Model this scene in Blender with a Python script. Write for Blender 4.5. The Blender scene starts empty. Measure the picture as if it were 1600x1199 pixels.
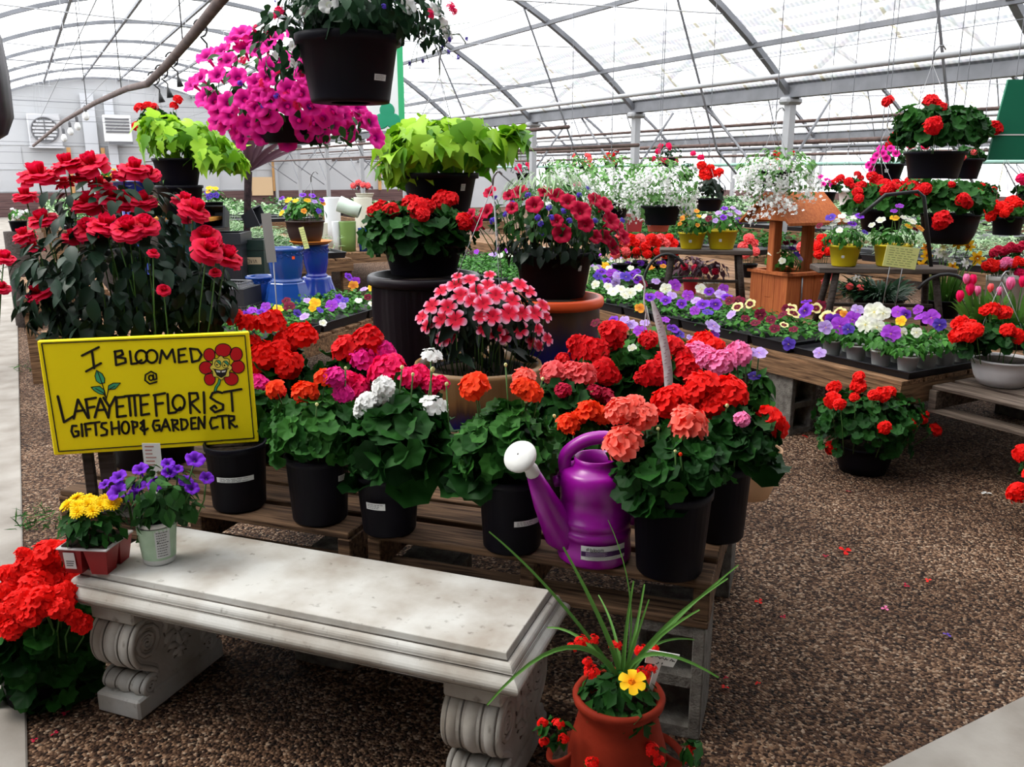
import bpy, math, random
import numpy as np
from mathutils import Vector, Matrix
random.seed(7); RNG = np.random.default_rng(7)
S = bpy.context.scene
COL = S.collection
PI = math.pi

# ------------------------------------------------------------------ camera, sky, exposure
FPX, CAMH = 1340.0, 1.40                      # focal length in pixels of the 1600 px frame, eye height
YAW = math.radians(29.4)                      # the lens looks to the right of the greenhouse axis (+Y)
PIT = math.atan((599.5 - 270) / FPX)
cp, sp, cy, sy = math.cos(PIT), math.sin(PIT), math.cos(YAW), math.sin(YAW)
cam = bpy.data.objects.new('camera', bpy.data.cameras.new('camera')); COL.objects.link(cam)
cam.location = (0, 0, CAMH); cam.rotation_euler = (PI/2 - PIT, 0, -YAW)
cam.data.sensor_width = 36; cam.data.lens = FPX/1600*36; cam.data.clip_start = 0.05; cam.data.clip_end = 200
S.camera = cam
W = bpy.data.worlds.new('sky'); S.world = W; W.use_nodes = True
bg = W.node_tree.nodes['Background']; bg.inputs[0].default_value = (0.95, 0.975, 1, 1); bg.inputs[1].default_value = 3.5
sun = bpy.data.objects.new('sun', bpy.data.lights.new('sun', 'SUN')); COL.objects.link(sun)
sun.data.energy = 3.6; sun.data.angle = math.radians(25); sun.data.color = (1, .95, .86)
sun.rotation_euler = (math.radians(38), 0, math.radians(-125))
S.view_settings.view_transform = 'Standard'; S.view_settings.look = 'None'
S.view_settings.exposure = 0.0; S.view_settings.gamma = 1.0; S.view_settings.use_curve_mapping = False
cyc = S.cycles
cyc.max_bounces = 6; cyc.diffuse_bounces = 3; cyc.glossy_bounces = 2; cyc.transmission_bounces = 4
cyc.transparent_max_bounces = 10; cyc.use_denoising = True; cyc.caustics_reflective = False; cyc.caustics_refractive = False
cyc.sample_clamp_indirect = 6

# ------------------------------------------------------------------ placing: a pixel of the photograph plus a depth or a height
def ray(x, y):
    r = x - 800; u = 599.5 - y
    up = u*cp - FPX*sp; fw = u*sp + FPX*cp
    return (r*cy + fw*sy, fw*cy - r*sy, up)
def at(x, y, d=None, z=None, Y=None):
    q = ray(x, y)
    if z is not None: t = (z - CAMH)/q[2]
    elif Y is not None: t = Y/q[1]
    else: t = d/(q[0]*sy + q[1]*cy)
    return Vector((q[0]*t, q[1]*t, CAMH + q[2]*t))
def depth(p): return p[0]*sy + p[1]*cy
def ppm(p): return FPX/(depth(p)*cp - (p[2]-CAMH)*sp)
CAMP = Vector((0, 0, CAMH))
RIGHT = Vector((cy, -sy, 0)); FWD = Vector((sy, cy, 0)); UP = Vector((0, 0, 1))

# ------------------------------------------------------------------ materials
MATS = {}
def _new(name):
    m = bpy.data.materials.new(name); m.use_nodes = True
    nt = m.node_tree; return m, nt, nt.nodes, nt.links, nt.nodes['Principled BSDF']
def mat(name, col, rough=.6, spec=.3, metal=0, noise=None, nscale=20, bump=0, bscale=60, coat=0):
    if name in MATS: return MATS[name]
    m, nt, N, L, b = _new(name)
    b.inputs['Base Color'].default_value = (*col, 1); b.inputs['Roughness'].default_value = rough
    b.inputs['Specular IOR Level'].default_value = spec; b.inputs['Metallic'].default_value = metal
    if coat: b.inputs['Coat Weight'].default_value = coat; b.inputs['Coat Roughness'].default_value = .08
    if noise or bump:
        tc = N.new('ShaderNodeTexCoord')
    if noise:
        n = N.new('ShaderNodeTexNoise'); n.inputs['Scale'].default_value = nscale; n.inputs['Detail'].default_value = 6
        L.new(tc.outputs['Object'], n.inputs['Vector'])
        r = N.new('ShaderNodeValToRGB'); r.color_ramp.elements[0].position = .32; r.color_ramp.elements[1].position = .68
        r.color_ramp.elements[0].color = (*noise, 1); r.color_ramp.elements[1].color = (*col, 1)
        L.new(n.outputs['Fac'], r.inputs['Fac']); L.new(r.outputs['Color'], b.inputs['Base Color'])
    if bump:
        n = N.new('ShaderNodeTexNoise'); n.inputs['Scale'].default_value = bscale; n.inputs['Detail'].default_value = 4
        L.new(tc.outputs['Object'], n.inputs['Vector'])
        bp = N.new('ShaderNodeBump'); bp.inputs['Strength'].default_value = bump; bp.inputs['Distance'].default_value = .01
        L.new(n.outputs['Fac'], bp.inputs['Height']); L.new(bp.outputs['Normal'], b.inputs['Normal'])
    MATS[name] = m; return m
def ramp_mat(name, stops, rough=.6, trans=.3, spec=.2):
    """colour runs along the 'pt' value stored in each vertex (petal base to tip, or one value per leaf)"""
    if name in MATS: return MATS[name]
    m, nt, N, L, b = _new(name)
    a = N.new('ShaderNodeAttribute'); a.attribute_name = 'pt'
    r = N.new('ShaderNodeValToRGB'); el = r.color_ramp.elements
    while len(el) < len(stops): el.new(.5)
    for e, (p, c) in zip(el, stops): e.position = p; e.color = (*c, 1)
    L.new(a.outputs['Fac'], r.inputs['Fac']); L.new(r.outputs['Color'], b.inputs['Base Color'])
    b.inputs['Roughness'].default_value = rough; b.inputs['Specular IOR Level'].default_value = spec
    t = N.new('ShaderNodeBsdfTranslucent'); L.new(r.outputs['Color'], t.inputs['Color'])
    mx = N.new('ShaderNodeMixShader'); mx.inputs['Fac'].default_value = trans
    L.new(b.outputs[0], mx.inputs[1]); L.new(t.outputs[0], mx.inputs[2])
    L.new(mx.outputs[0], nt.nodes['Material Output'].inputs['Surface'])
    MATS[name] = m; return m
def leafmat(name, c1, c2, trans=.22, rough=.5, spec=.25): return ramp_mat(name, [(0, c1), (1, c2)], rough, trans, spec)
def wood(name, c1, c2, scale=(2, 30, 30)):
    if name in MATS: return MATS[name]
    m, nt, N, L, b = _new(name)
    tc = N.new('ShaderNodeTexCoord'); mp = N.new('ShaderNodeMapping'); mp.inputs['Scale'].default_value = scale
    L.new(tc.outputs['Object'], mp.inputs['Vector'])
    n = N.new('ShaderNodeTexNoise'); n.inputs['Scale'].default_value = 2.5; n.inputs['Detail'].default_value = 7; n.inputs['Distortion'].default_value = .6
    L.new(mp.outputs[0], n.inputs['Vector'])
    r = N.new('ShaderNodeValToRGB'); r.color_ramp.elements[0].position = .33; r.color_ramp.elements[1].position = .68
    r.color_ramp.elements[0].color = (*c1, 1); r.color_ramp.elements[1].color = (*c2, 1)
    L.new(n.outputs['Fac'], r.inputs['Fac']); L.new(r.outputs[0], b.inputs['Base Color'])
    bp = N.new('ShaderNodeBump'); bp.inputs['Strength'].default_value = .35; bp.inputs['Distance'].default_value = .004
    L.new(n.outputs['Fac'], bp.inputs['Height']); L.new(bp.outputs[0], b.inputs['Normal'])
    b.inputs['Roughness'].default_value = .8; b.inputs['Specular IOR Level'].default_value = .15
    MATS[name] = m; return m

BLACKPOT = mat('black_plastic', (.0045, .004, .008), .5, .14)
BROWNPOT = mat('brown_plastic', (.035, .018, .014), .5, .3)
SOIL = mat('potting_soil', (.012, .008, .005), .95, .1, noise=(.05, .035, .025), nscale=90, bump=.6, bscale=120)
STEM = mat('green_stem', (.06, .15, .03), .6)
WIRE = mat('grey_wire', (.25, .25, .26), .4, .5, .7)
WHITEP = mat('white_plastic', (.78, .78, .76), .4)
STICK = mat('white_sticker', (.72, .73, .72), .5)
INK = mat('grey_print', (.12, .12, .12), .7)
STEEL = mat('galvanised_steel', (.2, .205, .225), .5, .4, .2, noise=(.14, .145, .16), nscale=4)
STEELL = mat('pale_galvanised_steel', (.36, .365, .38), .5, .4, .2)
RUST = mat('rusty_pipe', (.13, .085, .075), .7, .3, .2, noise=(.07, .045, .04), nscale=12)
DARKWOOD = wood('dark_wood', (.022, .016, .013), (.06, .047, .042))
PALLETW = wood('pallet_wood', (.03, .016, .01), (.19, .11, .062))
TABLEW = wood('table_wood', (.06, .032, .018), (.3, .17, .09))
TABLEY = wood('table_board', (.06, .032, .018), (.3, .17, .09), (30, 2, 30))
CEDAR = wood('cedar_wood', (.3, .075, .025), (.46, .14, .045), (30, 30, 2))
BLOCK = mat('cinder_block', (.2, .185, .165), .95, .1, noise=(.1, .09, .08), nscale=30, bump=.5, bscale=150)

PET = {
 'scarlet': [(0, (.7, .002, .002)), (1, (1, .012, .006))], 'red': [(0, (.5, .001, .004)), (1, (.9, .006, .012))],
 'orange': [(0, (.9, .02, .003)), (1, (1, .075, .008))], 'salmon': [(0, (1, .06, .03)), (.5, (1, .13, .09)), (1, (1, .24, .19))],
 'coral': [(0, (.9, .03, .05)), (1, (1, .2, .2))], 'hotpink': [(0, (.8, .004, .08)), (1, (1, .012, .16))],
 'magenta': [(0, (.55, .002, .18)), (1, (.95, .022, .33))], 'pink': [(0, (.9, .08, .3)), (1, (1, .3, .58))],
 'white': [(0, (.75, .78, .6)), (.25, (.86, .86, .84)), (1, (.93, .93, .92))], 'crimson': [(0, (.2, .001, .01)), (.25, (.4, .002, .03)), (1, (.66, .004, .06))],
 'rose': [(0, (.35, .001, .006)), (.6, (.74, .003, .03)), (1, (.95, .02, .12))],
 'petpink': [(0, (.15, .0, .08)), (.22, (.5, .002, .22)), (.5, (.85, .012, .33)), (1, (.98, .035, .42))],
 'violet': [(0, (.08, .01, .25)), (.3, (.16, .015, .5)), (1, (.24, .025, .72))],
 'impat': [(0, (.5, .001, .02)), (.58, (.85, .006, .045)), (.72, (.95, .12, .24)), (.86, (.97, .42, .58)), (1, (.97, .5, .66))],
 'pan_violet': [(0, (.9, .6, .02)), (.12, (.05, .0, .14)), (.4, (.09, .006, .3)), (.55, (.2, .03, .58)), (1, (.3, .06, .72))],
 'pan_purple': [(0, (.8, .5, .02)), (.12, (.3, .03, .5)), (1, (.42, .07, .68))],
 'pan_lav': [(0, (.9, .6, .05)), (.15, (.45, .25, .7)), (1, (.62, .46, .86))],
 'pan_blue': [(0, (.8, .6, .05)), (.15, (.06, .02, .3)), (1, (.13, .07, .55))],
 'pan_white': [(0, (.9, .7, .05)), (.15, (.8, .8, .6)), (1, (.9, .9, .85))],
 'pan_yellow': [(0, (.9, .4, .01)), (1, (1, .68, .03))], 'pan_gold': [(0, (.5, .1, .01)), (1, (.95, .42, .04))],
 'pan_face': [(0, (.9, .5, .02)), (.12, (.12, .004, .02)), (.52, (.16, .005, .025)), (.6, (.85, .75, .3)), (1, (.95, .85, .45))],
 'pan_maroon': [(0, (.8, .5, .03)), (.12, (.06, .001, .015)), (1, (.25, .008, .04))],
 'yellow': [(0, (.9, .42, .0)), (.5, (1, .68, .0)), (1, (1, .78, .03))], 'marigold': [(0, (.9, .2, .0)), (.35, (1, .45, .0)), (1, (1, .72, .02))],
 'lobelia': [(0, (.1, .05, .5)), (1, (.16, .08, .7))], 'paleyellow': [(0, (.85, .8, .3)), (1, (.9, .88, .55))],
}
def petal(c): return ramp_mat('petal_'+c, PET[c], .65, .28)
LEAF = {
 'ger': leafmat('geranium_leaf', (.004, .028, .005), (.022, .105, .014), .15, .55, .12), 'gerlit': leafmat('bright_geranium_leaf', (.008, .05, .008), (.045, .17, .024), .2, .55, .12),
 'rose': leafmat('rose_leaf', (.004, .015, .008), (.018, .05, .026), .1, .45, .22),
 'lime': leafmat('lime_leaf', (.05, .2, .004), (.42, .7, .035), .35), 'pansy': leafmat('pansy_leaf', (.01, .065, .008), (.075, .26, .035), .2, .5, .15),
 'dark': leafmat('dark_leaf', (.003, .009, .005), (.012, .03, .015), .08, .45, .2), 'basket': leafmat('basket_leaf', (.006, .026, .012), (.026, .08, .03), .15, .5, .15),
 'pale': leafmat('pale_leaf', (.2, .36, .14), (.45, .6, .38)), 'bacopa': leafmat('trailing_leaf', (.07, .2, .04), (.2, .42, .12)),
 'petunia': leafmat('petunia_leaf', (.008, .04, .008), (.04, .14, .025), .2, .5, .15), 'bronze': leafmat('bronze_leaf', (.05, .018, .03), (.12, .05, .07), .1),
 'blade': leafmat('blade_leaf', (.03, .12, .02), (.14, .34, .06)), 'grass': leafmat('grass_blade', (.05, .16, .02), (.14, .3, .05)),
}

# ------------------------------------------------------------------ mesh builder
class MB:
    def __init__(s): s.V = []; s.F = []; s.M = []; s.T = []; s.n = 0
    def add(s, v, f, m=0, t=0.):
        v = np.asarray(v, float).reshape(-1, 3); o = s.n
        s.V.append(v); s.F.extend([tuple(int(i)+o for i in q) for q in f]); s.M.extend([m]*len(f))
        s.T.append(np.broadcast_to(np.asarray(t, float), (len(v),)).copy()); s.n += len(v); return s
    def batch(s, tv, tf, pos, rot, scl, m=0, t=0.):
        """many copies of one small template: pos (N,3), rot (N,3,3), scl (N,)"""
        N, k = len(pos), len(tv)
        v = np.einsum('nij,kj->nki', rot, tv)*np.asarray(scl).reshape(-1, 1, 1) + pos[:, None, :]
        o = s.n; s.V.append(v.reshape(-1, 3))
        fl = [tuple(q) for q in tf]
        for i in range(N):
            b = o + i*k
            s.F.extend([tuple(j+b for j in q) for q in fl])
        s.M.extend([m]*(N*len(fl)))
        tt = np.asarray(t, float)
        if tt.ndim == 0: tt = np.full(N*k, float(tt))
        elif tt.shape == (N,): tt = np.repeat(tt, k)
        else: tt = tt.reshape(-1)
        s.T.append(tt); s.n += N*k; return s
    def tube(s, pts, r, n=6, m=0, t=0., cap=True):
        P = [Vector(p) for p in pts]; k = len(P)
        R = [r]*k if np.isscalar(r) else list(r)
        v = []; side = None
        for i in range(k):
            d = (P[min(i+1, k-1)] - P[max(i-1, 0)])
            d = d.normalized() if d.length > 1e-9 else Vector((0, 0, 1))
            if side is None: side = d.orthogonal().normalized()
            side = (side - d*side.dot(d)); side = side.normalized() if side.length > 1e-6 else d.orthogonal().normalized()
            b = d.cross(side)
            for j in range(n):
                a = 2*PI*j/n; v.append(P[i] + (side*math.cos(a) + b*math.sin(a))*R[i])
        f = [(i*n+j, i*n+(j+1) % n, (i+1)*n+(j+1) % n, (i+1)*n+j) for i in range(k-1) for j in range(n)]
        if cap: f += [tuple(range(n-1, -1, -1)), tuple((k-1)*n+j for j in range(n))]
        return s.add([tuple(q) for q in v], f, m, t)
    def lathe(s, prof, n=28, m=0, M=None, flute=None, t=0.):
        v = []
        for r, z in prof:
            for j in range(n):
                a = 2*PI*j/n; rr = r*(1 + (flute[1]*math.cos(a*flute[0]) if flute else 0))
                v.append((rr*math.cos(a), rr*math.sin(a), z))
        k = len(prof)
        f = [(i*n+j, i*n+(j+1) % n, (i+1)*n+(j+1) % n, (i+1)*n+j) for i in range(k-1) for j in range(n)]
        if M is not None: v = [tuple(M @ Vector(q)) for q in v]
        return s.add(v, f, m, t)
    def disc(s, r, z, n=28, m=0, M=None):
        v = [(r*math.cos(2*PI*j/n), r*math.sin(2*PI*j/n), z) for j in range(n)]
        if M is not None: v = [tuple(M @ Vector(q)) for q in v]
        return s.add(v, [tuple(range(n))], m)
    def box(s, lo, hi, m=0, M=None, bev=0.):
        (x0, y0, z0), (x1, y1, z1) = lo, hi; b = min(bev, (x1-x0)/3, (y1-y0)/3, (z1-z0)/3)
        if b <= 0:
            v = [(x0,y0,z0),(x1,y0,z0),(x1,y1,z0),(x0,y1,z0),(x0,y0,z1),(x1,y0,z1),(x1,y1,z1),(x0,y1,z1)]
            f = [(3,2,1,0),(4,5,6,7),(0,1,5,4),(1,2,6,5),(2,3,7,6),(3,0,4,7)]
        else:
            v = []; f = []
            for z, i in ((z0, b), (z0+b, 0), (z1-b, 0), (z1, b)):
                v += [(x0+i+b*(i == 0), y0+i*1.0, z), (x1-i-b*(i == 0), y0+i, z), (x1-i, y0+i+b*(i == 0), z), (x1-i, y1-i-b*(i == 0), z),
                      (x1-i-b*(i == 0), y1-i, z), (x0+i+b*(i == 0), y1-i, z), (x0+i, y1-i-b*(i == 0), z), (x0+i, y0+i+b*(i == 0), z)]
            for k in range(3): f += [(k*8+j, k*8+(j+1) % 8, (k+1)*8+(j+1) % 8, (k+1)*8+j) for j in range(8)]
            f += [tuple(range(7, -1, -1)), tuple(range(24, 32))]
        if M is not None: v = [tuple(M @ Vector(q)) for q in v]
        return s.add(v, f, m)
    def prism(s, poly, h0, h1, m=0, M=None):
        """polygon in local XY pushed from h0 to h1 in Z"""
        k = len(poly)
        v = [(x, y, h0) for x, y in poly] + [(x, y, h1) for x, y in poly]
        f = [tuple(range(k-1, -1, -1)), tuple(range(k, 2*k))] + [(j, (j+1) % k, k+(j+1) % k, k+j) for j in range(k)]
        if M is not None: v = [tuple(M @ Vector(q)) for q in v]
        return s.add(v, f, m)
    def mesh(s, name, mats, smooth=True):
        me = bpy.data.meshes.new(name)
        V = np.concatenate(s.V) if s.V else np.zeros((0, 3))
        me.from_pydata(V.tolist(), [], s.F)
        for q in (mats if isinstance(mats, (list, tuple)) else [mats]): me.materials.append(q)
        me.polygons.foreach_set('material_index', s.M)
        me.polygons.foreach_set('use_smooth', [smooth]*len(s.F))
        a = me.attributes.new('pt', 'FLOAT', 'POINT'); a.data.foreach_set('value', np.concatenate(s.T).astype(np.float32))
        me.update(); return me
    def build(s, name, mats, parent=None, smooth=True, loc=None):
        o = bpy.data.objects.new(name, s.mesh(name, mats, smooth)); COL.objects.link(o)
        if parent is not None: o.parent = parent
        if loc is not None: o.location = loc
        if smooth == 'auto': pass
        return o
def tag(o, label, cat, group=None, kind=None):
    o['label'] = label; o['category'] = cat
    if group: o['group'] = group
    if kind: o['kind'] = kind
    return o
def thing(name, label, cat, loc=(0, 0, 0), group=None, rotz=0.):
    o = bpy.data.objects.new(name, None); COL.objects.link(o); o.empty_display_size = .05
    o.location = loc; o.rotation_euler = (0, 0, rotz)
    return tag(o, label, cat, group)
def struct(name, mb, mats, smooth=False):
    o = mb.build(name, mats, None, smooth); o['kind'] = 'structure'; return o
def frame(n, up=(0, 0, 1)):
    """rotation whose Z is n and whose Y leans to up"""
    n = Vector(n).normalized(); u = Vector(up); y = u - n*u.dot(n)
    y = y.normalized() if y.length > 1e-4 else n.orthogonal().normalized()
    x = y.cross(n); return Matrix((x, y, n)).transposed()
def put(mesh, name, parent, loc, R=None, s=1.):
    o = bpy.data.objects.new(name, mesh); COL.objects.link(o); o.parent = parent
    o.location = loc
    if R is not None: o.rotation_euler = R.to_euler()
    o.scale = (s, s, s) if np.isscalar(s) else s
    return o

# ------------------------------------------------------------------ leaf templates: stem at the origin, tip towards +Y, upper side +Z
def rows_leaf(rows, fold=.12, droop=.25):
    v = []; f = []
    for y, w in rows:
        z = -droop*y*y
        v += [(-w, y, z + fold*w*2), (0, y, z), (w, y, z + fold*w*2)]
    for i in range(len(rows)-1):
        a = i*3; f += [(a, a+1, a+4, a+3), (a+1, a+2, a+5, a+4)]
    return np.array(v, float), f
def round_leaf():
    n = 21; v = [(0, .42, -.05)]
    for ring, rr in ((.27, .3), (.5, .5)):
        for j in range(n):
            a = 2*PI*j/n - PI/2; r = ring*(1 + (.085*math.cos(7*a - PI/2) if ring > .4 else 0))
            if j == 0: r *= .35
            z = (.01 + .02*math.cos(7*a) if ring < .4 else .1 + .06*math.sin(a*7+.6) + .04*math.sin(a*3)) - .12*(r*math.sin(a)+.42)**2
            v.append((r*math.cos(a)*1.05, .42 + r*math.sin(a), z))
    f = [(0, 1+j, 1+(j+1) % n) for j in range(n)] + [(1+j, 1+n+j, 1+n+(j+1) % n, 1+(j+1) % n) for j in range(n)]
    return np.array(v, float), f
LT = {
 'round': round_leaf(),
 'oval': rows_leaf([(0, .01), (.2, .2), (.45, .3), (.75, .2), (1, .005)]),
 'long': rows_leaf([(0, .01), (.25, .13), (.55, .15), (.8, .09), (1, .005)], .15, .35),
 'lobed': rows_leaf([(-.08, .22), (.02, .36), (.18, .4), (.3, .3), (.4, .42), (.55, .2), (.78, .1), (1, .005)], .1, .35),
 'small': (np.array([(0, 0, 0), (.3, .5, .06), (0, 1, -.1), (-.3, .5, .06)], float), [(0, 1, 2), (0, 2, 3)]),
 'needle': rows_leaf([(0, .03), (.5, .05), (1, .003)], .1, .3),
}
def rots(n, y):
    """arrays of normals and leaf directions -> rotation matrices"""
    n = n/np.linalg.norm(n, axis=1, keepdims=True)
    y = y - n*np.sum(n*y, axis=1, keepdims=True); l = np.linalg.norm(y, axis=1, keepdims=True); l[l < 1e-6] = 1; y = y/l
    x = np.cross(y, n); return np.stack([x, y, n], axis=2)
def dome(mb, c, r, n, kind='round', size=.06, zmin=-.45, fill=.5, droop=.7, up=.6, m=0, jit=.35):
    d = RNG.normal(size=(int(n*2.2)+20, 3)); d /= np.linalg.norm(d, axis=1, keepdims=True)
    d = d[d[:, 2] > zmin][:n]; n = len(d)
    f = (fill + (1-fill)*RNG.random(n)**.6)[:, None]
    p = np.array(c) + d*np.array(r)*f
    nn = d*.8 + np.array([0, 0, up]) + RNG.normal(size=(n, 3))*jit
    y = d*np.array([1, 1, .3]) + np.array([0, 0, -droop]) + RNG.normal(size=(n, 3))*jit
    tv, tf = LT[kind]
    s = size*(.65 + .6*RNG.random(n))
    R = rots(nn, y)
    p = p - R[:, :, 1]*s[:, None]*.5
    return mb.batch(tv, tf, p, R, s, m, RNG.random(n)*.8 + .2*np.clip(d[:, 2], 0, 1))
def carpet(mb, lo, hi, n, kind='oval', size=.04, m=0, jit=.5):
    p = np.array(lo) + RNG.random((n, 3))*(np.array(hi)-np.array(lo))
    nn = np.array([0, 0, 1.]) + RNG.normal(size=(n, 3))*jit
    y = RNG.normal(size=(n, 3)); y[:, 2] *= .4
    s = size*(.6 + .8*RNG.random(n)); tv, tf = LT[kind]
    return mb.batch(tv, tf, p, rots(nn, y), s, m, RNG.random(n))

# ------------------------------------------------------------------ flower meshes: unit radius, facing +Z
def petal_grid(w, rows):
    """rows of (radius, halfwidth, z): petal along +Y as a 3-wide strip, returns verts, faces, t"""
    v = []; t = []
    for r, hw, z in rows:
        v += [(-hw*w, r, z + hw*w*.25), (0, r*1.02, z), (hw*w, r, z + hw*w*.25)]; t += [r]*3
    f = []
    for i in range(len(rows)-1):
        a = 3*i; f += [(a, a+1, a+4, a+3), (a+1, a+2, a+5, a+4)]
    return np.array(v), f, np.array(t)
def rz(a): c, s = math.cos(a), math.sin(a); return np.array([[c, -s, 0], [s, c, 0], [0, 0, 1]])
def rx(a): c, s = math.cos(a), math.sin(a); return np.array([[1, 0, 0], [0, c, -s], [0, s, c]])
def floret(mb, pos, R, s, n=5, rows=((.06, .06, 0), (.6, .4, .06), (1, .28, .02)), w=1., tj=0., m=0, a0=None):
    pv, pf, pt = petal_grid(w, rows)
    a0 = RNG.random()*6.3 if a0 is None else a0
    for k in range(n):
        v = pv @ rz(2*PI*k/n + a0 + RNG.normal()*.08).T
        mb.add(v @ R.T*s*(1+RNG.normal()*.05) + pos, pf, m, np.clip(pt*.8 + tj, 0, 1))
def mesh_flower(kind):
    mb = MB()
    if kind in ('ger', 'gerfar'):
        N = 20 if kind == 'ger' else 16
        for i in range(N):
            z = 1 - (i+.5)/N*1.35; a = i*2.39996 + RNG.normal()*.15; r = math.sqrt(max(0, 1-z*z))
            d = np.array([r*math.cos(a), r*math.sin(a), z])
            nn = d + np.array([0, 0, .25]) + RNG.normal(size=3)*.18
            floret(mb, d*np.array([.72, .72, .55])*(1+RNG.normal()*.07), np.array(frame(nn, RNG.normal(size=3))), (.42 + .14*RNG.random()) if N == 20 else .5, tj=RNG.random()*.3 - .1, w=1.15)
    elif kind == 'gersparse':
        for i in range(7):
            a = i*2.4; z = .2 + .5*RNG.random(); d = np.array([math.cos(a)*.7, math.sin(a)*.7, z])
            floret(mb, d*.75, np.array(frame(d + np.array([0, 0, .5]))), .5, tj=.1, w=1.1)
    elif kind == 'rose':
        for l, (cnt, op, L, wd) in enumerate([(4, .05, 1.0, .3), (5, .22, 1.1, .4), (6, .42, 1.15, .46), (7, .62, 1.15, .5), (7, .85, 1.15, .52), (6, 1.1, 1.1, .5)]):
            for k in range(cnt):
                o = op + RNG.normal()*.08; rowsv = []; v = []; t = []
                for i in range(5):
                    q = i/4; ang = o*(.5+.7*q) + (.35*q*q if l > 2 else -.25*q)
                    y = .1 + L*q*math.sin(min(ang, 1.75)); z = -.5 + L*q*math.cos(min(ang, 1.9))
                    hw = wd*(.25 + 1.25*q*(1.25 - .62*q))
                    for c in (-1, -.5, 0, .5, 1):
                        v.append((hw*c, y - .22*hw*c*c - (.1 if abs(c) == 1 and i == 4 else 0), z + .05*RNG.normal()*q + .12*hw*c*c - (.06 if abs(c) == 1 and i == 4 else 0))); t.append(q*.75 + .15*RNG.random())
                f = [(i*5+j, i*5+j+1, i*5+j+6, i*5+j+5) for i in range(4) for j in range(4)]
                mb.add(np.array(v) @ rz(2*PI*k/cnt + l*1.1 + RNG.normal()*.1).T*.92, f, 0, t)
    elif kind == 'petunia':
        n = 30; v = []; t = []
        for r, z, tt in ((.1, -1.3, .9), (.13, -.8, .8), (.2, -.35, .3), (.22, -.3, .0), (.34, -.1, .25), (.62, .06, .6), (.88, .1, .85), (1, .04, 1)):
            for j in range(n):
                a = 2*PI*j/n; q = max(0, (r-.25)/.75)
                lob = 1 - q*.1*(1 - abs(math.cos(2.5*a)))
                v.append((r*lob*math.cos(a), r*lob*math.sin(a), z + q*.1*math.sin(a*7+1) + q*.05*math.sin(11*a))); t.append(tt)
        mb.add(v, [(i*n+j, i*n+(j+1) % n, (i+1)*n+(j+1) % n, (i+1)*n+j) for i in range(7) for j in range(n)], 0, t)
    elif kind == 'pansy':
        for (ox, oy, r, z) in ((-.33, .42, .52, -.06), (.33, .42, .52, -.03), (-.48, -.02, .48, .02), (.48, -.02, .48, .03), (0, -.42, .56, .07)):
            n = 12; v = [(0, 0, z)]; t = [0]
            for q in (.55, 1):
                for j in range(n):
                    a = 2*PI*j/n; x = ox*q + r*q*math.cos(a); y = oy*q + r*q*math.sin(a)
                    v.append((x, y, z + .06*q*math.sin(3*a+ox*9) + .04*RNG.normal()*q)); t.append(min(1, math.hypot(x, y)))
            mb.add(v, [(0, 1+j, 1+(j+1) % n) for j in range(n)] + [(1+j, 1+n+j, 1+n+(j+1) % n, 1+(j+1) % n) for j in range(n)], 0, t)
    elif kind == 'impat':
        floret(mb, np.zeros(3), np.eye(3), 1., 5, ((.04, .05, -.05), (.3, .26, .03), (.62, .43, .06), (.88, .38, .03), (1, .2, -.02)), .86, tj=.18)
    elif kind == 'mum':
        for l, (cnt, tilt, L) in enumerate([(16, .1, 1), (14, .35, .9), (12, .65, .75), (8, 1.0, .5), (5, 1.3, .3)]):
            pv, pf, pt = petal_grid(1, ((.08, .06, 0), (.55, .13, .03), (.9, .12, .0), (1, .04, -.02)))
            for k in range(cnt):
                v = (pv*L) @ rx(tilt+RNG.normal()*.08).T @ rz(2*PI*k/cnt + l*.5).T
                mb.add(v, pf, 0, np.clip(pt*.7+.2*RNG.random(), 0, 1))
    elif kind == 'single':
        floret(mb, np.zeros(3), np.eye(3), 1., 6, ((.05, .08, 0), (.5, .32, .05), (.9, .34, .0), (1, .15, -.03)), 1., tj=.1)
        for k in range(10):
            d = RNG.normal(size=3)*.12; d[2] = .08; floret(mb, d, np.array(frame((d[0], d[1], .2))), .16, 4, tj=-.6)
    elif kind == 'tulip':
        for l in range(2):
            for k in range(3):
                v = []; t = []
                for i in range(6):
                    q = i/5; y = .62*math.sin(PI*min(1, q*.72+.05)) ; z = -1 + 2*q; hw = .52*math.sin(PI*(.12+.8*q))
                    for c in (-1, -.5, 0, .5, 1): v.append((hw*c, y-.25*hw*c*c+l*-.05, z)); t.append(.3+.6*q)
                mb.add(np.array(v) @ rz(2*PI*k/3 + l*PI/3).T, [(i*5+j, i*5+j+1, i*5+j+6, i*5+j+5) for i in range(5) for j in range(4)], 0, t)
    elif kind == 'daff':
        floret(mb, np.zeros(3), np.eye(3), 1., 6, ((.1, .1, 0), (.5, .27, .03), (.85, .2, 0), (1, .02, -.02)), 1., tj=.1)
        mb.lathe([(.16, 0), (.2, .25), (.27, .42), (.38, .5), (.3, .42), (.14, .1)], 16, 0, t=.05)
    elif kind == 'cluster':
        for i in range(20):
            d = RNG.normal(size=3); d /= np.linalg.norm(d); d[2] = abs(d[2])*.8 + .0
            floret(mb, d*.72*RNG.random()**.3, np.array(frame(d + np.array([0, 0, .3]), RNG.normal(size=3))), .27, 5, ((.05, .08, 0), (.65, .36, .05), (1, .22, 0)), tj=RNG.random()*.2)
    elif kind == 'spray':
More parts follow.
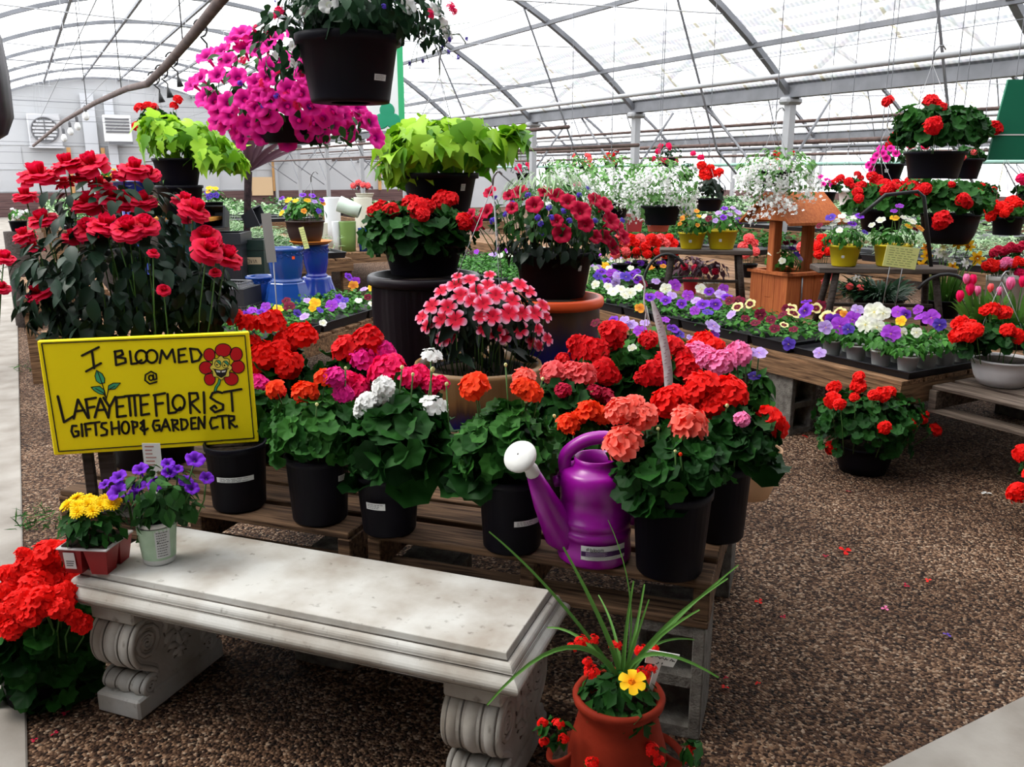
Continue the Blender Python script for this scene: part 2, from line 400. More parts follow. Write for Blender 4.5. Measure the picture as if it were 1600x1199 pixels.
        for i in range(16):
            d = RNG.normal(size=3)*np.array([.5, .5, .45])
            floret(mb, d, np.array(frame(RNG.normal(size=3)*.6 + np.array([0, 0, .8]), RNG.normal(size=3))), .24 + .1*RNG.random(), 5, ((.05, .08, 0), (.65, .36, .05), (1, .22, 0)), tj=.3)
    elif kind == 'bud':
        mb.lathe([(.01, .5), (.28, .3), (.4, 0), (.28, -.35), (.05, -.6)], 10, 0, t=.6)
    return mb
FM = {}; FB = {}
def fmesh(kind, col):
    var = random.randrange(2) if kind in ('ger', 'rose', 'cluster', 'spray', 'petunia') else 0
    key = (kind, col, var)
    if key not in FM:
        if (kind, var) not in FB: FB[(kind, var)] = mesh_flower(kind)
        FM[key] = FB[(kind, var)].mesh(kind+'_'+col, petal(col))
    return FM[key]
FNAME = {'ger': 'flower_head', 'gerfar': 'flower_head', 'gersparse': 'flower_head', 'cluster': 'flower_cluster', 'spray': 'flower_cluster', 'bud': 'flower_bud'}
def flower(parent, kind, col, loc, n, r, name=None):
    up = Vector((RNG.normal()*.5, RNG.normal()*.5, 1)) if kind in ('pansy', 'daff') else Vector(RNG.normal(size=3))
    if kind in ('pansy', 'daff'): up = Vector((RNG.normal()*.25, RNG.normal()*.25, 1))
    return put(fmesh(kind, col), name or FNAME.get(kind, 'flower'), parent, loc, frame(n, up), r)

# ------------------------------------------------------------------ pots
def pot_mb(rt, rb, h, kind='nursery'):
    mb = MB(); w = .004
    if kind == 'bowl':
        pr = [(rb*.6, 0), (rb, .0), (rb+(rt-rb)*.55, h*.3), (rb+(rt-rb)*.85, h*.62), (rt, h*.93), (rt*1.04, h*.93), (rt*1.04, h), (rt*.97, h), (rt*.93, h*.85)]
    elif kind == 'bell':
        pr = [(rb*.5, 0), (rb, 0), (rb*1.02, h*.05), (rt*.98, h*.86), (rt*1.06, h*.87), (rt*1.07, h*.95), (rt*1.07, h), (rt*.97, h), (rt*.93, h*.88)]
    else:
        pr = [(rb*.5, .0), (rb-.004, 0), (rb, .006), (rb+(rt-rb)*.9, h*.9), (rt*1.0, h*.9), (rt*1.035, h*.915), (rt*1.045, h*.99), (rt*1.02, h), (rt*.97, h), (rt*.94, h*.88)]
    mb.lathe(pr, 32); mb.disc(rt*.945, h*.9, 32, 1); return mb
def sticker(parent, rb, rt, h, z0, z1, az, w, mats=None, lines=3, off=.0025):
    """curved paper label on a pot, with lines of print; az is measured around the pot"""
    mb = MB(); n = 8
    def pt(a, z, o): r = rb + (rt-rb)*z/h + o; return (r*math.cos(a), r*math.sin(a), z)
    da = w/((rb+rt)/2)
    def patch(a0, a1, za, zb, o, m):
        v = []
        for j in range(n+1):
            a = a0 + (a1-a0)*j/n; v += [pt(a, za, o), pt(a, zb, o)]
        mb.add(v, [(2*j, 2*j+2, 2*j+3, 2*j+1) for j in range(n)], m)
    patch(az-da/2, az+da/2, z0, z1, off, 0)
    for i in range(lines):
        zc = z0 + (z1-z0)*(i+1)/(lines+1); a0 = az - da*.4
        for k in range(5):
            a1 = a0 + da*random.uniform(.06, .17)
            if a1 > az + da*.42: break
            patch(a0, a1, zc-(z1-z0)*.16/(lines+1), zc+(z1-z0)*.16/(lines+1), off+.0008, 1); a0 = a1 + da*.03
    return mb.build('label_sticker', mats or [STICK, INK], parent)
def to_cam_az(p): return math.atan2(-p[1], -p[0])

def hanger(parent, top, rim_c, rim_r, n=3, hook=.05, mats=WIRE, r=.0018, name='wire_hanger'):
    mb = MB(); T = Vector(top)
    for k in range(n):
        a = 2*PI*k/n + .5; q = Vector(rim_c) + Vector((math.cos(a)*rim_r, math.sin(a)*rim_r, 0))
        mid = (q+T)/2 + Vector((math.cos(a), math.sin(a), 0))*rim_r*.12
        mb.tube([q, mid, T], r, 5)
    if hook:
        h = hook
        mb.tube([T, T+UP*h*.6, T+UP*h+RIGHT*h*.1, T+UP*h*1.5+RIGHT*h*.45, T+UP*h*1.55+RIGHT*h*.8, T+UP*h*1.2+RIGHT*h*1.05], [r*1.6, r*3.2, r*2.6, r*2.6, r*2.4, r*2], 6)
    return mb.build(name, mats, parent)

# ------------------------------------------------------------------ a potted or hanging plant, laid out around a base point
def plant(name, label, cat, base, pot=None, fol=(), heads=(), group=None, stems=True, hang=None, stick=None, mb_extra=None):
    """pot=(kind, rt_px, rb_px, h_px, material); fol=[(cx,cy,rx_px,rz_px,n,template,size_px,leaf,{opts})]; heads=[(x,y,r_px,kind,colour)]"""
    base = Vector(base); d0 = depth(base); pm = ppm(base)
    t = thing(name, label, cat, base, group)
    top = Vector((0, 0, 0)); rt = .05
    if pot:
        kind, rtp, rbp, hp, pmat = pot
        rt = rtp/pm; rb = rbp/pm
        bpx = project(base); h = at(bpx[0], bpx[1]-hp, d=d0).z - base.z
        o = pot_mb(rt, rb, h, kind).build('pot', [pmat, SOIL], t)
        top = Vector((0, 0, h*.9))
        if stick:
            fz, dx, w, hh = stick
            sticker(o, rb, rt*1.0, h*.9, fz*h, fz*h + hh/pm, to_cam_az(base) + dx, w/pm)
    mbf = MB(); lm = []; first = None
    for fo in fol:
        cx, cyy, rxp, rzp, n, tmpl, sz, lk = fo[:8]; op = dict(fo[8]) if len(fo) > 8 else {}
        dd = d0 + op.pop('dd', 0.)
        c = at(cx, cyy, d=dd); q = ppm(c); r = Vector((rxp/q, min(rxp/q, op.pop('ry', 9.)), rzp/q*1.03))
        if LEAF[lk] not in lm: lm.append(LEAF[lk])
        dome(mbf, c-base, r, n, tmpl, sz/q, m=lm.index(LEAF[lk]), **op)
        if first is None: first = (c, r)
    if fol:
        mbf.build('foliage', lm, t)
    if first is None: first = (base + top + Vector((0, 0, .05)), Vector((.1, .1, .1)))
    ms = MB(); ns = 0
    for hd in heads:
        x, y, rp, kind, col = hd[:5]
        c, r = first
        q0 = project(c); k = ppm(c); ux = (x-q0[0])/k/max(r.x, .01); uz = -(y-q0[1])/k/max(r.z, .01)
        fr = math.sqrt(max(0, 1-ux*ux-min(1, uz*uz)))
        dh = depth(c) - fr*r.y*.95 + (hd[5] if len(hd) > 5 else 0)
        p = at(x, y, d=dh); n = (p - (c - UP*r.z*.7)).normalized() + UP*.35 + (CAMP-p).normalized()*(.45 if kind not in ('pansy', 'petunia', 'impat', 'daff') else .9)
        if kind == 'tulip': n = UP + Vector(RNG.normal(size=3))*.12
        if kind == 'rose': n = (p - (c - UP*r.z*.5)).normalized()*.6 + UP*.8 + (CAMP-p).normalized()*.35 + Vector(RNG.normal(size=3))*.2
        rad = rp/ppm(p)
        flower(t, kind, col, p-base, n, rad)
        if stems and kind not in ('spray',):
            e = p - base - n.normalized()*rad*.3; s0 = top + Vector(((e.x-top.x)*.72, (e.y-top.y)*.72, 0))
            if e.z > s0.z: ms.tube([s0, (s0*.45+e*.55) + Vector((RNG.normal()*.01, RNG.normal()*.01, .0)), e], .0022, 5); ns += 1
            else: ms.tube([s0, (s0+e)/2 + UP*abs(e.z-s0.z)*.35 + UP*.02, e], .0018, 5); ns += 1
    if ns: ms.build('stems', STEM, t)
    if hang is not None:
        hx, hy, hk = hang; hanger(t, at(hx, hy, d=d0)-base, top, rt, hook=hk)
    return t
def project(p):
    x = p[0]*cy - p[1]*sy; fw = depth(p); up = p[2]-CAMH
    zc = fw*cp - up*sp; yc = fw*sp + up*cp
    return (800 + FPX*x/zc, 599.5 - FPX*yc/zc)

# ================================================================== SETTING: the greenhouse
BX = [-2.4, 8.3, 19.0, 29.7]; Y0, Y1 = -2.6, 32.4; SPR = 2.3          # gutter lines, length, springing height
RISE = 2.1; HALF = 5.35; RAD = (HALF**2 + RISE**2)/(2*RISE)
def arch_z(x, x0): return SPR + RISE - (RAD - math.sqrt(RAD*RAD - (x - x0 - HALF)**2))
def gravel_mat():
    m, nt, N, L, b = _new('pea_gravel')
    tc = N.new('ShaderNodeTexCoord')
    v = N.new('ShaderNodeTexVoronoi'); v.inputs['Scale'].default_value = 120; L.new(tc.outputs['Object'], v.inputs['Vector'])
    v2 = N.new('ShaderNodeTexNoise'); v2.inputs['Scale'].default_value = 1.6; v2.inputs['Detail'].default_value = 5; L.new(tc.outputs['Object'], v2.inputs['Vector'])
    sep = N.new('ShaderNodeSeparateColor'); L.new(v.outputs['Color'], sep.inputs[0])
    r = N.new('ShaderNodeValToRGB'); e = r.color_ramp.elements
    e[0].position = 0; e[0].color = (.012, .006, .004, 1); e[1].position = 1; e[1].color = (.48, .36, .26, 1)
    for p, c in ((.3, (.055, .026, .015)), (.6, (.15, .08, .046)), (.85, (.32, .19, .115))):
        q = e.new(p); q.color = (*c, 1)
    L.new(sep.outputs[0], r.inputs['Fac'])
    mx = N.new('ShaderNodeMix'); mx.data_type = 'RGBA'; mx.blend_type = 'MULTIPLY'; mx.inputs['Factor'].default_value = .75
    r2 = N.new('ShaderNodeValToRGB'); r2.color_ramp.elements[0].position = .38; r2.color_ramp.elements[0].color = (.42, .36, .32, 1)
    r2.color_ramp.elements[1].position = .62; r2.color_ramp.elements[1].color = (1, 1, 1, 1)
    L.new(v2.outputs['Fac'], r2.inputs['Fac']); L.new(r.outputs[0], mx.inputs['A']); L.new(r2.outputs[0], mx.inputs['B'])
    L.new(mx.outputs['Result'], b.inputs['Base Color'])
    bp = N.new('ShaderNodeBump'); bp.inputs['Strength'].default_value = 1; bp.inputs['Distance'].default_value = .012; bp.invert = True
    L.new(v.outputs['Distance'], bp.inputs['Height']); L.new(bp.outputs[0], b.inputs['Normal'])
    b.inputs['Roughness'].default_value = .85; b.inputs['Specular IOR Level'].default_value = .2
    return m
GRAVEL = gravel_mat()
CONC = mat('floor_concrete', (.33, .305, .275), .9, .15, noise=(.22, .195, .17), nscale=5, bump=.15, bscale=40)
mb = MB(); mb.box((-2.4, Y0, -.2), (BX[3], Y1, 0)); struct('floor', mb, GRAVEL)
mb = MB(); mb.box((-2.4, Y0, 0), (-.14, Y1-.1, .012), bev=.004); struct('floor_path', mb, CONC)
mb = MB(); mb.box((-.135, Y0, 0), (12, 1.12, .012), bev=.004); struct('floor_path', mb, CONC)

def panel_mat():
    """corrugated translucent sheet: ribs run over the arch, sheets overlap every 1.2 m where they have yellowed"""
    m, nt, N, L, b = _new('translucent_roof_sheet'); N.remove(b)
    tc = N.new('ShaderNodeTexCoord'); sp_ = N.new('ShaderNodeSeparateXYZ'); L.new(tc.outputs['Object'], sp_.inputs[0])
    def wave(per, lo, hi):
        a = N.new('ShaderNodeMath'); a.operation = 'MULTIPLY'; a.inputs[1].default_value = 1/per; L.new(sp_.outputs['Y'], a.inputs[0])
        f = N.new('ShaderNodeMath'); f.operation = 'FRACT'; L.new(a.outputs[0], f.inputs[0])
        r = N.new('ShaderNodeMapRange'); r.inputs['From Min'].default_value = lo; r.inputs['From Max'].default_value = hi; L.new(f.outputs[0], r.inputs[0]); return r.outputs[0]
    rib = wave(.068, .35, .65); lap = wave(1.22, .955, .965)
    n = N.new('ShaderNodeTexNoise'); n.inputs['Scale'].default_value = 9; n.inputs['Detail'].default_value = 6; L.new(tc.outputs['Object'], n.inputs['Vector'])
    c1 = N.new('ShaderNodeMix'); c1.data_type = 'RGBA'; c1.inputs['A'].default_value = (.8, .81, .83, 1); c1.inputs['B'].default_value = (.98, .98, .98, 1); L.new(rib, c1.inputs['Factor'])
    c2 = N.new('ShaderNodeMix'); c2.data_type = 'RGBA'; c2.inputs['B'].default_value = (.62, .58, .45, 1); L.new(lap, c2.inputs['Factor']); L.new(c1.outputs['Result'], c2.inputs['A'])
    c3 = N.new('ShaderNodeMix'); c3.data_type = 'RGBA'; c3.blend_type = 'MULTIPLY'; c3.inputs['Factor'].default_value = .3
    L.new(c2.outputs['Result'], c3.inputs['A']); L.new(n.outputs['Color'], c3.inputs['B'])
    tr = N.new('ShaderNodeBsdfTransparent'); tl = N.new('ShaderNodeBsdfTranslucent'); mx = N.new('ShaderNodeMixShader'); mx.inputs[0].default_value = .3
    L.new(c2.outputs['Result'], tr.inputs[0]); L.new(c3.outputs['Result'], tl.inputs[0])
    L.new(tr.outputs[0], mx.inputs[1]); L.new(tl.outputs[0], mx.inputs[2]); L.new(mx.outputs[0], nt.nodes['Material Output'].inputs['Surface'])
    return m
SHEET = panel_mat()
NA = 28
for bi in range(3):
    x0 = BX[bi]; xs = [x0 + 2*HALF*i/NA for i in range(NA+1)]
    mb = MB(); mb.add([(x, y, arch_z(x, x0)+.06) for x in xs for y in (.9 if bi == 0 else Y0, Y1)], [(2*i, 2*i+1, 2*i+3, 2*i+2) for i in range(NA)])
    struct('ceiling', mb, SHEET, True)
    if bi == 0:
        mb = MB(); mb.add([(x, y, arch_z(x, x0)+.06) for x in xs for y in (Y0, .9)], [(2*i, 2*i+1, 2*i+3, 2*i+2) for i in range(NA)])
        struct('ceiling', mb, mat('added_shade_roof', (.25, .25, .25), .8), True)  # unseen opaque roof part over the camera, added to darken the foreground
    # arch ribs
    for k in range(12):
        y = Y1 - .15 - 3.05*k
        if y < Y0: break
        mb = MB(); tw = .075 if bi == 0 else .06; P = []
        for i in range(NA+1):
            x = xs[i]; z = arch_z(x, x0); nx = (x-x0-HALF)/RAD; nz = math.sqrt(1-nx*nx)
            P.append(((x+nx*.03, z+nz*.03), (x-nx*.035, z-nz*.035)))
        v = []
        for (a, b_) in P: v += [(a[0], y-tw/2, a[1]), (a[0], y+tw/2, a[1]), (b_[0], y+tw/2, b_[1]), (b_[0], y-tw/2, b_[1])]
        f = [(4*i+j, 4*i+(j+1) % 4, 4*i+4+(j+1) % 4, 4*i+4+j) for i in range(NA) for j in range(4)]
        mb.add(v, f); struct('arch_beam', mb, STEEL)
        # tie wire and hangers across the bay, brace down to the gutter
        if k < 11:
            mb = MB(); zt = SPR + .78
            mb.tube([(x0+1.15, y, arch_z(x0+1.15, x0)-.05), (x0+HALF, y, zt-.1), (x0+2*HALF-1.15, y, arch_z(x0+2*HALF-1.15, x0)-.05)], .007, 5)
            for q in (.3, .5, .7): mb.tube([(x0+2*HALF*q, y, zt-.02), (x0+2*HALF*q, y, arch_z(x0+2*HALF*q, x0))], .006, 5)
            struct('tie_rod_trim', mb, STEELL)
            mb = MB(); mb.tube([(x0+2*HALF-2.0, y, arch_z(x0+2*HALF-2.0, x0)), (x0+2*HALF-.9, y+.25, SPR-.65), (x0+2*HALF, y+.4, SPR-1.25)], .014, 6)
            struct('brace_trim', mb, STEEL)
    for l in (1.13, 2.27, 3.35, 4.5, 5.6, 6.7, 7.63) if bi == 0 else (1.6, 3.4, 5.4, 7.4, 9.2):
        x = l if bi == 0 else x0 + l; z = arch_z(x, x0)
        mb = MB(); mb.box((x-.025, Y0, z-.055), (x+.025, Y1, z)); struct('purlin_beam', mb, STEEL)
for gi, gx in enumerate(BX):
    if gi:
        mb = MB(); mb.box((gx-.07, Y0, SPR-.02), (gx+.07, Y1, SPR+.17)); mb.box((gx-.1, Y0, SPR+.15), (gx+.1, Y1, SPR+.18)); struct('gutter_beam', mb, STEEL)
        for k in range(12):
            y = Y1 - .15 - 3.05*k
            if y < Y0: break
            if gi == 1 and y < 6: continue
            mb = MB(); mb.box((gx-.05, y-.05, 0), (gx+.05, y+.05, SPR)); mb.box((gx-.13, y-.09, SPR-.1), (gx+.13, y+.09, SPR-.01), bev=.03); struct('steel_column', mb, STEELL)
            mb = MB(); mb.tube([(gx, y, SPR-.9), (gx+.75, y+.05, SPR+.0)], .018, 6); mb.tube([(gx, y+.1, 1.1), (gx, y+1.5, SPR)], .016, 6); struct('brace_trim', mb, STEEL)
# long pipes: the grey basket pipe and rusty water pipes farther off
def run_pipe(px, py, lat, r, m, name='pipe_trim', y0=Y0, y1=Y1):
    q = ray(px, py); k = lat/q[0]; z = CAMH + q[2]*k
    mb = MB(); mb.tube([(lat, y0, z), (lat, y1, z)], r, 10); struct(name, mb, m, True); return z
HPX = 5.9; HPZ = run_pipe(800, 172, HPX, .024, STEELL)
run_pipe(1000, 206, 9.2, .022, RUST); run_pipe(1000, 212, 9.6, .02, STEELL); run_pipe(1000, 232, 10.5, .035, RUST)
run_pipe(1000, 238, 11.5, .03, STEEL); run_pipe(1100, 245, 14, .03, RUST); run_pipe(1100, 258, 15, .04, mat('green_pipe', (.25, .42, .36), .5))
run_pipe(700, 214, 3.9, .016, RUST, y0=6); run_pipe(700, 240, 4.6, .016, RUST, y0=6)
for x_, z_ in ((-.4, 2.55), (.6, 2.5), (1.5, 2.9), (2.9, 2.75), (4.4, 2.9), (6.9, 2.55)):
    mb = MB(); mb.tube([(x_, 2, z_), (x_, Y1, z_)], .004, 4); struct('cable_trim', mb, STEEL)
for y_, z_ in ((12.5, 2.75), (17, 2.6), (21, 2.5), (26, 2.2), (29, 2.0), (30.5, 1.7)):
    mb = MB(); mb.tube([(BX[0]+.1, y_, z_), (2.5, y_, z_-.06), (BX[1], y_, z_)], .008, 4); struct('cable_trim', mb, STEEL)
# walls
WALLW = mat('white_wall_panel', (.46, .465, .48), .7, noise=(.38, .385, .4), nscale=.6)
mb = MB()
xs = [BX[0] + (BX[1]-BX[0])*i/NA for i in range(NA+1)]
mb.add([(x, Y1, 0 if j == 0 else arch_z(x, BX[0])) for x in xs for j in (0, 1)], [(2*i, 2*i+2, 2*i+3, 2*i+1) for i in range(NA)])
for x in np.arange(-2.2, 8.2, 1.22): mb.box((x, Y1-.03, 0.75), (x+.03, Y1, 2.2))
for z in (.8, 1.5, 2.25): mb.box((-2.4, Y1-.025, z), (8.3, Y1, z+.03))
struct('wall_end', mb, WALLW)
mb = MB(); mb.box((BX[1], Y1, 0), (BX[2], Y1+.1, SPR)); struct('wall_end', mb, WALLW)
mb = MB(); mb.box((BX[2], Y1, 0), (BX[3], Y1+.1, SPR)); struct('wall_end', mb, SHEET)
for bi in (1, 2):
    xs = [BX[bi] + (BX[1]-BX[0])*i/NA for i in range(NA+1)]
    mb = MB(); mb.add([(x, Y1, SPR if j == 0 else arch_z(x, BX[bi])) for x in xs for j in (0, 1)], [(2*i, 2*i+2, 2*i+3, 2*i+1) for i in range(NA)]); struct('wall_end', mb, SHEET)
mb = MB(); mb.box((BX[3], Y0, .6), (BX[3]+.05, Y1, SPR)); struct('wall_side', mb, SHEET)
mb = MB(); mb.box((BX[0]-.05, Y0, .5), (BX[0], 9, SPR)); struct('wall_side', mb, mat('added_dark_side_wall', (.14, .135, .13), .8))  # near side wall, out of view, made opaque to cut low side light
mb = MB(); mb.box((BX[0]-.05, 9, .5), (BX[0], Y1, SPR)); struct('wall_side', mb, SHEET)
DOORST = mat('added_front_wall', (.3, .3, .3), .8)
mb = MB(); mb.box((BX[0], Y0-.1, 0), (BX[3], Y0, 4.5)); struct('wall_front_added', mb, DOORST)  # unseen wall behind the camera, added to hold light off the foreground
SKIRT = wood('brown_boards', (.08, .045, .045), (.15, .09, .085), (.5, 1, 12))
mb = MB()
for z in (0, .26, .52): mb.box((-2.4, Y1-.09, z), (14, Y1-.04, z+.25))
struct('baseboard_end', mb, SKIRT)
mb = MB(); mb.box((BX[3]-.06, Y0, 0), (BX[3], Y1, .6)); struct('baseboard_side', mb, SKIRT)
mb = MB(); mb.box((BX[0], Y0, 0), (BX[0]+.04, Y1, .5)); struct('baseboard_side', mb, SKIRT)
ORW = wood('pine_board', (.42, .22, .08), (.55, .32, .14), (20, 20, 2))
for px in (110, 163, 427, 592):
    p = at(px, 260, Y=Y1-.1); mb = MB(); mb.box((p.x-.06, Y1-.16, .75), (p.x+.06, Y1-.1, 2.2 if px != 427 else 3)); struct('wall_stud_trim', mb, ORW)
p = at(415, 290, Y=Y1-.12); mb = MB(); mb.box((p.x-.5, Y1-.15, p.z-.35), (p.x+.25, Y1-.1, p.z+.3)); struct('wall_patch_trim', mb, mat('tan_plywood', (.6, .42, .25), .8))
for px, w in ((168, .14), (135, .2)):
    p = at(px, 150, Y=Y1-.2); mb = MB(); mb.box((p.x-w, Y1-.2, 0), (p.x+w, Y1-.1, 3.9)); struct('end_wall_column', mb, mat('pale_grey_post', (.5, .51, .54), .7))
# exhaust fan and heater on the end wall
p = at(70, 203, Y=Y1-.3)
t = thing('exhaust_fan', 'round louvred exhaust fan in a square white housing on the end wall', 'fan', (p.x, Y1-.18, p.z))
LG = mat('light_grey_metal', (.5, .5, .52), .6); DG = mat('dark_grey_metal', (.13, .13, .14), .6)
mb = MB(); mb.box((-.47, -.1, -.5), (.47, .15, .5), bev=.03); mb.box((-.5, -.16, -.56), (.5, .1, -.5)); mb.build('housing', LG, t, False)
M = Matrix.Rotation(PI/2, 4, 'X')
mb = MB(); mb.lathe([(.36, .12), (.4, .14), (.4, .19), (.36, .19), (.35, .12)], 32, 0, M); mb.build('ring', DG, t)
mb = MB(); mb.disc(.36, .13, 32, 0, M); mb.build('shutter', mat('mid_grey_metal', (.3, .3, .31), .6), t)
for i in range(6):
    z = -.27 + .108*i; w = math.sqrt(.35**2 - z*z); mb = MB(); mb.box((-w, -.19, z-.035), (w, -.165, z+.03), M=Matrix.Rotation(0, 4, 'X')); mb.build('louvre', LG, t, False)
mb = MB(); mb.box((-.015, -.21, -.34), (.015, -.19, .34)); mb.build('crossbar', DG, t, False)
p = at(183, 200, Y=Y1-.35)
t = thing('unit_heater', 'white box heater with dark horizontal louvres on the end wall', 'heater', (p.x, Y1-.42, p.z))
mb = MB(); mb.box((-.42, -.1, -.45), (.42, .1, .4), bev=.02); mb.build('housing', mat('white_metal', (.72, .72, .72), .5), t, False)
for i in range(5): mb = MB(); mb.box((-.36, -.13, -.16+.1*i), (.36, -.1, -.1+.1*i)); mb.build('louvre', DG, t, False)
mb = MB(); mb.box((-.3, -.16, -.52), (.42, -.02, -.44)); mb.build('drip_tray', DG, t, False)

# the bowed rusty pipe over the path, with the hooks left on it
PP = [(52, 228, 11), (98, 190, 9.4), (150, 160, 8), (197, 139, 6.8), (230, 131, 6.1), (262, 100, 5.4), (300, 56, 4.7), (345, 0, 4.1), (400, -60, 3.6)]
t = thing('bent_pipe', 'rusty brown bent pipe slung on wires over the path', 'pipe', at(230, 131, d=6.1)); o0 = Vector(t.location)
mb = MB(); mb.tube([at(x, y, d=d)-o0 for x, y, d in PP], [.016, .018, .02, .022, .024, .026, .026, .026, .026], 10); mb.build('tube', RUST, t)
for (x, y, d) in ((286, 72, 4.9), (136, 168, 8.4), (190, 142, 7), (365, -24, 3.9)):
    p = at(x, y, d=d); mb = MB(); mb.tube([p-o0, Vector((p.x, p.y, arch_z(p.x, BX[0])+.02))-o0], .004, 5); mb.build('support_wire', DG, t)
for k, (x, y, d) in enumerate(((268, 93, 5.3), (252, 112, 5.55), (240, 122, 5.9), (313, 44, 4.55))):
    p = at(x, y, d=d); mb = MB(); r = .04
    mb.tube([Vector((math.cos(a)*r*.9, 0, math.sin(a)*r)) for a in [PI*(.9 - .13*i) for i in range(12)]] + [Vector((r*.75, 0, -.07)), Vector((r*.7, 0, -.1))], .005, 6)
    mb.tube([Vector((r*.7, 0, -.09)), Vector((r*.7+.01, 0, -.15))], [.006, .022], 6)
    o = mb.build('basket_hook', mat('black_hook', (.03, .03, .032), .5), None, True, p); o.rotation_euler = (0, 0, -YAW+.3*k)
    tag(o, ['black plastic basket hook hanging highest of the cluster at the pipe bend', 'black plastic basket hook in the middle of the cluster on the bent pipe', 'black plastic basket hook hanging lowest beside the pipe bend', 'single black basket hook high on the bent pipe beside pink petunias'][k], 'hook', 'basket hooks on the bent pipe')
for k in range(4):
    x, y, d = ((134, 180, 8.4), (110, 204, 9.4), (121, 196, 9), (100, 214, 9.6))[k]
    p = at(x, y, d=d); t = thing('light_bulb', 'small clear light bulb dangling below the bent pipe', 'light bulb', p, 'bulbs strung below the bent pipe')
    mb = MB(); mb.lathe([(.002, -.05), (.02, -.042), (.03, -.02), (.026, .005), (.013, .03)], 12); mb.build('globe', mat('frosted_glass', (.8, .8, .8), .2), t)
    mb = MB(); mb.lathe([(.013, .03), (.015, .04), (.015, .075), (.006, .09)], 10); q = pt_ = Vector((0, 0, .09))
    mb.tube([q, Vector((at(x-2, y-14, d=d)-p))], .003, 5); mb.build('socket', DG, t)
# wrapped dark curtain at the near edge of the path
t = thing('rolled_curtain', 'dark rolled plastic curtain hanging at the edge of the path', 'curtain', at(-14, 210, d=3.2))
mb = MB(); h = 1.3
mb.lathe([(.02, -.02), (.05, 0), (.075, .06), (.078, .2), (.07, .33), (.045, .42), (.03, .47), (.03, 1.0), (.01, 1.02)], 20, flute=(7, .06)); mb.build('roll', mat('dark_plastic_film', (.05, .04, .05), .35, .5, noise=(.012, .01, .012), nscale=9), t)
mb = MB(); mb.tube([(0, 0, .9), (0, 0, 2.3)], .006, 6); mb.build('cord', DG, t)

# signs hung behind
t = thing('hanging_banner', 'white hanging banner with green edge stripe and shamrock behind the vine basket', 'banner', at(600, 140, d=6.5), rotz=-YAW)
q = ppm(at(600, 140, d=6.5)); o0 = Vector(t.location)
mb = MB(); mb.box((-25/q, -.006, -62/q), (22/q, .006, 75/q)); mb.build('panel', mat('banner_white', (.8, .82, .82), .6), t, False)
GRN = mat('banner_green', (.04, .42, .17), .5)
mb = MB(); mb.box((22/q, -.008, -62/q), (31/q, .008, 75/q)); mb.build('edge_stripe', GRN, t, False)
mb = MB()
for a in (90, 210, 330): mb.lathe([(0, 0), (.055, 0), (.05, .004), (0, .005)], 16, 0, Matrix.Translation((4/q + .05*math.cos(math.radians(a)), -.007, -42/q + .05*math.sin(math.radians(a)))) @ Matrix.Rotation(PI/2, 4, 'X'))
mb.build('shamrock', mat('dark_banner_green', (.02, .3, .16), .5), t, False)
mb = MB(); mb.tube([(-.05, 0, 75/q), (-.05, 0, 1.7)], .004, 5); mb.tube([(.1, 0, 75/q), (.1, 0, 1.7)], .004, 5); mb.build('cord', DG, t)
t = thing('green_sign', 'dark green sign board with a thin white line hung at the far edge', 'sign', at(1590, 190, d=4.9), rotz=-YAW); q = ppm(Vector(t.location))
mb = MB(); M = Matrix.Rotation(PI/2, 4, 'X')
mb.prism([(-24/q, 62/q), (60/q, 62/q), (60/q, -58/q), (-40/q, -58/q), (-36/q, -20/q)], -.008, .008, 0, M); mb.build('board', mat('sign_green', (.01, .16, .085), .5), t, False)
mb = MB(); mb.box((-36/q, -.011, -21/q), (60/q, -.009, -19/q)); mb.build('white_line', WHITEP, t, False)
mb = MB(); mb.tube([(0, 0, 60/q), (0, 0, 2.0)], .004, 5); mb.tube([(.16, 0, 60/q), (.16, 0, 2.0)], .004, 5); mb.build('cord', DG, t)

# ================================================================== FOREGROUND: bench
BYAW = math.radians(-49.5)
def concrete_mat():
    m, nt, N, L, b = _new('antiqued_concrete')
    tc = N.new('ShaderNodeTexCoord')
    n1 = N.new('ShaderNodeTexNoise'); n1.inputs['Scale'].default_value = 5; n1.inputs['Detail'].default_value = 7; L.new(tc.outputs['Object'], n1.inputs['Vector'])
    n2 = N.new('ShaderNodeTexNoise'); n2.inputs['Scale'].default_value = 38; n2.inputs['Detail'].default_value = 6; L.new(tc.outputs['Object'], n2.inputs['Vector'])
    r1 = N.new('ShaderNodeValToRGB'); e = r1.color_ramp.elements; e[0].position = .34; e[0].color = (.34, .3, .255, 1); e[1].position = .6; e[1].color = (.55, .54, .51, 1)
    L.new(n1.outputs['Fac'], r1.inputs[0])
    r2 = N.new('ShaderNodeValToRGB'); e = r2.color_ramp.elements; e[0].position = .22; e[0].color = (.3, .28, .25, 1); e[1].position = .36; e[1].color = (1, 1, 1, 1)
    L.new(n2.outputs['Fac'], r2.inputs[0])
    mx = N.new('ShaderNodeMix'); mx.data_type = 'RGBA'; mx.blend_type = 'MULTIPLY'; mx.inputs['Factor'].default_value = .8
    L.new(r1.outputs[0], mx.inputs['A']); L.new(r2.outputs[0], mx.inputs['B']); L.new(mx.outputs['Result'], b.inputs['Base Color'])
    bp = N.new('ShaderNodeBump'); bp.inputs['Strength'].default_value = .35; bp.inputs['Distance'].default_value = .004
    L.new(n2.outputs['Fac'], bp.inputs['Height']); L.new(bp.outputs[0], b.inputs['Normal'])
    b.inputs['Roughness'].default_value = .85; b.inputs['Specular IOR Level'].default_value = .2
    return m
STONE = concrete_mat(); GROOVE = mat('dark_antiquing', (.1, .09, .08), .9, noise=(.2, .18, .16), nscale=25)
bl, bd, bh = 1.25, .385, .405
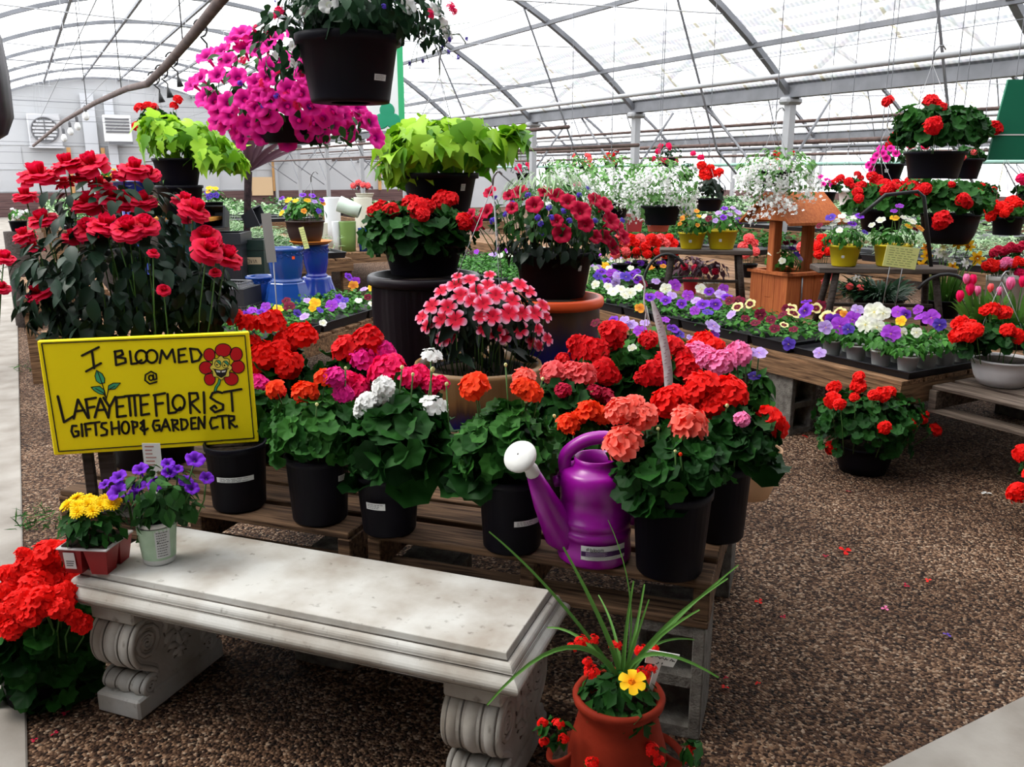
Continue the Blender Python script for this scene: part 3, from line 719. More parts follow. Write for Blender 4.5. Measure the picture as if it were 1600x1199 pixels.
fl = at(93, 912, z=.375); ux_ = Vector((math.cos(BYAW), math.sin(BYAW), 0)); vy_ = Vector((-math.sin(BYAW), math.cos(BYAW), 0))
bc = Vector((fl.x, fl.y, 0)) + ux_*bl/2 + vy_*bd/2
bench = thing('garden_bench', 'antiqued white concrete garden bench with scrolled legs in front of the pallets', 'bench', bc, None, BYAW)
def rect_loft(mb, prof, lx, ly, m=0):
    v = []
    for ins, z in prof:
        a, b = lx/2-ins, ly/2-ins; v += [(-a, -b, z), (a, -b, z), (a, b, z), (-a, b, z)]
    k = len(prof); f = [(4*i+j, 4*i+(j+1) % 4, 4*i+4+(j+1) % 4, 4*i+4+j) for i in range(k-1) for j in range(4)]
    f += [(3, 2, 1, 0), (4*k-4, 4*k-3, 4*k-2, 4*k-1)]; mb.add(v, f, m)
mb = MB()
pr = [(.045, .335), (.028, .337), (.026, .345), (.012, .347)] + [(.014 - .016*math.sin(PI*i/8), .347 + .03*i/8) for i in range(9)] + \
     [(.014, .379), (.017, .381)] + [(.018 + .014*(1-math.cos(PI/2*i/5)), .381 + .012*math.sin(PI/2*i/5)) for i in range(6)] + [(.036, .393), (.038, .397), (.040, .404), (.0415, .405)]
pr = [(i, .405-(.405-z)*1.42) for i, z in pr]; rect_loft(mb, pr, bl, bd); mb.build('seat', STONE, bench, False)
mb = MB()
for ins, z in ((.0165, .3695), (.0365, .390)):
    a, b = bl/2-ins+.001, bd/2-ins+.001
    mb.tube([(-a, -b, z), (a, -b, z), (a, b, z), (-a, b, z), (-a, -b, z)], .0018, 4)
mb.build('seat_groove', GROOVE, bench)
def scroll_profile():
    """front half outline (y outwards, z up) of the S-scroll"""
    pts = []
    for a in np.linspace(math.radians(95), math.radians(-48), 15): pts.append((.112 + .06*math.cos(a), .215 + .078*math.sin(a)))
    pts += [(.132, .142), (.112, .126), (.1, .114), (.098, .106)]
    for a in np.linspace(math.radians(120), math.radians(-80), 11): pts.append((.116 + .032*math.cos(a), .08 + .027*math.sin(a)))
    return [(y, z*.9+.004) for y, z in pts]
SP = scroll_profile()
for sx in (-1, 1):
    lg = bpy.data.objects.new('leg', None); COL.objects.link(lg); lg.parent = bench; lg.location = (sx*(bl/2-.12), 0, 0)
    w = .065; MY = Matrix(((0, 0, 1, 0), (1, 0, 0, 0), (0, 1, 0, 0), (0, 0, 0, 1)))       # polygon (y,z) pushed along x
    poly = [(y, z) for y, z in SP] + [(-y, z) for y, z in reversed(SP)]
    mb = MB(); mb.prism(poly, -w, w, 0, MY); mb.build('scroll_body', STONE, lg, False)
    mb = MB(); mb.box((-.072, -.17, .0), (.072, .17, .058), bev=.006); mb.build('base_block', STONE, lg, False)
    mb = MB(); mb.box((-.07, -.155, .268), (.07, .155, .308), bev=.005); mb.build('top_block', STONE, lg, False)
    mb = MB()                                                                                # flutes down the curved front and back
    for s in (-1, 1):
        NP_ = []
        for i in range(len(SP)):
            a, b = SP[max(i-1, 0)], SP[min(i+1, len(SP)-1)]; ty, tz = b[0]-a[0], b[1]-a[1]; l = math.hypot(ty, tz); NP_.append((-tz/l, ty/l))
        for fx, r_, ins in ((-.046, .02, .0155), (.0, .024, .018), (.046, .02, .0155)):
            mb = MB(); mb.tube([(fx, s*(y-n[0]*ins), z-n[1]*ins) for (y, z), n in zip(SP, NP_)], r_, 14); mb.build('flute', STONE, lg)
        for fx in (-.024, .024, .058, -.058): mb = MB(); mb.tube([(fx, s*(y+n[0]*.0004), z+n[1]*.0004) for (y, z), n in zip(SP[2:-3], NP_[2:-3])], .0022, 5); mb.build('flute_groove', GROOVE, lg)
    mb = MB(); mg = MB()
    for fx in (-1, 1):
        X = fx*w
        for s in (-1, 1):
            mb.tube([(X, s*(y-.008), z) for y, z in SP], .008, 6)                            # raised edge
            for (cy_, cz, r0, tn, dr) in ((.112, .2, .05, 2.3, 1), (.116, .076, .021, 1.6, -1)):
                sp2 = [(X, s*(cy_ + dr*r0*(1-.88*i/24)*math.cos(2*PI*tn*i/24 + PI*.1)), cz + r0*(1-.88*i/24)*math.sin(2*PI*tn*i/24 + PI*.1)) for i in range(25)]
                mb.tube(sp2, [.0075*(1-.4*i/24) for i in range(25)], 6)
                mg.tube([(X+fx*.001, q[1]*1.0, q[2]-.006) for q in sp2], .0025, 4)
            for (a0, y0, z0, ln) in ((1.9, .05, .16, .05), (1.2, .045, .19, .045), (2.6, .04, .14, .04), (.5, .03, .21, .04), (2.2, .02, .11, .045), (1.5, .015, .225, .03)):
                P = [(X, s*(y0 + ln*q*math.cos(a0+q*.9)), z0 + ln*q*math.sin(a0+q*.9)) for q in np.linspace(0, 1, 6)]
                mb.tube(P, [.004, .009, .011, .01, .007, .003], 6); mg.tube([(x+fx*.002, y+.005*s, z-.007) for x, y, z in P], .002, 4)
        for q in range(4): mb.tube([(X, 0, .1+.04*q), (X, 0, .13+.04*q)], [.012, .004], 6)
    mb.build('scrollwork', STONE, lg); mg.build('carved_groove', GROOVE, lg)

# red cell pack with yellow blooms and green-white pot of violet petunias, both standing on the bench
REDP = mat('red_plastic', (.3, .006, .01), .4, .4)
p = at(172, 884, z=.405); t = thing('cell_pack', 'red plastic cell pack of yellow chrysanthemums on the bench end', 'plant pack', p, None, BYAW+.25)
mb = MB(); c = .062
for i in range(2):
    for j in range(1, 2):
        pass
for i, j in ((0, 0), (1, 0), (0, 1), (1, 1)):
    M = Matrix.Translation((-.066 + i*.068, -.03 + j*.062, 0)); k = 4
    v = []
    for (h, q) in ((0, .021), (.07, .031)): v += [(-q, -q, h), (q, -q, h), (q, q, h), (-q, q, h)]
    mb.add([tuple(M @ Vector(x)) for x in v], [(0, 1, 5, 4), (1, 2, 6, 5), (2, 3, 7, 6), (3, 0, 4, 7), (3, 2, 1, 0)])
mb.build('cells', REDP, t, False)
mb = MB(); mb.box((-.1, -.065, .068), (.036, .066, .073), bev=.002); mb.build('rim', mat('pale_rim', (.5, .45, .45), .5), t, False)
mb = MB(); mb.box((-.09, -.055, .07), (.026, .056, .077)); mb.build('soil', SOIL, t, False)
mb = MB(); v = [(-.083, -.0585, .016), (-.053, -.0585, .016), (-.053, -.0625, .062), (-.083, -.0625, .062)]; mb.add(v, [(0, 1, 2, 3)], 0)
for i in range(6):
    z = .024+.006*i; mb.add([(-.078, -.0595-.0002*i-.0006, z), (-.06+.002*(i % 3), -.0595-.0002*i-.0006, z), (-.06+.002*(i % 3), -.0598-.0002*i-.0006, z+.003), (-.078, -.0598-.0002*i-.0006, z+.003)], [(0, 1, 2, 3)], 1)
mb.build('barcode_label', [STICK, INK], t, False)
mb = MB(); dome(mb, (-.03, 0, .1), (.085, .075, .07), 150, 'small', .035, zmin=-.3); mb.build('foliage', LEAF['ger'], t)
for i in range(17):
    a = i*2.4; r = .062*math.sqrt(i/17)
    flower(t, 'mum', 'yellow', (-.03 + r*1.15*math.cos(a), r*.8*math.sin(a), .168 + .012*(1-r/.06) + RNG.normal()*.004), (math.cos(a)*.4, math.sin(a)*.4-.3, 1), .021)

GREENL = mat('mint_label', (.42, .58, .4), .5, noise=(.5, .66, .48), nscale=30)
p = at(250, 876, z=.405)
t = plant('potted_petunia', 'violet petunias in a mint green and white labelled pot on the bench', 'potted plant', p,
  ('nursery', 29, 24, 66, WHITEP), [(262, 800, 52, 40, 110, 'oval', 26, 'petunia'), (250, 768, 62, 40, 90, 'oval', 20, 'petunia'), (246, 826, 22, 18, 8, 'oval', 40, 'petunia', dict(fill=.9))],
  [(183, 768, 17, 'petunia', 'violet', -.03), (185, 745, 14, 'petunia', 'violet'), (163, 757, 10, 'petunia', 'violet'), (219, 733, 13, 'petunia', 'violet'), (243, 757, 14, 'petunia', 'violet', -.03), (217, 760, 12, 'petunia', 'violet'),
   (265, 738, 13, 'petunia', 'violet'), (262, 724, 11, 'petunia', 'violet'), (305, 718, 16, 'petunia', 'violet'), (290, 752, 12, 'petunia', 'violet'), (300, 763, 12, 'petunia', 'violet', -.02), (323, 747, 12, 'petunia', 'violet'), (205, 775, 13, 'petunia', 'violet'), (278, 733, 9, 'petunia', 'violet')])
po = [c for c in t.children if c.name.startswith('pot')][0]; k = ppm(p)
mb = MB(); R0, R1, hh = 24/k, 29/k, .115
h = po.dimensions.z; mb.lathe([(R0+(R1-R0)*q+.0012, h*(.14 + .74*q)) for q in (0, .5, 1)], 32); mb.build('printed_band', GREENL, po)
sticker(po, R0, R1, h, h*.2, h*.86, to_cam_az(p)+.25, .036, lines=10, off=.002)

# ------------------------------------------------------------------ pallets on cinder blocks
PYAW = math.radians(-48.5); PZ = .44
def pallet(name, label, corner, ln, dp, yaw, z=PZ, th=.125, m=None, n=7, seed=0):
    """corner = front right top corner; ln runs along the front, dp goes back"""
    u = Vector((math.cos(yaw), math.sin(yaw), 0)); c = Vector((corner[0], corner[1], 0)) - u*ln
    t = thing(name, label, 'pallet', (c.x, c.y, z), None, yaw); m = m or PALLETW; rr = random.Random(seed)
    bw = dp/n
    for i in range(n):
        mb = MB(); y0 = i*bw + rr.uniform(0, .006); mb.box((rr.uniform(-.006, .006), y0, -.02), (ln + rr.uniform(-.006, .006), y0 + bw*.8, rr.uniform(-.002, .001)), bev=.003); mb.build('deck_board', m, t, False)
    for x in (.0, ln/2-.02, ln-.04):
        mb = MB(); mb.box((x, .004, -th+.018), (x+.04, dp-.02, -.0205), bev=.003); mb.build('stringer', m, t, False)
    for y in (0, dp/2-.05, dp-.12):
        mb = MB(); mb.box((0, y, -th), (ln, y+.1, -th+.0175), bev=.002); mb.build('bottom_board', m, t, False)
    return t
C2 = at(1110, 912, z=PZ); C1 = at(545, 835, z=PZ)
pallet('wooden_pallet', 'weathered wooden pallet holding the purple watering can and white geraniums', C2, .93, 1.02, PYAW, seed=1)
pallet('wooden_pallet', 'weathered wooden pallet behind the yellow sign with its board ends showing', C1, 1.03, 1.02, PYAW, seed=2)
def cinder(label, p, yaw, h, w=.19, dd=.2, holes=2, lie=False):
    t = tag(None or bpy.data.objects.new('cinder_block', None), label, 'concrete block', 'cinder blocks under the tables') if False else None
    mb = MB(); e = .03
    mb.box((-w/2, 0, 0), (-w/2+e, dd, h), bev=.003); mb.box((w/2-e, 0, 0), (w/2, dd, h), bev=.003)
    k = holes+1
    for i in range(k):
        z = (h-e)*i/(k-1); mb.box((-w/2+e*.98, .002, z), (w/2-e*.98, dd-.002, z+e))
    mb.box((-w/2+e*.9, dd*.48, .001), (w/2-e*.9, dd*.55, h-.001))
    o = mb.build('cinder_block', BLOCK, None, False); o.location = p; o.rotation_euler = (0, 0, yaw)
    return tag(o, label, 'concrete block', 'cinder blocks under the tables')
uu = Vector((math.cos(PYAW), math.sin(PYAW), 0)); vv = Vector((-math.sin(PYAW), math.cos(PYAW), 0))
c2 = Vector((C2.x, C2.y, 0)); c1 = Vector((C1.x, C1.y, 0)); hb = PZ-.126
cinder('hollow cinder block under the pallet corner behind the terracotta jar', c2 - uu*.1 + vv*.005, PYAW, hb)
cinder('cinder block under the back corner of the watering can pallet by the gravel', c2 - uu*.1 + vv*.8, PYAW, hb)
cinder('shaded cinder block under the pallet in the dark behind the bench', c2 - uu*.8 + vv*.02, PYAW, hb)
cinder('cinder block under the sign pallet where it meets the next pallet', c1 - uu*.12 + vv*.02, PYAW, hb)
cinder('cinder block under the outer corner of the sign pallet behind the bench end', c1 - uu*.93 + vv*.02, PYAW, hb)

# ------------------------------------------------------------------ the yellow sign
K = [(62, 532, 2.32), (390, 518, 2.42), (403, 690, 2.42), (83, 711, 2.32)]
TL, TR, BR, BL = [at(x, y, d=d) for x, y, d in K]
ctr = (TL+TR+BR+BL)/4; ax = ((TR-TL)+(BR-BL)); syaw = math.atan2(ax.y, ax.x); SW = ((TR-TL).length+(BR-BL).length)/2; SH = (TL.z-BL.z+TR.z-BR.z)/2
roll = math.atan2((TR.z-TL.z+BR.z-BL.z)/2, SW)
sign = thing('painted_sign', 'yellow hand-lettered florist sign on dark stakes behind the bench', 'sign', ctr, None, syaw)
YEL = mat('sign_yellow', (1, .8, .004), .55, .2)
brd = bpy.data.objects.new('board', None)
mb = MB(); mb.box((-SW/2, -.008, -SH/2), (SW/2, .008, SH/2), bev=.003); brd = mb.build('board', YEL, sign, False); brd.rotation_euler = (0, -roll, 0)
src = [(237, 118), (1487, 68), (1537, 728), (315, 800)]; dst = [(-SW/2, SH/2), (SW/2, SH/2), (SW/2, -SH/2), (-SW/2, -SH/2)]
A = []; bb_ = []
for (x, y), (u, v) in zip(src, dst):
    A.append([x, y, 1, 0, 0, 0, -u*x, -u*y]); bb_.append(u); A.append([0, 0, 0, x, y, 1, -v*x, -v*y]); bb_.append(v)
HM = np.linalg.solve(np.array(A, float), np.array(bb_, float))
def hm(x, y): w = HM[6]*x + HM[7]*y + 1; return ((HM[0]*x+HM[1]*y+HM[2])/w, (HM[3]*x+HM[4]*y+HM[5])/w)
MS = Matrix(((1, 0, 0, 0), (0, 0, -1, 0), (0, 1, 0, 0), (0, 0, 0, 1)))                       # local XY -> board XZ, height towards the viewer
def stroke(mb, pts, w, h, m=0, f=hm):
    P = [f(*q) for q in pts]
    for a, b in zip(P, P[1:]):
        dx, dy = b[0]-a[0], b[1]-a[1]; l = math.hypot(dx, dy) or 1; nx, ny = -dy/l*w/2, dx/l*w/2
        mb.prism([(a[0]-nx, a[1]-ny), (b[0]-nx, b[1]-ny), (b[0]+nx, b[1]+ny), (a[0]+nx, a[1]+ny)], .0082, h, m, MS)
    for a in P: mb.prism([(a[0]+w/2*math.cos(2*PI*k/8), a[1]+w/2*math.sin(2*PI*k/8)) for k in range(8)], .0082, h, m, MS)
def ell(cx, cy_, rx_, ry_, a0=0, a1=360, n=16): return [(cx + rx_*math.cos(math.radians(a0+(a1-a0)*i/n)), cy_ + ry_*math.sin(math.radians(a0+(a1-a0)*i/n))) for i in range(n+1)]
LINES = {
 'lettering': (.0062, [[(500, 205), (600, 155)], [(560, 180), (570, 280)], [(522, 298), (610, 250)], [(695, 180), (700, 262)], [(692, 182), (735, 175), (742, 198), (705, 215), (755, 222), (757, 246), (700, 262)],
   [(783, 180), (790, 255), (820, 252), (850, 232)], ell(850, 213, 34, 38), ell(912, 211, 33, 38), [(958, 250), (972, 175), (1000, 225), (1035, 170), (1048, 245)],
   [(1070, 172), (1072, 247)], [(1070, 172), (1112, 165)], [(1070, 207), (1105, 202)], [(1072, 247), (1120, 240)], [(1140, 165), (1150, 245)], [(1138, 166), (1185, 170), (1207, 203), (1190, 235), (1150, 246)]]),
 'lettering_at': (.0042, [ell(904, 338, 13, 15), [(918, 320), (921, 350), (938, 345), (935, 315), (905, 300), (872, 320), (868, 352), (895, 374), (938, 362)]]),
 'lettering_name': (.0066, [[(350, 445), (382, 600), (437, 565)], [(440, 578), (468, 465), (525, 575)], [(455, 535), (505, 528)], [(515, 465), (530, 575)], [(512, 465), (575, 455)], [(520, 515), (565, 508)],
   [(565, 572), (600, 460), (645, 570)], [(580, 530), (630, 525)], [(620, 455), (655, 512)], [(690, 450), (655, 512), (645, 574)], [(695, 455), (698, 570)], [(695, 455), (745, 450)], [(696, 510), (735, 505)], [(698, 570), (750, 563)],
   [(745, 447), (830, 440)], [(770, 448), (778, 563)], [(802, 446), (808, 563)], [(838, 445), (842, 560)], [(838, 445), (888, 438)], [(840, 500), (880, 494)], [(842, 560), (888, 552)],
   [(925, 440), (932, 565)], [(918, 442), (985, 430)], [(927, 495), (972, 488)], [(1000, 435), (1004, 550), (1045, 545), (1075, 515)], ell(1065, 487, 36, 45), [(1130, 430), (1135, 550)], [(1128, 432), (1175, 430), (1182, 462), (1137, 490), (1190, 545)],
   [(1215, 425), (1218, 550)], [(1325, 430), (1300, 422), (1268, 430), (1255, 458), (1290, 482), (1330, 500), (1328, 528), (1280, 545), (1255, 522), (1278, 505), (1290, 520)], [(1335, 425), (1440, 408)], [(1380, 420), (1386, 538)]]),
 'lettering_trade': (.0062, [[(455, 622), (430, 622), (424, 655), (438, 688), (465, 680), (465, 655), (448, 655)], [(485, 612), (489, 685)], [(507, 610), (513, 682)], [(503, 612), (545, 605)], [(508, 645), (537, 641)], [(540, 607), (592, 600)], [(566, 605), (571, 678)],
   [(632, 605), (606, 608), (602, 630), (636, 650), (632, 675), (600, 680)], [(662, 600), (666, 675)], [(705, 597), (708, 672)], [(663, 640), (706, 635)], ell(745, 634, 22, 36), [(787, 597), (793, 670)], [(783, 599), (815, 603), (815, 627), (790, 636)],
   [(850, 597), (836, 606), (852, 621), (834, 640), (852, 657), (878, 640)], [(855, 590), (858, 675)], [(945, 592), (917, 594), (908, 625), (921, 655), (948, 648), (948, 622), (930, 622)], [(958, 655), (985, 585), (1010, 652)], [(968, 630), (1000, 628)],
   [(1024, 588), (1031, 655)], [(1020, 590), (1055, 592), (1055, 612), (1028, 622), (1062, 650)], [(1077, 585), (1081, 650)], [(1073, 586), (1108, 590), (1117, 618), (1105, 640), (1081, 650)], [(1137, 580), (1139, 645)], [(1137, 580), (1165, 577)], [(1138, 612), (1160, 609)], [(1139, 645), (1168, 641)],
   [(1180, 645), (1182, 575), (1215, 640), (1218, 570)], [(1290, 577), (1260, 578), (1249, 608), (1260, 643), (1295, 632)], [(1295, 570), (1350, 565)], [(1322, 568), (1328, 640)], [(1362, 565), (1366, 640)], [(1358, 567), (1394, 570), (1394, 590), (1365, 602), (1400, 635)], [(1410, 628), (1411, 631)]]),
 'border_line': (.0026, [[(265, 132), (1465, 90), (1510, 702), (345, 775), (265, 132)]]),
}
PAINT = mat('black_paint', (.012, .008, .008), .5)
for nm, (w, sts) in LINES.items():
    mb = MB()
    for s_ in sts: stroke(mb, s_, w, .0098)
    mb.build('border_line' if nm == 'border_line' else 'lettering', PAINT, brd, False)
def blob(mb, pts, h, m): mb.prism([hm(*q) for q in reversed(pts)], .0082, h, m, MS)
SR = mat('sign_red', (.62, .006, .012), .5); SG = mat('sign_green_paint', (.06, .42, .2), .5); SY = mat('sign_pale_yellow', (.9, .75, .1), .5)
mb = MB()
for cx, c_y, rx_, ry_ in ((1335, 176, 48, 39), (1412, 200, 37, 41), (1421, 275, 40, 38), (1381, 347, 41, 38), (1253, 347, 33, 37), (1232, 280, 41, 38), (1253, 203, 34, 38)):
    blob(mb, ell(cx, c_y, rx_, ry_, n=20)[:-1], .0090, 0); stroke(mb, ell(cx, c_y, rx_, ry_, n=20), .0022, .0094, 1)
mb.build('painted_petals', [SR, PAINT], brd, False)
mb = MB(); stroke(mb, [(1312, 350), (1305, 375), (1290, 395), (1283, 420)], .0085, .0088, 1); stroke(mb, [(1312, 350), (1305, 375), (1290, 395), (1284, 417)], .0045, .0092, 0)
stroke(mb, [(637, 468), (628, 420), (612, 365), (590, 300)], .0024, .0092, 1); stroke(mb, [(637, 460), (650, 408), (690, 385)], .0024, .0092, 1); stroke(mb, [(637, 460), (618, 425), (575, 400)], .0024, .0092, 1)
for L_ in ([(583, 292), (615, 312), (630, 340), (628, 366), (603, 372), (580, 355), (573, 325)], [(548, 392), (598, 386), (624, 408), (628, 438), (592, 430), (565, 412)], [(722, 368), (680, 368), (652, 383), (648, 407), (690, 403)]):
    blob(mb, L_, .0088, 0); stroke(mb, L_ + [L_[0]], .002, .0094, 1)
mb.build('painted_leaves', [SG, PAINT], brd, False)
mb = MB()
sc = [(1321 + (60+7*math.cos(8*math.radians(a)))*math.cos(math.radians(a)), 280 + (66+7*math.cos(8*math.radians(a)))*math.sin(math.radians(a))) for a in range(0, 360, 9)]
blob(mb, sc, .0096, 0); stroke(mb, sc+[sc[0]], .0018, .0099, 1)
for cx, c_y in ((1303, 256), (1347, 260)):
    stroke(mb, ell(cx, c_y, 19, 22), .0016, .0102, 1); blob(mb, ell(cx+4, c_y-4, 14, 16, -150, 30, 10), .0100, 2); stroke(mb, [(cx-10, c_y-18), (cx+17, c_y+8)], .0018, .0103, 1); stroke(mb, [(cx-6, c_y+5), (cx-5, c_y+6)], .0045, .0103, 1)
blob(mb, [(1278, 289), (1320, 295), (1360, 289), (1348, 325), (1322, 340), (1295, 325)], .0101, 1); blob(mb, [(1290, 294), (1318, 298), (1316, 308), (1296, 306)], .0104, 3); blob(mb, [(1324, 299), (1350, 294), (1346, 305), (1326, 308)], .0104, 3)
stroke(mb, [(1272, 286), (1320, 295), (1366, 284)], .002, .0103, 1)
mb.build('painted_face', [SY, PAINT, SG, WHITEP], brd, False)
foot = at(205, 748, z=PZ); fx = (foot-ctr); R = Matrix.Rotation(-syaw, 3, 'Z'); fl_ = R @ fx
mb = MB(); mb.box((fl_.x-.055, .012, fl_.z), (fl_.x-.028, .035, SH/2-.02), bev=.002, M=Matrix.Rotation(math.radians(0), 4, 'Y')); mb.build('stake', DARKWOOD, sign, False)
mb = MB(); mb.box((fl_.x-.012, .012, fl_.z), (fl_.x+.03, .035, SH/2-.02), bev=.002); mb.build('stake', DARKWOOD, sign, False)

# ------------------------------------------------------------------ purple watering can
VIO = mat('purple_plastic', (.3, .003, .29), .3, .5)
p = at(928, 866, z=PZ+.002); k = ppm(p)
t = thing('watering_can', 'purple plastic watering can with white sprinkler head on the pallet edge', 'watering can', p, None, -YAW - .15)
r = 57/k; h = .235
mb = MB(); mb.lathe([(r*.5, 0), (r*.97, 0), (r*1.0, .006), (r*1.0, .03), (r*.985, .036), (r*.965, h*.28), (r*.985, h*.285), (r*.985, h*.36), (r*.96, h*.365), (r*.96, h*.40), (r*.975, h*.405), (r*.975, h*.48), (r*.95, h*.485), (r*.945, h*.72), (r*.96, h*.73),
   (r*.955, h*.9), (r*.93, h*.96), (r*.85, h*1.0), (r*.62, h*1.02), (r*.58, h*1.08), (r*.6, h*1.13), (r*.55, h*1.13), (r*.53, h*.98)], 40); mb.disc(r*.53, h*.98, 40, 1); mb.build('body', [VIO, BLACKPOT], t)
mb = MB(); hp = [(-r*.8, 0, h*.93), (-r*.84, 0, h*1.1), (-r*.62, 0, h*1.22), (-r*.2, 0, h*1.32), (r*.35, 0, h*1.34), (r*.85, 0, h*1.22), (r*1.15, 0, h*.95), (r*1.2, 0, h*.65), (r*.95, 0, h*.4)]
P = []
for i in range(len(hp)-1):
    for q in range(4):
        a, b = Vector(hp[i]), Vector(hp[i+1]); pa, pb = Vector(hp[max(i-1, 0)]), Vector(hp[min(i+2, len(hp)-1)]); s_ = q/4
        P.append(a*(2*s_**3-3*s_*s_+1) + (b-pa)*.5*(s_**3-2*s_*s_+s_) + b*(3*s_*s_-2*s_**3) + (pb-a)*.5*(s_**3-s_*s_))
mb.tube(P + [Vector(hp[-1])], [.024] + [.017]*(len(P)-1) + [.015], 12); mb.build('handle', VIO, t)
mb = MB(); Rm = Matrix.Rotation(YAW+.15, 3, 'Z'); tip = Rm @ (at(832, 738, d=depth(p)-.1)-p); ros = Rm @ (at(812, 713, d=depth(p)-.115)-p)
mb.tube([(-r*.45, -.02, h*.22), (-r*.9, -.028, h*.3), Vector((-r*1.0, -.03, h*.34))*.5 + tip*.5, tip], [.052, .047, .031, .0165], 16); mb.build('spout', VIO, t)
mb = MB(); mb.tube([(-r*.93, 0, h*.84), (-r*1.12, 0, h*.82)], [.016, .0145], 10); mb.tube([(-r*.9, -.01, h*.58), (-r*1.12, -.02, h*.5)], [.022, .02], 10); mb.build('spout_rest', VIO, t)
dirn = (tip - Vector((-r, -.03, h*.34))).normalized(); look = (Rm @ (CAMP-p)).normalized(); axis = (dirn*.25 + look*.8 + Vector((-.3, 0, .25))).normalized()
rose = bpy.data.objects.new('sprinkler_head', None)
RM = frame(axis).to_4x4(); RM.translation = ros
mb = MB(); R_ = 25/k; mb.lathe([(.002, .012), (R_*.6, .0105), (R_*.93, .004), (R_, -.002), (R_*.96, -.008), (R_*.6, -.018), (.016, -.032)], 32, 0, RM)
mb.tube([tip - dirn*.005, tip + dirn*.012, ros - axis*.02], [.018, .017, .015], 12); mb.build('sprinkler_head', WHITEP, t)
az = math.atan2(*(lambda q: (q.y, q.x))(Rm @ (CAMP-p)))
sticker(t, r*.972, r*.985, h, h*.11, h*.27, az+.28, .115, [STICK, mat('purple_print', (.05, .01, .08), .6)], 0, .004)
mb = MB()
def cyl(a, z, o=.0055): rr = r*.98+o; return (rr*math.cos(a), rr*math.sin(a), z)
def cpatch(a0, a1, z0, z1, m, o=.0055, mb=None):
    v = []
    for j in range(7): a = a0+(a1-a0)*j/6; v += [cyl(a, z0, o), cyl(a, z1, o)]
    mb.add(v, [(2*j, 2*j+2, 2*j+3, 2*j+1) for j in range(6)], m)
w2 = .115/r/2; a0 = az+.28-w2; a1 = az+.28+w2
cpatch(a0, a1, h*.155, h*.21, 0, .0050, mb)
for q in range(4): cpatch(a0+.12, a0+.62+.05*(q % 2), h*(.163+.012*q), h*(.167+.012*q), 1, .0056, mb)
def lstroke(pts, m=2):
    for (x0, y0), (x1, y1) in zip(pts, pts[1:]):
        A_ = a0+.14+x0*.075; B_ = a0+.14+x1*.075; z0 = h*(.218+.034*y0); z1 = h*(.218+.034*y1); e = .0022
        d_ = Vector((B_-A_, (z1-z0)/r)); d_ = d_.normalized() if d_.length else Vector((1, 0)); n_ = Vector((-d_.y, d_.x))*.009
        mb.add([cyl(A_-n_.x, z0-n_.y*r, .006), cyl(B_-n_.x, z1-n_.y*r, .006), cyl(B_+n_.x, z1+n_.y*r, .006), cyl(A_+n_.x, z0+n_.y*r, .006)], [(0, 1, 2, 3)], m)
X = 1.4
for ch in 'bloom':
    g = {'b': [(0, 1.1), (0, 0), (.6, 0), (.6, .6), (0, .6)], 'l': [(.1, 1.1), (.1, 0)], 'o': [(0, 0), (.6, 0), (.6, .65), (0, .65), (0, 0)], 'm': [(0, 0), (0, .65), (.45, .65), (.45, 0), (.45, .65), (.9, .65), (.9, 0)]}[ch]
    lstroke([(X+x, y) for x, y in g]); X += .4 if ch == 'l' else (1.0 if ch != 'm' else 1.2)
lstroke([(0, .1), (.4, .9), (.9, .6), (.4, .2), (0, .7), (.8, 1)])
for q in range(2): cpatch(a0+.1, a0+.95, h*(.125+.012*q), h*(.129+.012*q), 3, .0056, mb)
mb.build('brand_print', [mat('purple_print', (.05, .01, .08), .6), mat('lilac_print', (.5, .4, .55), .6), INK, mat('faint_print', (.45, .45, .45), .6)], t, False)

# ================================================================== PLANTS ON THE PALLETS
def NP(rt, rb, h): return ('nursery', rt, rb, h, BLACKPOT)
def G(pts, col, kind='ger'): return [(q[0], q[1], q[2], kind, col) + tuple(q[3:]) for q in pts]
SP_ = dict(zmin=-.5)
def prow(bx, by): return at(bx, by, z=PZ+.002)
plant('potted_geranium', 'potted geranium with magenta heads half hidden behind the yellow sign, white strip on pot', 'potted plant', prow(375, 788), NP(45, 40, 98),
  [(400, 655, 50, 45, 70, 'round', 40, 'ger', dict(dd=.14))], G([(402, 600, 20, .06)], 'magenta') + G([(432, 612, 17, .05)], 'scarlet'), 'geraniums in black nursery pots', stick=(.5, -.1, 55, 8))
plant('potted_geranium', 'bushy potted geranium with orange-red heads beside the yellow sign', 'potted plant', prow(501, 808), NP(48, 42, 100),
  [(500, 678, 88, 62, 260, 'round', 29, 'gerlit')], G([(430, 607, 17), (476, 613, 23), (508, 590, 18)], 'orange') + G([(523, 588, 20), (535, 614, 18)], 'magenta') + [(495, 632, 7, 'bud', 'paleyellow'), (540, 575, 6, 'bud', 'paleyellow')], 'geraniums in black nursery pots', stick=(.66, .85, 18, 9))
plant('potted_geranium', 'white-flowered potted geranium with large dark leaves', 'potted plant', prow(609, 826), NP(49, 41, 92),
  [(620, 692, 82, 62, 115, 'round', 58, 'ger'), (615, 742, 62, 26, 22, 'round', 66, 'ger')], G([(598, 604, 19), (573, 630, 21), (592, 622, 15), (563, 642, 13)], 'white', 'ger') + G([(677, 636, 25)], 'white', 'gersparse') + G([(674, 558, 19)], 'white', 'gersparse') +
  [(628, 574, 8, 'bud', 'paleyellow'), (645, 585, 7, 'bud', 'paleyellow'), (698, 600, 8, 'bud', 'paleyellow'), (676, 577, 10, 'bud', 'paleyellow')], 'geraniums in black nursery pots', stick=(.5, -.45, 30, 11))
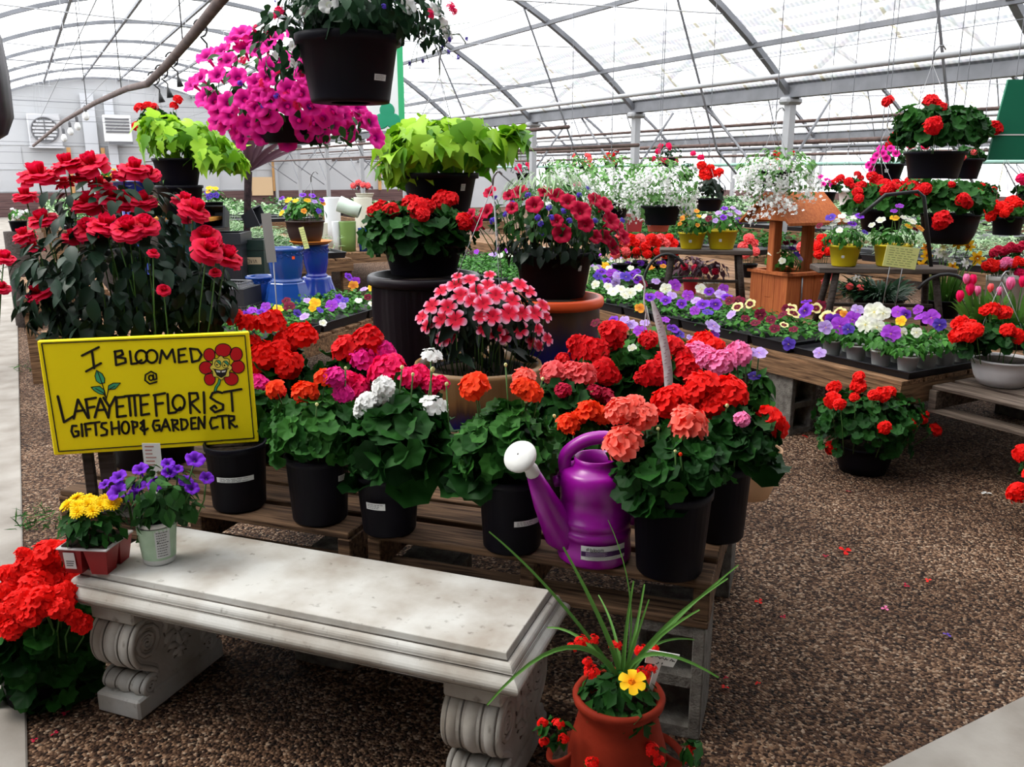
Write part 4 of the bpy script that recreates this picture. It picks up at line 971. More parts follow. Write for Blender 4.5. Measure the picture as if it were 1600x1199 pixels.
plant('potted_geranium', 'potted geranium with two orange heads behind the white sprinkler head', 'potted plant', prow(800, 851), NP(51, 45, 112),
  [(788, 700, 80, 66, 190, 'round', 37, 'gerlit'), (745, 745, 40, 30, 18, 'round', 62, 'ger')], G([(741, 602, 26), (829, 612, 20), (815, 604, 18)], 'orange') + G([(818, 590, 20, .04)], 'salmon') + [(747, 622, 9, 'bud', 'orange'), (790, 570, 7, 'bud', 'paleyellow'), (848, 592, 7, 'bud', 'paleyellow'), (822, 627, 8, 'bud', 'paleyellow')],
  'geraniums in black nursery pots', stick=(.42, .5, 42, 9))
plant('potted_geranium', 'salmon potted geranium in front, beside the purple watering can', 'potted plant', prow(1045, 889), NP(60, 51, 128),
  [(1050, 722, 92, 56, 220, 'round', 35, 'ger'), (1030, 765, 70, 22, 25, 'round', 46, 'ger')], G([(969, 642, 27, -.02), (1003, 650, 25, -.02), (974, 690, 33, -.05), (1078, 664, 33, -.03), (1070, 650, 22), (990, 632, 20)], 'salmon') +
  [(1063, 710, 8, 'bud', 'orange'), (1055, 705, 6, 'bud', 'paleyellow'), (1008, 667, 7, 'bud', 'paleyellow'), (1028, 670, 7, 'bud', 'paleyellow')], 'geraniums in black nursery pots')
plant('potted_geranium', 'scarlet potted geranium with the largest red heads by the gravel path', 'potted plant', prow(1120, 836), NP(46, 40, 115),
  [(1135, 690, 76, 62, 190, 'round', 36, 'ger'), (1185, 730, 30, 22, 10, 'round', 52, 'ger')], G([(1045, 626, 30), (1095, 604, 30), (1138, 612, 32), (1070, 622, 22), (1112, 630, 26), (1202, 660, 30)], 'scarlet') + G([(1160, 655, 14)], 'pink') + [(1099, 622, 8, 'bud', 'paleyellow'), (1136, 634, 8, 'bud', 'paleyellow')],
  'geraniums in black nursery pots')
TERRA = mat('pale_terracotta', (.72, .43, .24), .75, .2, noise=(.62, .36, .2), nscale=12)
plant('terracotta_pot', 'pale terracotta bowl of pink geranium tucked at the back corner of the pallet', 'potted plant', prow(1164, 772), ('bowl', 50, 36, 72, TERRA),
  [(1172, 655, 36, 50, 60, 'round', 36, 'gerlit'), (1190, 620, 20, 40, 26, 'long', 40, 'gerlit')], G([(1127, 566, 26, -.02), (1105, 560, 20)], 'pink') + G([(1152, 552, 22)], 'pink') + [(1186, 552, 15, 'pansy', 'pan_lav'), (1178, 588, 11, 'pansy', 'pan_blue'), (1166, 560, 11, 'pansy', 'pan_lav')])
# second and third rows
def R2(label, bx, by, fol, heads, m=NP(44, 38, 95)):
    return plant('potted_geranium', label, 'potted plant', at(bx, by, z=PZ+.002), m, fol, heads, 'geraniums in black nursery pots')
R2('scarlet potted geranium against the upper corner of the yellow sign', 415, 712, [(420, 590, 62, 55, 95, 'round', 38, 'ger')],
   G([(388, 505, 18), (425, 503, 24), (448, 530, 21), (473, 522, 23), (415, 553, 25), (449, 568, 25), (395, 535, 15), (365, 495, 16), (437, 545, 18), (402, 572, 14)], 'scarlet'))
R2('coral-red and magenta potted geranium between the sign and the ribbed planter', 545, 722, [(540, 600, 55, 50, 85, 'round', 36, 'ger')],
   G([(545, 545, 28), (575, 528, 24), (560, 538, 18)], 'red') + G([(590, 548, 16)], 'scarlet') + G([(568, 560, 22), (600, 552, 22)], 'magenta') + G([(560, 606, 22), (545, 595, 18)], 'hotpink'))
R2('hot pink potted geranium behind the white geranium', 625, 738, [(630, 630, 55, 48, 80, 'round', 36, 'ger')],
   G([(600, 580, 28), (612, 570, 22), (640, 590, 20), (655, 586, 20), (672, 601, 18), (690, 598, 14)], 'hotpink'))
R2('coral pink potted geranium in front of the red-rimmed planter', 880, 752, [(885, 640, 62, 48, 85, 'round', 36, 'ger')],
   G([(863, 580, 21), (884, 588, 20), (912, 585, 24), (896, 578, 18)], 'coral') + G([(880, 610, 14), (945, 620, 19), (930, 612, 14)], 'crimson') + [(852, 592, 7, 'bud', 'paleyellow'), (925, 612, 7, 'bud', 'paleyellow')])
R2('orange potted geranium behind the handle of the purple watering can', 895, 790, [(893, 700, 50, 42, 90, 'round', 33, 'gerlit')],
   G([(922, 642, 22), (889, 661, 20), (938, 648, 18), (905, 650, 14)], 'orange') + [(896, 678, 7, 'bud', 'orange'), (866, 650, 7, 'bud', 'paleyellow')])
R2('deep red potted geranium at the middle of the pallet beside the orange-rimmed planter', 942, 708, [(950, 590, 62, 50, 90, 'round', 36, 'ger')],
   G([(914, 545, 26), (930, 548, 22), (878, 563, 15), (900, 535, 16), (942, 578, 22), (952, 585, 18), (960, 518, 23), (948, 512, 14), (958, 535, 16)], 'red'))
R2('dark red potted geranium under the curved white tag', 1030, 712, [(1030, 600, 66, 52, 95, 'round', 38, 'ger')],
   G([(1018, 583, 22), (1012, 530, 17), (1072, 575, 24), (1050, 540, 20), (1065, 555, 18), (1035, 560, 14), (1003, 590, 14)], 'red'))
R2('scarlet and pink potted geranium at the far edge of the pallet', 1100, 690, [(1105, 580, 58, 46, 80, 'round', 34, 'gerlit')],
   G([(1100, 533, 20), (1085, 540, 14), (1118, 540, 16)], 'scarlet') + G([(1085, 553, 22), (1102, 552, 16)], 'pink') + G([(1140, 556, 14)], 'pink'))
plant('potted_pansy', 'mixed purple and lavender pansies in a black pot behind the dark red geranium', 'potted plant', at(1010, 655, z=PZ+.002), NP(46, 40, 80),
  [(1010, 555, 80, 40, 170, 'oval', 17, 'pansy')], [(x, y, r, 'pansy', c) for x, y, r, c in ((985, 508, 12, 'pan_lav'), (1000, 518, 12, 'pan_purple'), (975, 500, 9, 'pan_lav'), (1008, 505, 9, 'pan_lav'), (1052, 514, 11, 'pan_violet'), (1062, 522, 10, 'pan_blue'), (1080, 530, 9, 'pan_lav'),
   (1115, 510, 14, 'pan_lav'), (1118, 522, 9, 'pan_purple'), (958, 500, 9, 'pan_violet'), (930, 505, 9, 'pan_maroon'), (988, 545, 8, 'pan_white'), (996, 570, 9, 'pan_white'), (1040, 500, 8, 'pan_purple'), (1112, 520, 6, 'pan_yellow'))])
# curved white price strip with scribbles, stuck in the dark red geranium
t = thing('plant_tag', 'long curved white tag arching above the red geraniums', 'plant tag', at(1045, 640, d=2.6)); o0 = Vector(t.location)
PTS = [(1046, 650), (1045, 610), (1044, 580), (1040, 550), (1034, 520), (1027, 495), (1019, 470)]; WD = [12, 13, 14, 14, 13, 12, 5]
mb = MB(); v = []
for (x, y), w in zip(PTS, WD):
    p = at(x, y, d=2.6); hw = w/ppm(p)/2; v += [p-o0-RIGHT*hw, p-o0+RIGHT*hw, p-o0+RIGHT*hw+FWD*.002, p-o0-RIGHT*hw+FWD*.002]
mb.add([tuple(q) for q in v], [(4*i+j, 4*i+(j+1) % 4, 4*i+4+(j+1) % 4, 4*i+4+j) for i in range(6) for j in range(4)]); mb.build('strip', mat('grey_white_tag', (.85, .84, .84), .5, noise=(.72, .66, .68), nscale=60), t)
mb = MB()
for i in range(26):
    f_ = i/26*4.6 + .6; a = int(f_); q = f_-a; x = PTS[a][0]*(1-q)+PTS[a+1][0]*q; y = PTS[a][1]*(1-q)+PTS[a+1][1]*q
    p = at(x + random.uniform(-3, 3), y, d=2.597); e = 2.5/ppm(p); mb.tube([p-o0-RIGHT*e, p-o0+RIGHT*e*random.random()+UP*e*.6], .0009, 4)
mb.build('handwriting', mat('maroon_ink', (.3, .1, .12), .7), t)
mb = MB(); P = [at(x, y, d=2.62)-o0 for x, y in ((1012, 500), (1006, 470), (1008, 445), (1003, 432), (995, 430), (990, 436))]; mb.tube(P, .0028, 6)
for x in (1006, 1013, 1019): mb.tube([at(1010, 478, d=2.62)-o0, at(x, 520, d=2.62)-o0], .0012, 4)
mb.build('basket_hook', WHITEP, t)

p = at(238, 714, d=2.3); k = ppm(p); t = thing('plant_label', 'white printed plant label standing under the yellow sign behind the violet petunias', 'plant label', p, None, -YAW)
mb = MB(); mb.box((-14/k, -.001, -24/k), (14/k, .001, 22/k)); mb.build('card', STICK, t, False)
mb = MB()
for i in range(6): mb.box((-10/k, -.0016, (16-6*i)/k), ((-2+random.random()*11)/k, -.001, (18-6*i)/k))
mb.build('print', mat('faded_red_print', (.4, .2, .18), .7), t, False)
mb = MB(); mb.box((-4/k, .0012, -p.z+.001), (4/k, .004, 0)); mb.build('stake', WHITEP, t, False)
for lab, px, py, n in (('tuft of green weeds along the path edge behind the bench', 58, 815, 90), ('small weed tuft farther up the path edge', 40, 578, 40)):
    p = at(px, py, z=.0); mb = MB(); carpet(mb, (-.08, -.12, .005), (.09, .12, .03), n, 'needle', .05, 0, 1.2); o = mb.build('weed_tuft', LEAF['gerlit']); o.location = p; tag(o, lab, 'weeds')
# rose bush behind the sign
RB = [(58, 271, 25), (104, 254, 20), (142, 253, 21), (126, 276, 17), (155, 286, 15), (192, 269, 16), (210, 261, 19), (232, 270, 15), (39, 304, 16), (66, 341, 19), (37, 366, 15), (50, 384, 14), (137, 315, 22), (171, 307, 21), (189, 311, 19), (223, 312, 18), (205, 318, 14),
      (137, 355, 19), (166, 351, 23), (200, 354, 23), (226, 349, 19), (183, 360, 17), (113, 368, 14), (288, 312, 16), (305, 325, 21), (289, 338, 10), (322, 367, 19), (326, 388, 21), (355, 399, 21), (340, 382, 12), (62, 454, 19), (336, 425, 8), (256, 452, 9), (100, 285, 12), (240, 395, 8)]
plant('rose_bush', 'big bush of cherry red roses with dark leaves behind the yellow sign', 'rose bush', at(240, 716, z=PZ+.002), NP(72, 60, 150),
  [(200, 430, 160, 95, 560, 'oval', 30, 'rose', dict(ry=.26, fill=.35, zmin=-.9)), (190, 335, 130, 55, 130, 'oval', 24, 'rose', dict(ry=.22)), (60, 440, 40, 70, 50, 'oval', 24, 'rose'), (200, 500, 130, 40, 160, 'oval', 30, 'rose', dict(ry=.2, zmin=-1)), (95, 480, 68, 48, 120, 'oval', 28, 'rose', dict(zmin=-1, ry=.15)), (315, 475, 58, 50, 110, 'oval', 30, 'rose', dict(zmin=-1, ry=.15))],
  [(x, y, r*1.12, 'rose', 'rose', (.02 if r < 18 else -.02)) for x, y, r in RB])
plant('rose_bush', 'second rose bush showing only two red blooms at the photo edge beside the path', 'rose bush', at(-110, 640, d=2.9), None, [(-80, 440, 75, 60, 120, 'oval', 30, 'rose')],
  [(7, 401, 16, 'rose', 'rose'), (2, 448, 13, 'rose', 'rose')])
# red flowers on the ground by the path
plant('bedding_plant', 'mound of bright red flowers on the ground at the bench end', 'potted plant', at(72, 1085, z=.002), NP(62, 52, 95),
  [(70, 985, 92, 75, 190, 'round', 38, 'ger', dict(zmin=-.8)), (78, 1055, 80, 45, 90, 'round', 32, 'ger', dict(zmin=-1))],
  G([(75, 862, 24), (100, 858, 17), (45, 880, 22), (70, 890, 26), (25, 900, 22), (55, 915, 26), (90, 905, 25), (15, 925, 22), (35, 940, 26), (70, 938, 26), (100, 930, 24), (8, 960, 22), (120, 895, 16), (20, 980, 20), (95, 950, 20), (10, 895, 16), (50, 960, 22), (128, 975, 16), (115, 965, 14), (68, 950, 16), (35, 865, 12), (-8, 930, 20)], 'scarlet'))
# big glazed planters at the back of the pallets
def glaze(name, stops, nscale=8):
    m, nt, N, L, b = _new(name); tc = N.new('ShaderNodeTexCoord'); sx = N.new('ShaderNodeSeparateXYZ'); L.new(tc.outputs['Object'], sx.inputs[0])
    n = N.new('ShaderNodeTexNoise'); n.inputs['Scale'].default_value = nscale; mp = N.new('ShaderNodeMapping'); mp.inputs['Scale'].default_value = (6, 6, .6); L.new(tc.outputs['Object'], mp.inputs[0]); L.new(mp.outputs[0], n.inputs['Vector'])
    a = N.new('ShaderNodeMath'); a.operation = 'MULTIPLY_ADD'; a.inputs[1].default_value = .09; L.new(n.outputs['Fac'], a.inputs[0]); L.new(sx.outputs['Z'], a.inputs[2])
    r = N.new('ShaderNodeValToRGB'); el = r.color_ramp.elements
    while len(el) < len(stops): el.new(.5)
    for e, (p_, c) in zip(el, stops): e.position = p_; e.color = (*c, 1)
    L.new(a.outputs[0], r.inputs[0]); L.new(r.outputs[0], b.inputs['Base Color']); b.inputs['Roughness'].default_value = .3; b.inputs['Specular IOR Level'].default_value = .4
    return m
p = at(748, 668, z=PZ-.08); k = ppm(p); d_ = depth(p)
t = thing('glazed_bowl', 'glazed planter with tan rim over deep blue, pink impatiens standing in it', 'planter', (p.x, p.y, .0))
rt = 97/k; zt = at(748, 566, d=d_).z
mb = MB(); mb.lathe([(rt*.55, 0), (rt*.62, .0), (rt*.8, zt*.3), (rt*.97, zt*.62), (rt*1.0, zt*.8), (rt*.985, zt*.93), (rt*1.02, zt*.97), (rt*1.0, zt), (rt*.95, zt*.995), (rt*.92, zt*.9), (rt*.9, zt*.75)], 48); mb.disc(rt*.9, zt*.76, 40, 1)
mb.build('pot', [glaze('blue_tan_glaze', [(0, (.004, .007, .09)), (zt*.74, (.006, .01, .16)), (zt*.83, (.06, .03, .02)), (zt*.9, (.24, .12, .045)), (zt*1.04, (.34, .2, .09))]), SOIL], t)
IH = [(675, 478, 18), (660, 495, 16), (690, 455, 16), (712, 445, 18), (735, 438, 16), (720, 462, 18), (700, 480, 18), (745, 455, 17), (762, 446, 16), (690, 500, 17), (668, 510, 15), (712, 500, 20), (738, 470, 16), (702, 525, 20), (690, 530, 14), (755, 475, 18), (775, 462, 18), (790, 450, 15), (770, 495, 18), (750, 495, 14),
      (795, 490, 20), (812, 445, 17), (800, 470, 17), (825, 455, 17), (815, 490, 18), (775, 520, 17), (755, 515, 14), (785, 525, 16), (812, 515, 18), (835, 490, 18), (848, 478, 15), (853, 495, 13), (840, 515, 13), (830, 535, 15), (855, 530, 14), (842, 540, 12), (765, 430, 12), (715, 432, 11)]
plant('impatiens_basket', 'two-tone pink impatiens basket with wire hanger standing in the tan-rimmed glazed planter', 'hanging basket', (p.x, p.y, zt*.77), ('bell', 75, 60, 44, BLACKPOT),
  [(755, 500, 92, 56, 230, 'long', 46, 'dark', dict(fill=.5)), (755, 545, 85, 20, 40, 'long', 48, 'dark')], [(x, y, r*.92, 'impat', 'impat') for x, y, r in IH], hang=(770, 290, .035))
RIBM = mat('dark_aubergine_glaze', (.007, .003, .006), .4, .22)
def bigpot(name, label, bx, by, z, rt, rb, top_y, m, flute=None, rim=None, foot=0):
    p = at(bx, by, z=z); k = ppm(p); d_ = depth(p); H = at(bx, top_y, d=d_).z; rt /= k; rb /= k
    t = thing(name, label, 'planter', (p.x, p.y, 0))
    mb = MB(); mb.lathe([(rb*.7, 0), (rb, 0), (rb, .02), (rb+(rt-rb)*.5, H*.4), (rt*.98, H*.85), (rt*.97, H-.045)], 96, flute=flute)
    mb.lathe([(rt*.97, H-.048), (rt*1.04, H-.042), (rt*1.06, H-.03), (rt*1.05, H-.006), (rt*1.02, H), (rt*.93, H), (rt*.91, H*.93)], 48, 1); mb.disc(rt*.92, H*.95, 40, 2)
    mb.build('pot', [m, rim or m, SOIL], t); return p, H, d_, k
p, H, d_, k = bigpot('ribbed_planter', 'tall ribbed dark aubergine planter behind the pink impatiens', 668, 655, PZ-.2, 80, 62, 428, RIBM, (44, .03))
plant('geranium_basket', 'black basket of red geraniums standing on the ribbed dark planter', 'potted plant', (p.x, p.y, H), ('bell', 62, 50, 50, BLACKPOT),
  [(655, 370, 88, 52, 200, 'round', 32, 'ger')], G([(642, 317, 17), (655, 325, 19), (668, 322, 13), (690, 312, 17), (704, 310, 14), (595, 328, 18), (610, 330, 16), (582, 330, 11), (725, 345, 15, -.05), (740, 348, 14), (660, 335, 12)], 'red'))
p, H, d_, k = bigpot('rimmed_planter', 'brown and blue drip-glazed planter with orange rim under the wine petunias', 862, 668, PZ-.2, 72, 58, 462,
   glaze('brown_blue_glaze', [(0, (.004, .006, .08)), (.66, (.006, .01, .15)), (.74, (.03, .02, .05)), (.82, (.07, .03, .02)), (1, (.1, .045, .028))], 12), None, mat('orange_rim', (.75, .09, .02), .4))
PH = [(812, 300, 13), (835, 320, 14), (795, 305, 10), (870, 305, 12), (888, 315, 13), (908, 330, 16), (930, 312, 12), (945, 320, 14), (955, 345, 15), (965, 355, 14), (915, 350, 13), (878, 365, 15), (870, 345, 10), (958, 385, 14), (945, 370, 12), (760, 330, 13), (745, 350, 13), (735, 335, 10), (765, 300, 11), (975, 370, 12), (800, 325, 10), (850, 300, 10), (930, 370, 11)]
plant('petunia_planter', 'black pot of wine-red petunias and blue lobelia on the orange-rimmed planter', 'potted plant', (p.x, p.y, H), NP(60, 49, 70),
  [(860, 345, 100, 55, 260, 'oval', 18, 'petunia'), (860, 300, 85, 32, 200, 'needle', 26, 'pale'), (865, 385, 96, 36, 200, 'oval', 20, 'dark', dict(zmin=-1)), (930, 375, 40, 40, 70, 'oval', 18, 'petunia', dict(zmin=-1))], [(x, y, r*1.1, 'petunia', 'crimson') for x, y, r in PH] +
  [(x, y, 7, 'cluster', 'lobelia') for x, y in ((800, 318), (845, 350), (862, 340), (858, 325), (825, 305), (848, 365), (890, 345), (775, 310), (905, 305), (880, 330), (840, 340), (930, 345), (790, 335), (918, 295), (972, 345))] + [(902, 290, 10, 'cluster', 'pink'), (770, 345, 8, 'cluster', 'lobelia')], stick=(.62, .75, 6, 8))
# lime sweet potato vine basket hung behind
p = at(688, 338, d=4.3)
plant('vine_basket', 'lime green sweet potato vine in a black basket above the red geraniums', 'hanging basket', p, ('bell', 57, 44, 68, BLACKPOT),
  [(692, 236, 112, 46, 260, 'lobed', 38, 'lime', dict(fill=.45)), (640, 270, 60, 30, 40, 'lobed', 36, 'lime'), (735, 262, 60, 34, 36, 'lobed', 36, 'lime'), (798, 225, 30, 20, 10, 'lobed', 50, 'lime')], hang=(687, 118, .12), stick=(.6, .7, 8, 10))
mb = MB(); q = at(687, 90, d=4.3); mb.tube([(q.x, q.y, q.z), (q.x, q.y, arch_z(q.x, BX[0])+.02)], .003, 5); struct('cable_trim', mb, STEEL)

# hanging baskets at the top: magenta petunias and the black pot in front of them
pk = []
for i in range(96):
    a = RNG.random()*2*PI; q = math.sqrt(RNG.random())
    pk.append((430 + 140*q*math.cos(a), 135 + 88*q*math.sin(a)))
pk += [(330 + RNG.random()*90, 150+RNG.random()*70) for _ in range(18)] + [(500 + RNG.random()*90, 170+RNG.random()*50) for _ in range(22)] + [(360 + RNG.random()*50, 45 + RNG.random()*40) for _ in range(8)]
pk = [q for q in pk if not (q[0] < 330 and q[1] < 75) and not (q[0] > 520 and q[1] < 160)]
sel = []
for q in pk:
    if all((q[0]-o[0])**2 + (q[1]-o[1])**2 > 14**2 for o in sel): sel.append(q)
plant('petunia_basket', 'huge magenta petunia basket hanging above the vines', 'hanging basket', at(455, 224, d=3.25), ('bell', 52, 42, 40, BLACKPOT),
  [(435, 140, 120, 72, 300, 'oval', 18, 'petunia', dict(zmin=-.9)), (515, 195, 70, 30, 90, 'oval', 18, 'petunia', dict(zmin=-1))], [(x, y, 16.5 + 3*RNG.random(), 'petunia', 'petpink') for x, y in sel[:88]] +
  [(x, y, 11, 'cluster', 'hotpink') for x, y in ((436, 110), (418, 60), (445, 150), (380, 95), (465, 165), (480, 190))] + [(x, y, 7, 'cluster', 'lobelia') for x, y in ((375, 130), (432, 150), (412, 165), (482, 168), (445, 172))], stems=False, hang=(455, -40, .0))
p = at(548, 161, d=2.75)
plant('flower_basket', 'black hanging basket of white petunias and pink verbena at the top of the view', 'hanging basket', p, ('bell', 76, 60, 104, BLACKPOT),
  [(560, 28, 122, 40, 520, 'oval', 25, 'basket', dict(zmin=-.95, fill=.3)), (560, 0, 130, 40, 160, 'oval', 24, 'basket'), (440, 70, 45, 60, 100, 'oval', 20, 'basket', dict(zmin=-1)), (675, 45, 36, 36, 70, 'oval', 16, 'basket', dict(zmin=-1))],
  [(x, y, r, 'petunia', 'white') for x, y, r in ((513, 6, 17), (638, 10, 14), (476, 17, 10), (693, 40, 14), (680, 15, 12), (459, 99, 10), (456, 72, 9), (700, 55, 11), (430, 88, 9), (585, -5, 13))] +
  [(x, y, r, 'cluster', 'hotpink') for x, y, r in ((437, 21, 18), (488, 69, 17), (705, 14, 15), (672, 22, 11), (472, 115, 9), (410, 130, 10), (416, 56, 10), (400, 45, 9))] + [(x, y, 6, 'cluster', 'lobelia') for x, y in ((600, 10), (620, 2), (702, 62), (690, 75), (640, 100), (715, 90), (660, 95), (728, 60), (700, 82), (432, 0))],
  stems=False, hang=(548, -150, .0), stick=(.3, .75, 24, 9))
t_ = [o for o in bpy.data.objects if o.name.startswith('flower_basket')][0]
mb = MB()
for (x, y) in ((650, 100), (690, 75), (640, 108), (720, 55), (735, 35), (670, 98), (712, 92)):
    a = at(655, 60, d=2.75)-p; b = at(x, y, d=2.72)-p; mb.tube([a, (a+b)/2+UP*.012, b], .0011, 4)
mb.build('trailing_stems', STEM, t_)
for x, y, d in ((455, -40, 3.25), (548, -150, 2.75)):
    q = at(x, y, d=d); mb = MB(); mb.tube([q, (q.x, q.y, max(q.z+.2, arch_z(q.x, BX[0])+.02))], .003, 5); struct('cable_trim', mb, STEEL)

# ------------------------------------------------------------------ terracotta jar with spike plant, in front of the cinder block
JAR = mat('terracotta', (.24, .022, .008), .75, .12, noise=(.18, .016, .006), nscale=14, bump=.1)
jc = at(967, 1083, z=.335); JB = Vector((jc.x, jc.y, .002)); kj = ppm(jc); jr = 71/kj
t = thing('strawberry_jar', 'terracotta strawberry jar with a spiky grass plant and red flowers by the bench', 'planter', JB)
mb = MB(); H = .335
mb.lathe([(jr*.5, 0), (jr*.78, 0), (jr*.98, H*.15), (jr*1.13, H*.38), (jr*1.1, H*.6), (jr*.93, H*.78), (jr*.86, H*.86), (jr*.9, H*.91), (jr*1.0, H*.95), (jr*1.02, H*.98), (jr*.98, H), (jr*.88, H*.995), (jr*.8, H*.93), (jr*.78, H*.85)], 48); mb.disc(jr*.78, H*.88, 40, 1)
mb.build('jar', [JAR, SOIL], t)
for a in (-2.75, -1.35, -.1, 1.6):
    M = Matrix.Rotation(a + to_cam_az(JB) + PI, 4, 'Z') @ Matrix.Translation((jr*1.02, 0, H*.5)) @ Matrix.Rotation(.55, 4, 'Y')
    mb = MB(); mb.lathe([(.012, -.05), (.03, -.02), (.042, .015), (.046, .03), (.042, .035), (.036, .02)], 20, 0, M); mb.disc(.037, .02, 20, 1, M); mb.build('pocket', [JAR, SOIL], t)
mb = MB(); dome(mb, (0, 0, H*.97), (.085, .085, .06), 150, 'small', .036, zmin=-.3); dome(mb, tuple(at(1000, 1130, d=depth(JB)-.07)-JB), (.02, .02, .035), 14, 'small', .035, zmin=-1)
for x, y in ((865, 1140), (1020, 1185), (1085, 1180), (920, 1195)): dome(mb, tuple(at(x, y, d=depth(JB)-.05)-JB), (.035, .035, .03), 22, 'small', .035, zmin=-1)
mb.build('foliage', LEAF['ger'], t)
for x, y, r, dz in ((908, 1003, 16, .0), (895, 1012, 13, 0), (928, 1000, 13, .0), (962, 1010, 15, .03), (1003, 1018, 17, .04), (1022, 1016, 13, .05), (925, 1050, 19, -.05), (918, 1035, 12, -.04), (1005, 1052, 17, -.02), (1018, 1046, 13, -.02),
   (848, 1130, 12, -.05), (872, 1132, 14, -.07), (880, 1155, 13, -.07), (850, 1160, 12, -.05), (1018, 1172, 18, -.08), (1030, 1190, 14, -.08), (1080, 1172, 14, -.03), (1075, 1190, 14, -.03), (925, 1193, 16, -.1), (845, 1145, 9, -.05)):
    p = at(x, y, d=depth(JB)+dz); flower(t, 'cluster', 'scarlet', p-JB, (CAMP-p).normalized()*.6 + UP, r/ppm(p))
p = at(988, 1066, d=depth(JB)-.07); flower(t, 'single', 'marigold', p-JB, (CAMP-p).normalized()*.8 + UP*.7, 21/ppm(p))
root = at(972, 1068, d=depth(JB)) - JB
for (tx, ty, dz, mid, w) in ((764, 831, -.02, (870, 935), .008), (880, 855, .06, (945, 985), .013), (990, 908, .05, (978, 990), .010), (1007, 913, .12, (990, 1000), .010), (1014, 937, -.03, (990, 1010), .008), (1137, 904, .04, (1040, 980), .011),
    (1154, 883, .12, (1050, 975), .009), (1093, 953, -.05, (1020, 1005), .010), (855, 981, .1, (910, 1000), .009), (761, 1102, -.12, (885, 1012), .012), (1123, 1059, -.06, (1020, 1022), .011), (950, 813, .08, (985, 940), .004), (1085, 1000, .12, (1020, 1010), .008), (935, 930, .15, (960, 990), .008)):
    a = Vector(root); b = at(mid[0], mid[1], d=depth(JB)+dz*.5)-JB; c = at(tx, ty, d=depth(JB)+dz)-JB
    mb = MB(); v = []; tt = []
    ctl = b*2 - (a+c)*.5
    for i in range(13):
        q = i/12; pt = a*(1-q)**2 + ctl*2*q*(1-q) + c*q*q; tg = ((ctl-a)*(1-q) + (c-ctl)*q).normalized(); sd = tg.cross((CAMP-JB-pt).normalized()).normalized()
        hw = w/2*(1.15-q)**.6*min(1, .5+q*3); nr = sd.cross(tg)*hw*.5
        v += [pt-sd*hw+nr, pt, pt+sd*hw+nr]; tt += [.3+.6*q]*3
    mb.add([tuple(x) for x in v], [(3*i+j, 3*i+j+1, 3*i+j+4, 3*i+j+3) for i in range(12) for j in (0, 1)], 0, tt); mb.build('blade', LEAF['blade'], t)
# white T tag in the jar
p = at(1032, 1029, d=depth(JB)-.0); t = thing('plant_label', 'white T-shaped plant label with handwriting in the terracotta jar', 'plant label', p, None, -YAW); k = ppm(p)
MT = Matrix.Rotation(math.radians(12), 4, 'Y'); e = 1/k
mb = MB(); mb.prism([(-24*e, 11*e), (28*e, 12*e), (23*e, -11*e), (-22*e, -12*e)], -.0012, .0012, 0, MT @ MS); mb.build('plate', WHITEP, t, False)
mb = MB(); mb.prism([(-6*e, -10*e), (4*e, -10*e), (2*e, -62*e), (-5*e, -62*e)], -.001, .001, 0, MT @ MS); mb.build('stem', WHITEP, t, False)
mb = MB()
def scrib(x0, x1, y, n, h=2.2):
    P = [((x0+(x1-x0)*i/n)*e, (y + random.uniform(-h, h))*e) for i in range(n+1)]
    for a, b in zip(P, P[1:]):
        dx, dy = b[0]-a[0], b[1]-a[1]; l = math.hypot(dx, dy); nx, ny = -dy/l*.0007, dx/l*.0007
        mb.prism([(a[0]-nx, a[1]-ny), (b[0]-nx, b[1]-ny), (b[0]+nx, b[1]+ny), (a[0]+nx, a[1]+ny)], .0012, .0018, 0, MT @ MS)
scrib(-17, 10, 6.5, 20); scrib(-17, 12, 1.0, 22); scrib(15, 23, 0, 6, 3); scrib(-5, -1, -8.5, 5, 2.5); scrib(4, 5, -8.5, 3, 2.5)
mb.build('handwriting', PAINT, t, False)

# ================================================================== BEHIND, LEFT: display pallets, blue pots, boxes
LYAW = math.radians(-49.5)
lc = Vector((1.10, 4.66, 0)); lv = Vector((-math.sin(LYAW), math.cos(LYAW), 0)); lu = Vector((math.cos(LYAW), math.sin(LYAW), 0))
TZ = .45
pallet('wooden_pallet', 'pale wooden pallet under the blue glazed pots and pansy flats', lc, 1.7, 1.85, LYAW, TZ, .13, TABLEW, 11, 5)
for a, b, tx in ((.12, .02, 'near corner'), (.12, 1.6, 'far corner'), (1.55, .02, 'path corner')):
    q = lc - lu*a + lv*b; cinder('cinder block under the %s of the pallet with the blue pots' % tx, Vector((q.x, q.y, 0)), LYAW, TZ-.131)
TRAY = mat('black_tray', (.012, .012, .016), .45, .3)
def flat_tray(t, lx, ly, h=.055, cells=True):
    mb = MB(); v = []
    for (e, z) in ((.012, 0), (0, h), (-.006, h), (-.006, h+.004), (.004, h+.004), (.012, h*.6)):
        a, b = lx/2-e, ly/2-e; v += [(-a, -b, z), (a, -b, z), (a, b, z), (-a, b, z)]
    f = [(4*i+j, 4*i+(j+1) % 4, 4*i+4+(j+1) % 4, 4*i+4+j) for i in range(5) for j in range(4)] + [(3, 2, 1, 0), (20, 21, 22, 23)]
    mb.add(v, f); return mb.build('tray', [TRAY], t, False)
FOLV = {}
def flat_foliage(t, lx, ly, h0, h1, n, leaf, tmpl, size, var):
    key = (lx, ly, n, leaf, tmpl, var)
    if key not in FOLV:
        mb = MB(); carpet(mb, (-lx/2+.02, -ly/2+.02, max(h0, .035+size*.7)), (lx/2-.02, ly/2-.02, max(h1, .05+size*1.2)), n, tmpl, size, jit=.38); FOLV[key] = mb.mesh('foliage', LEAF[leaf])
    return put(FOLV[key], 'foliage', t, (0, 0, 0))
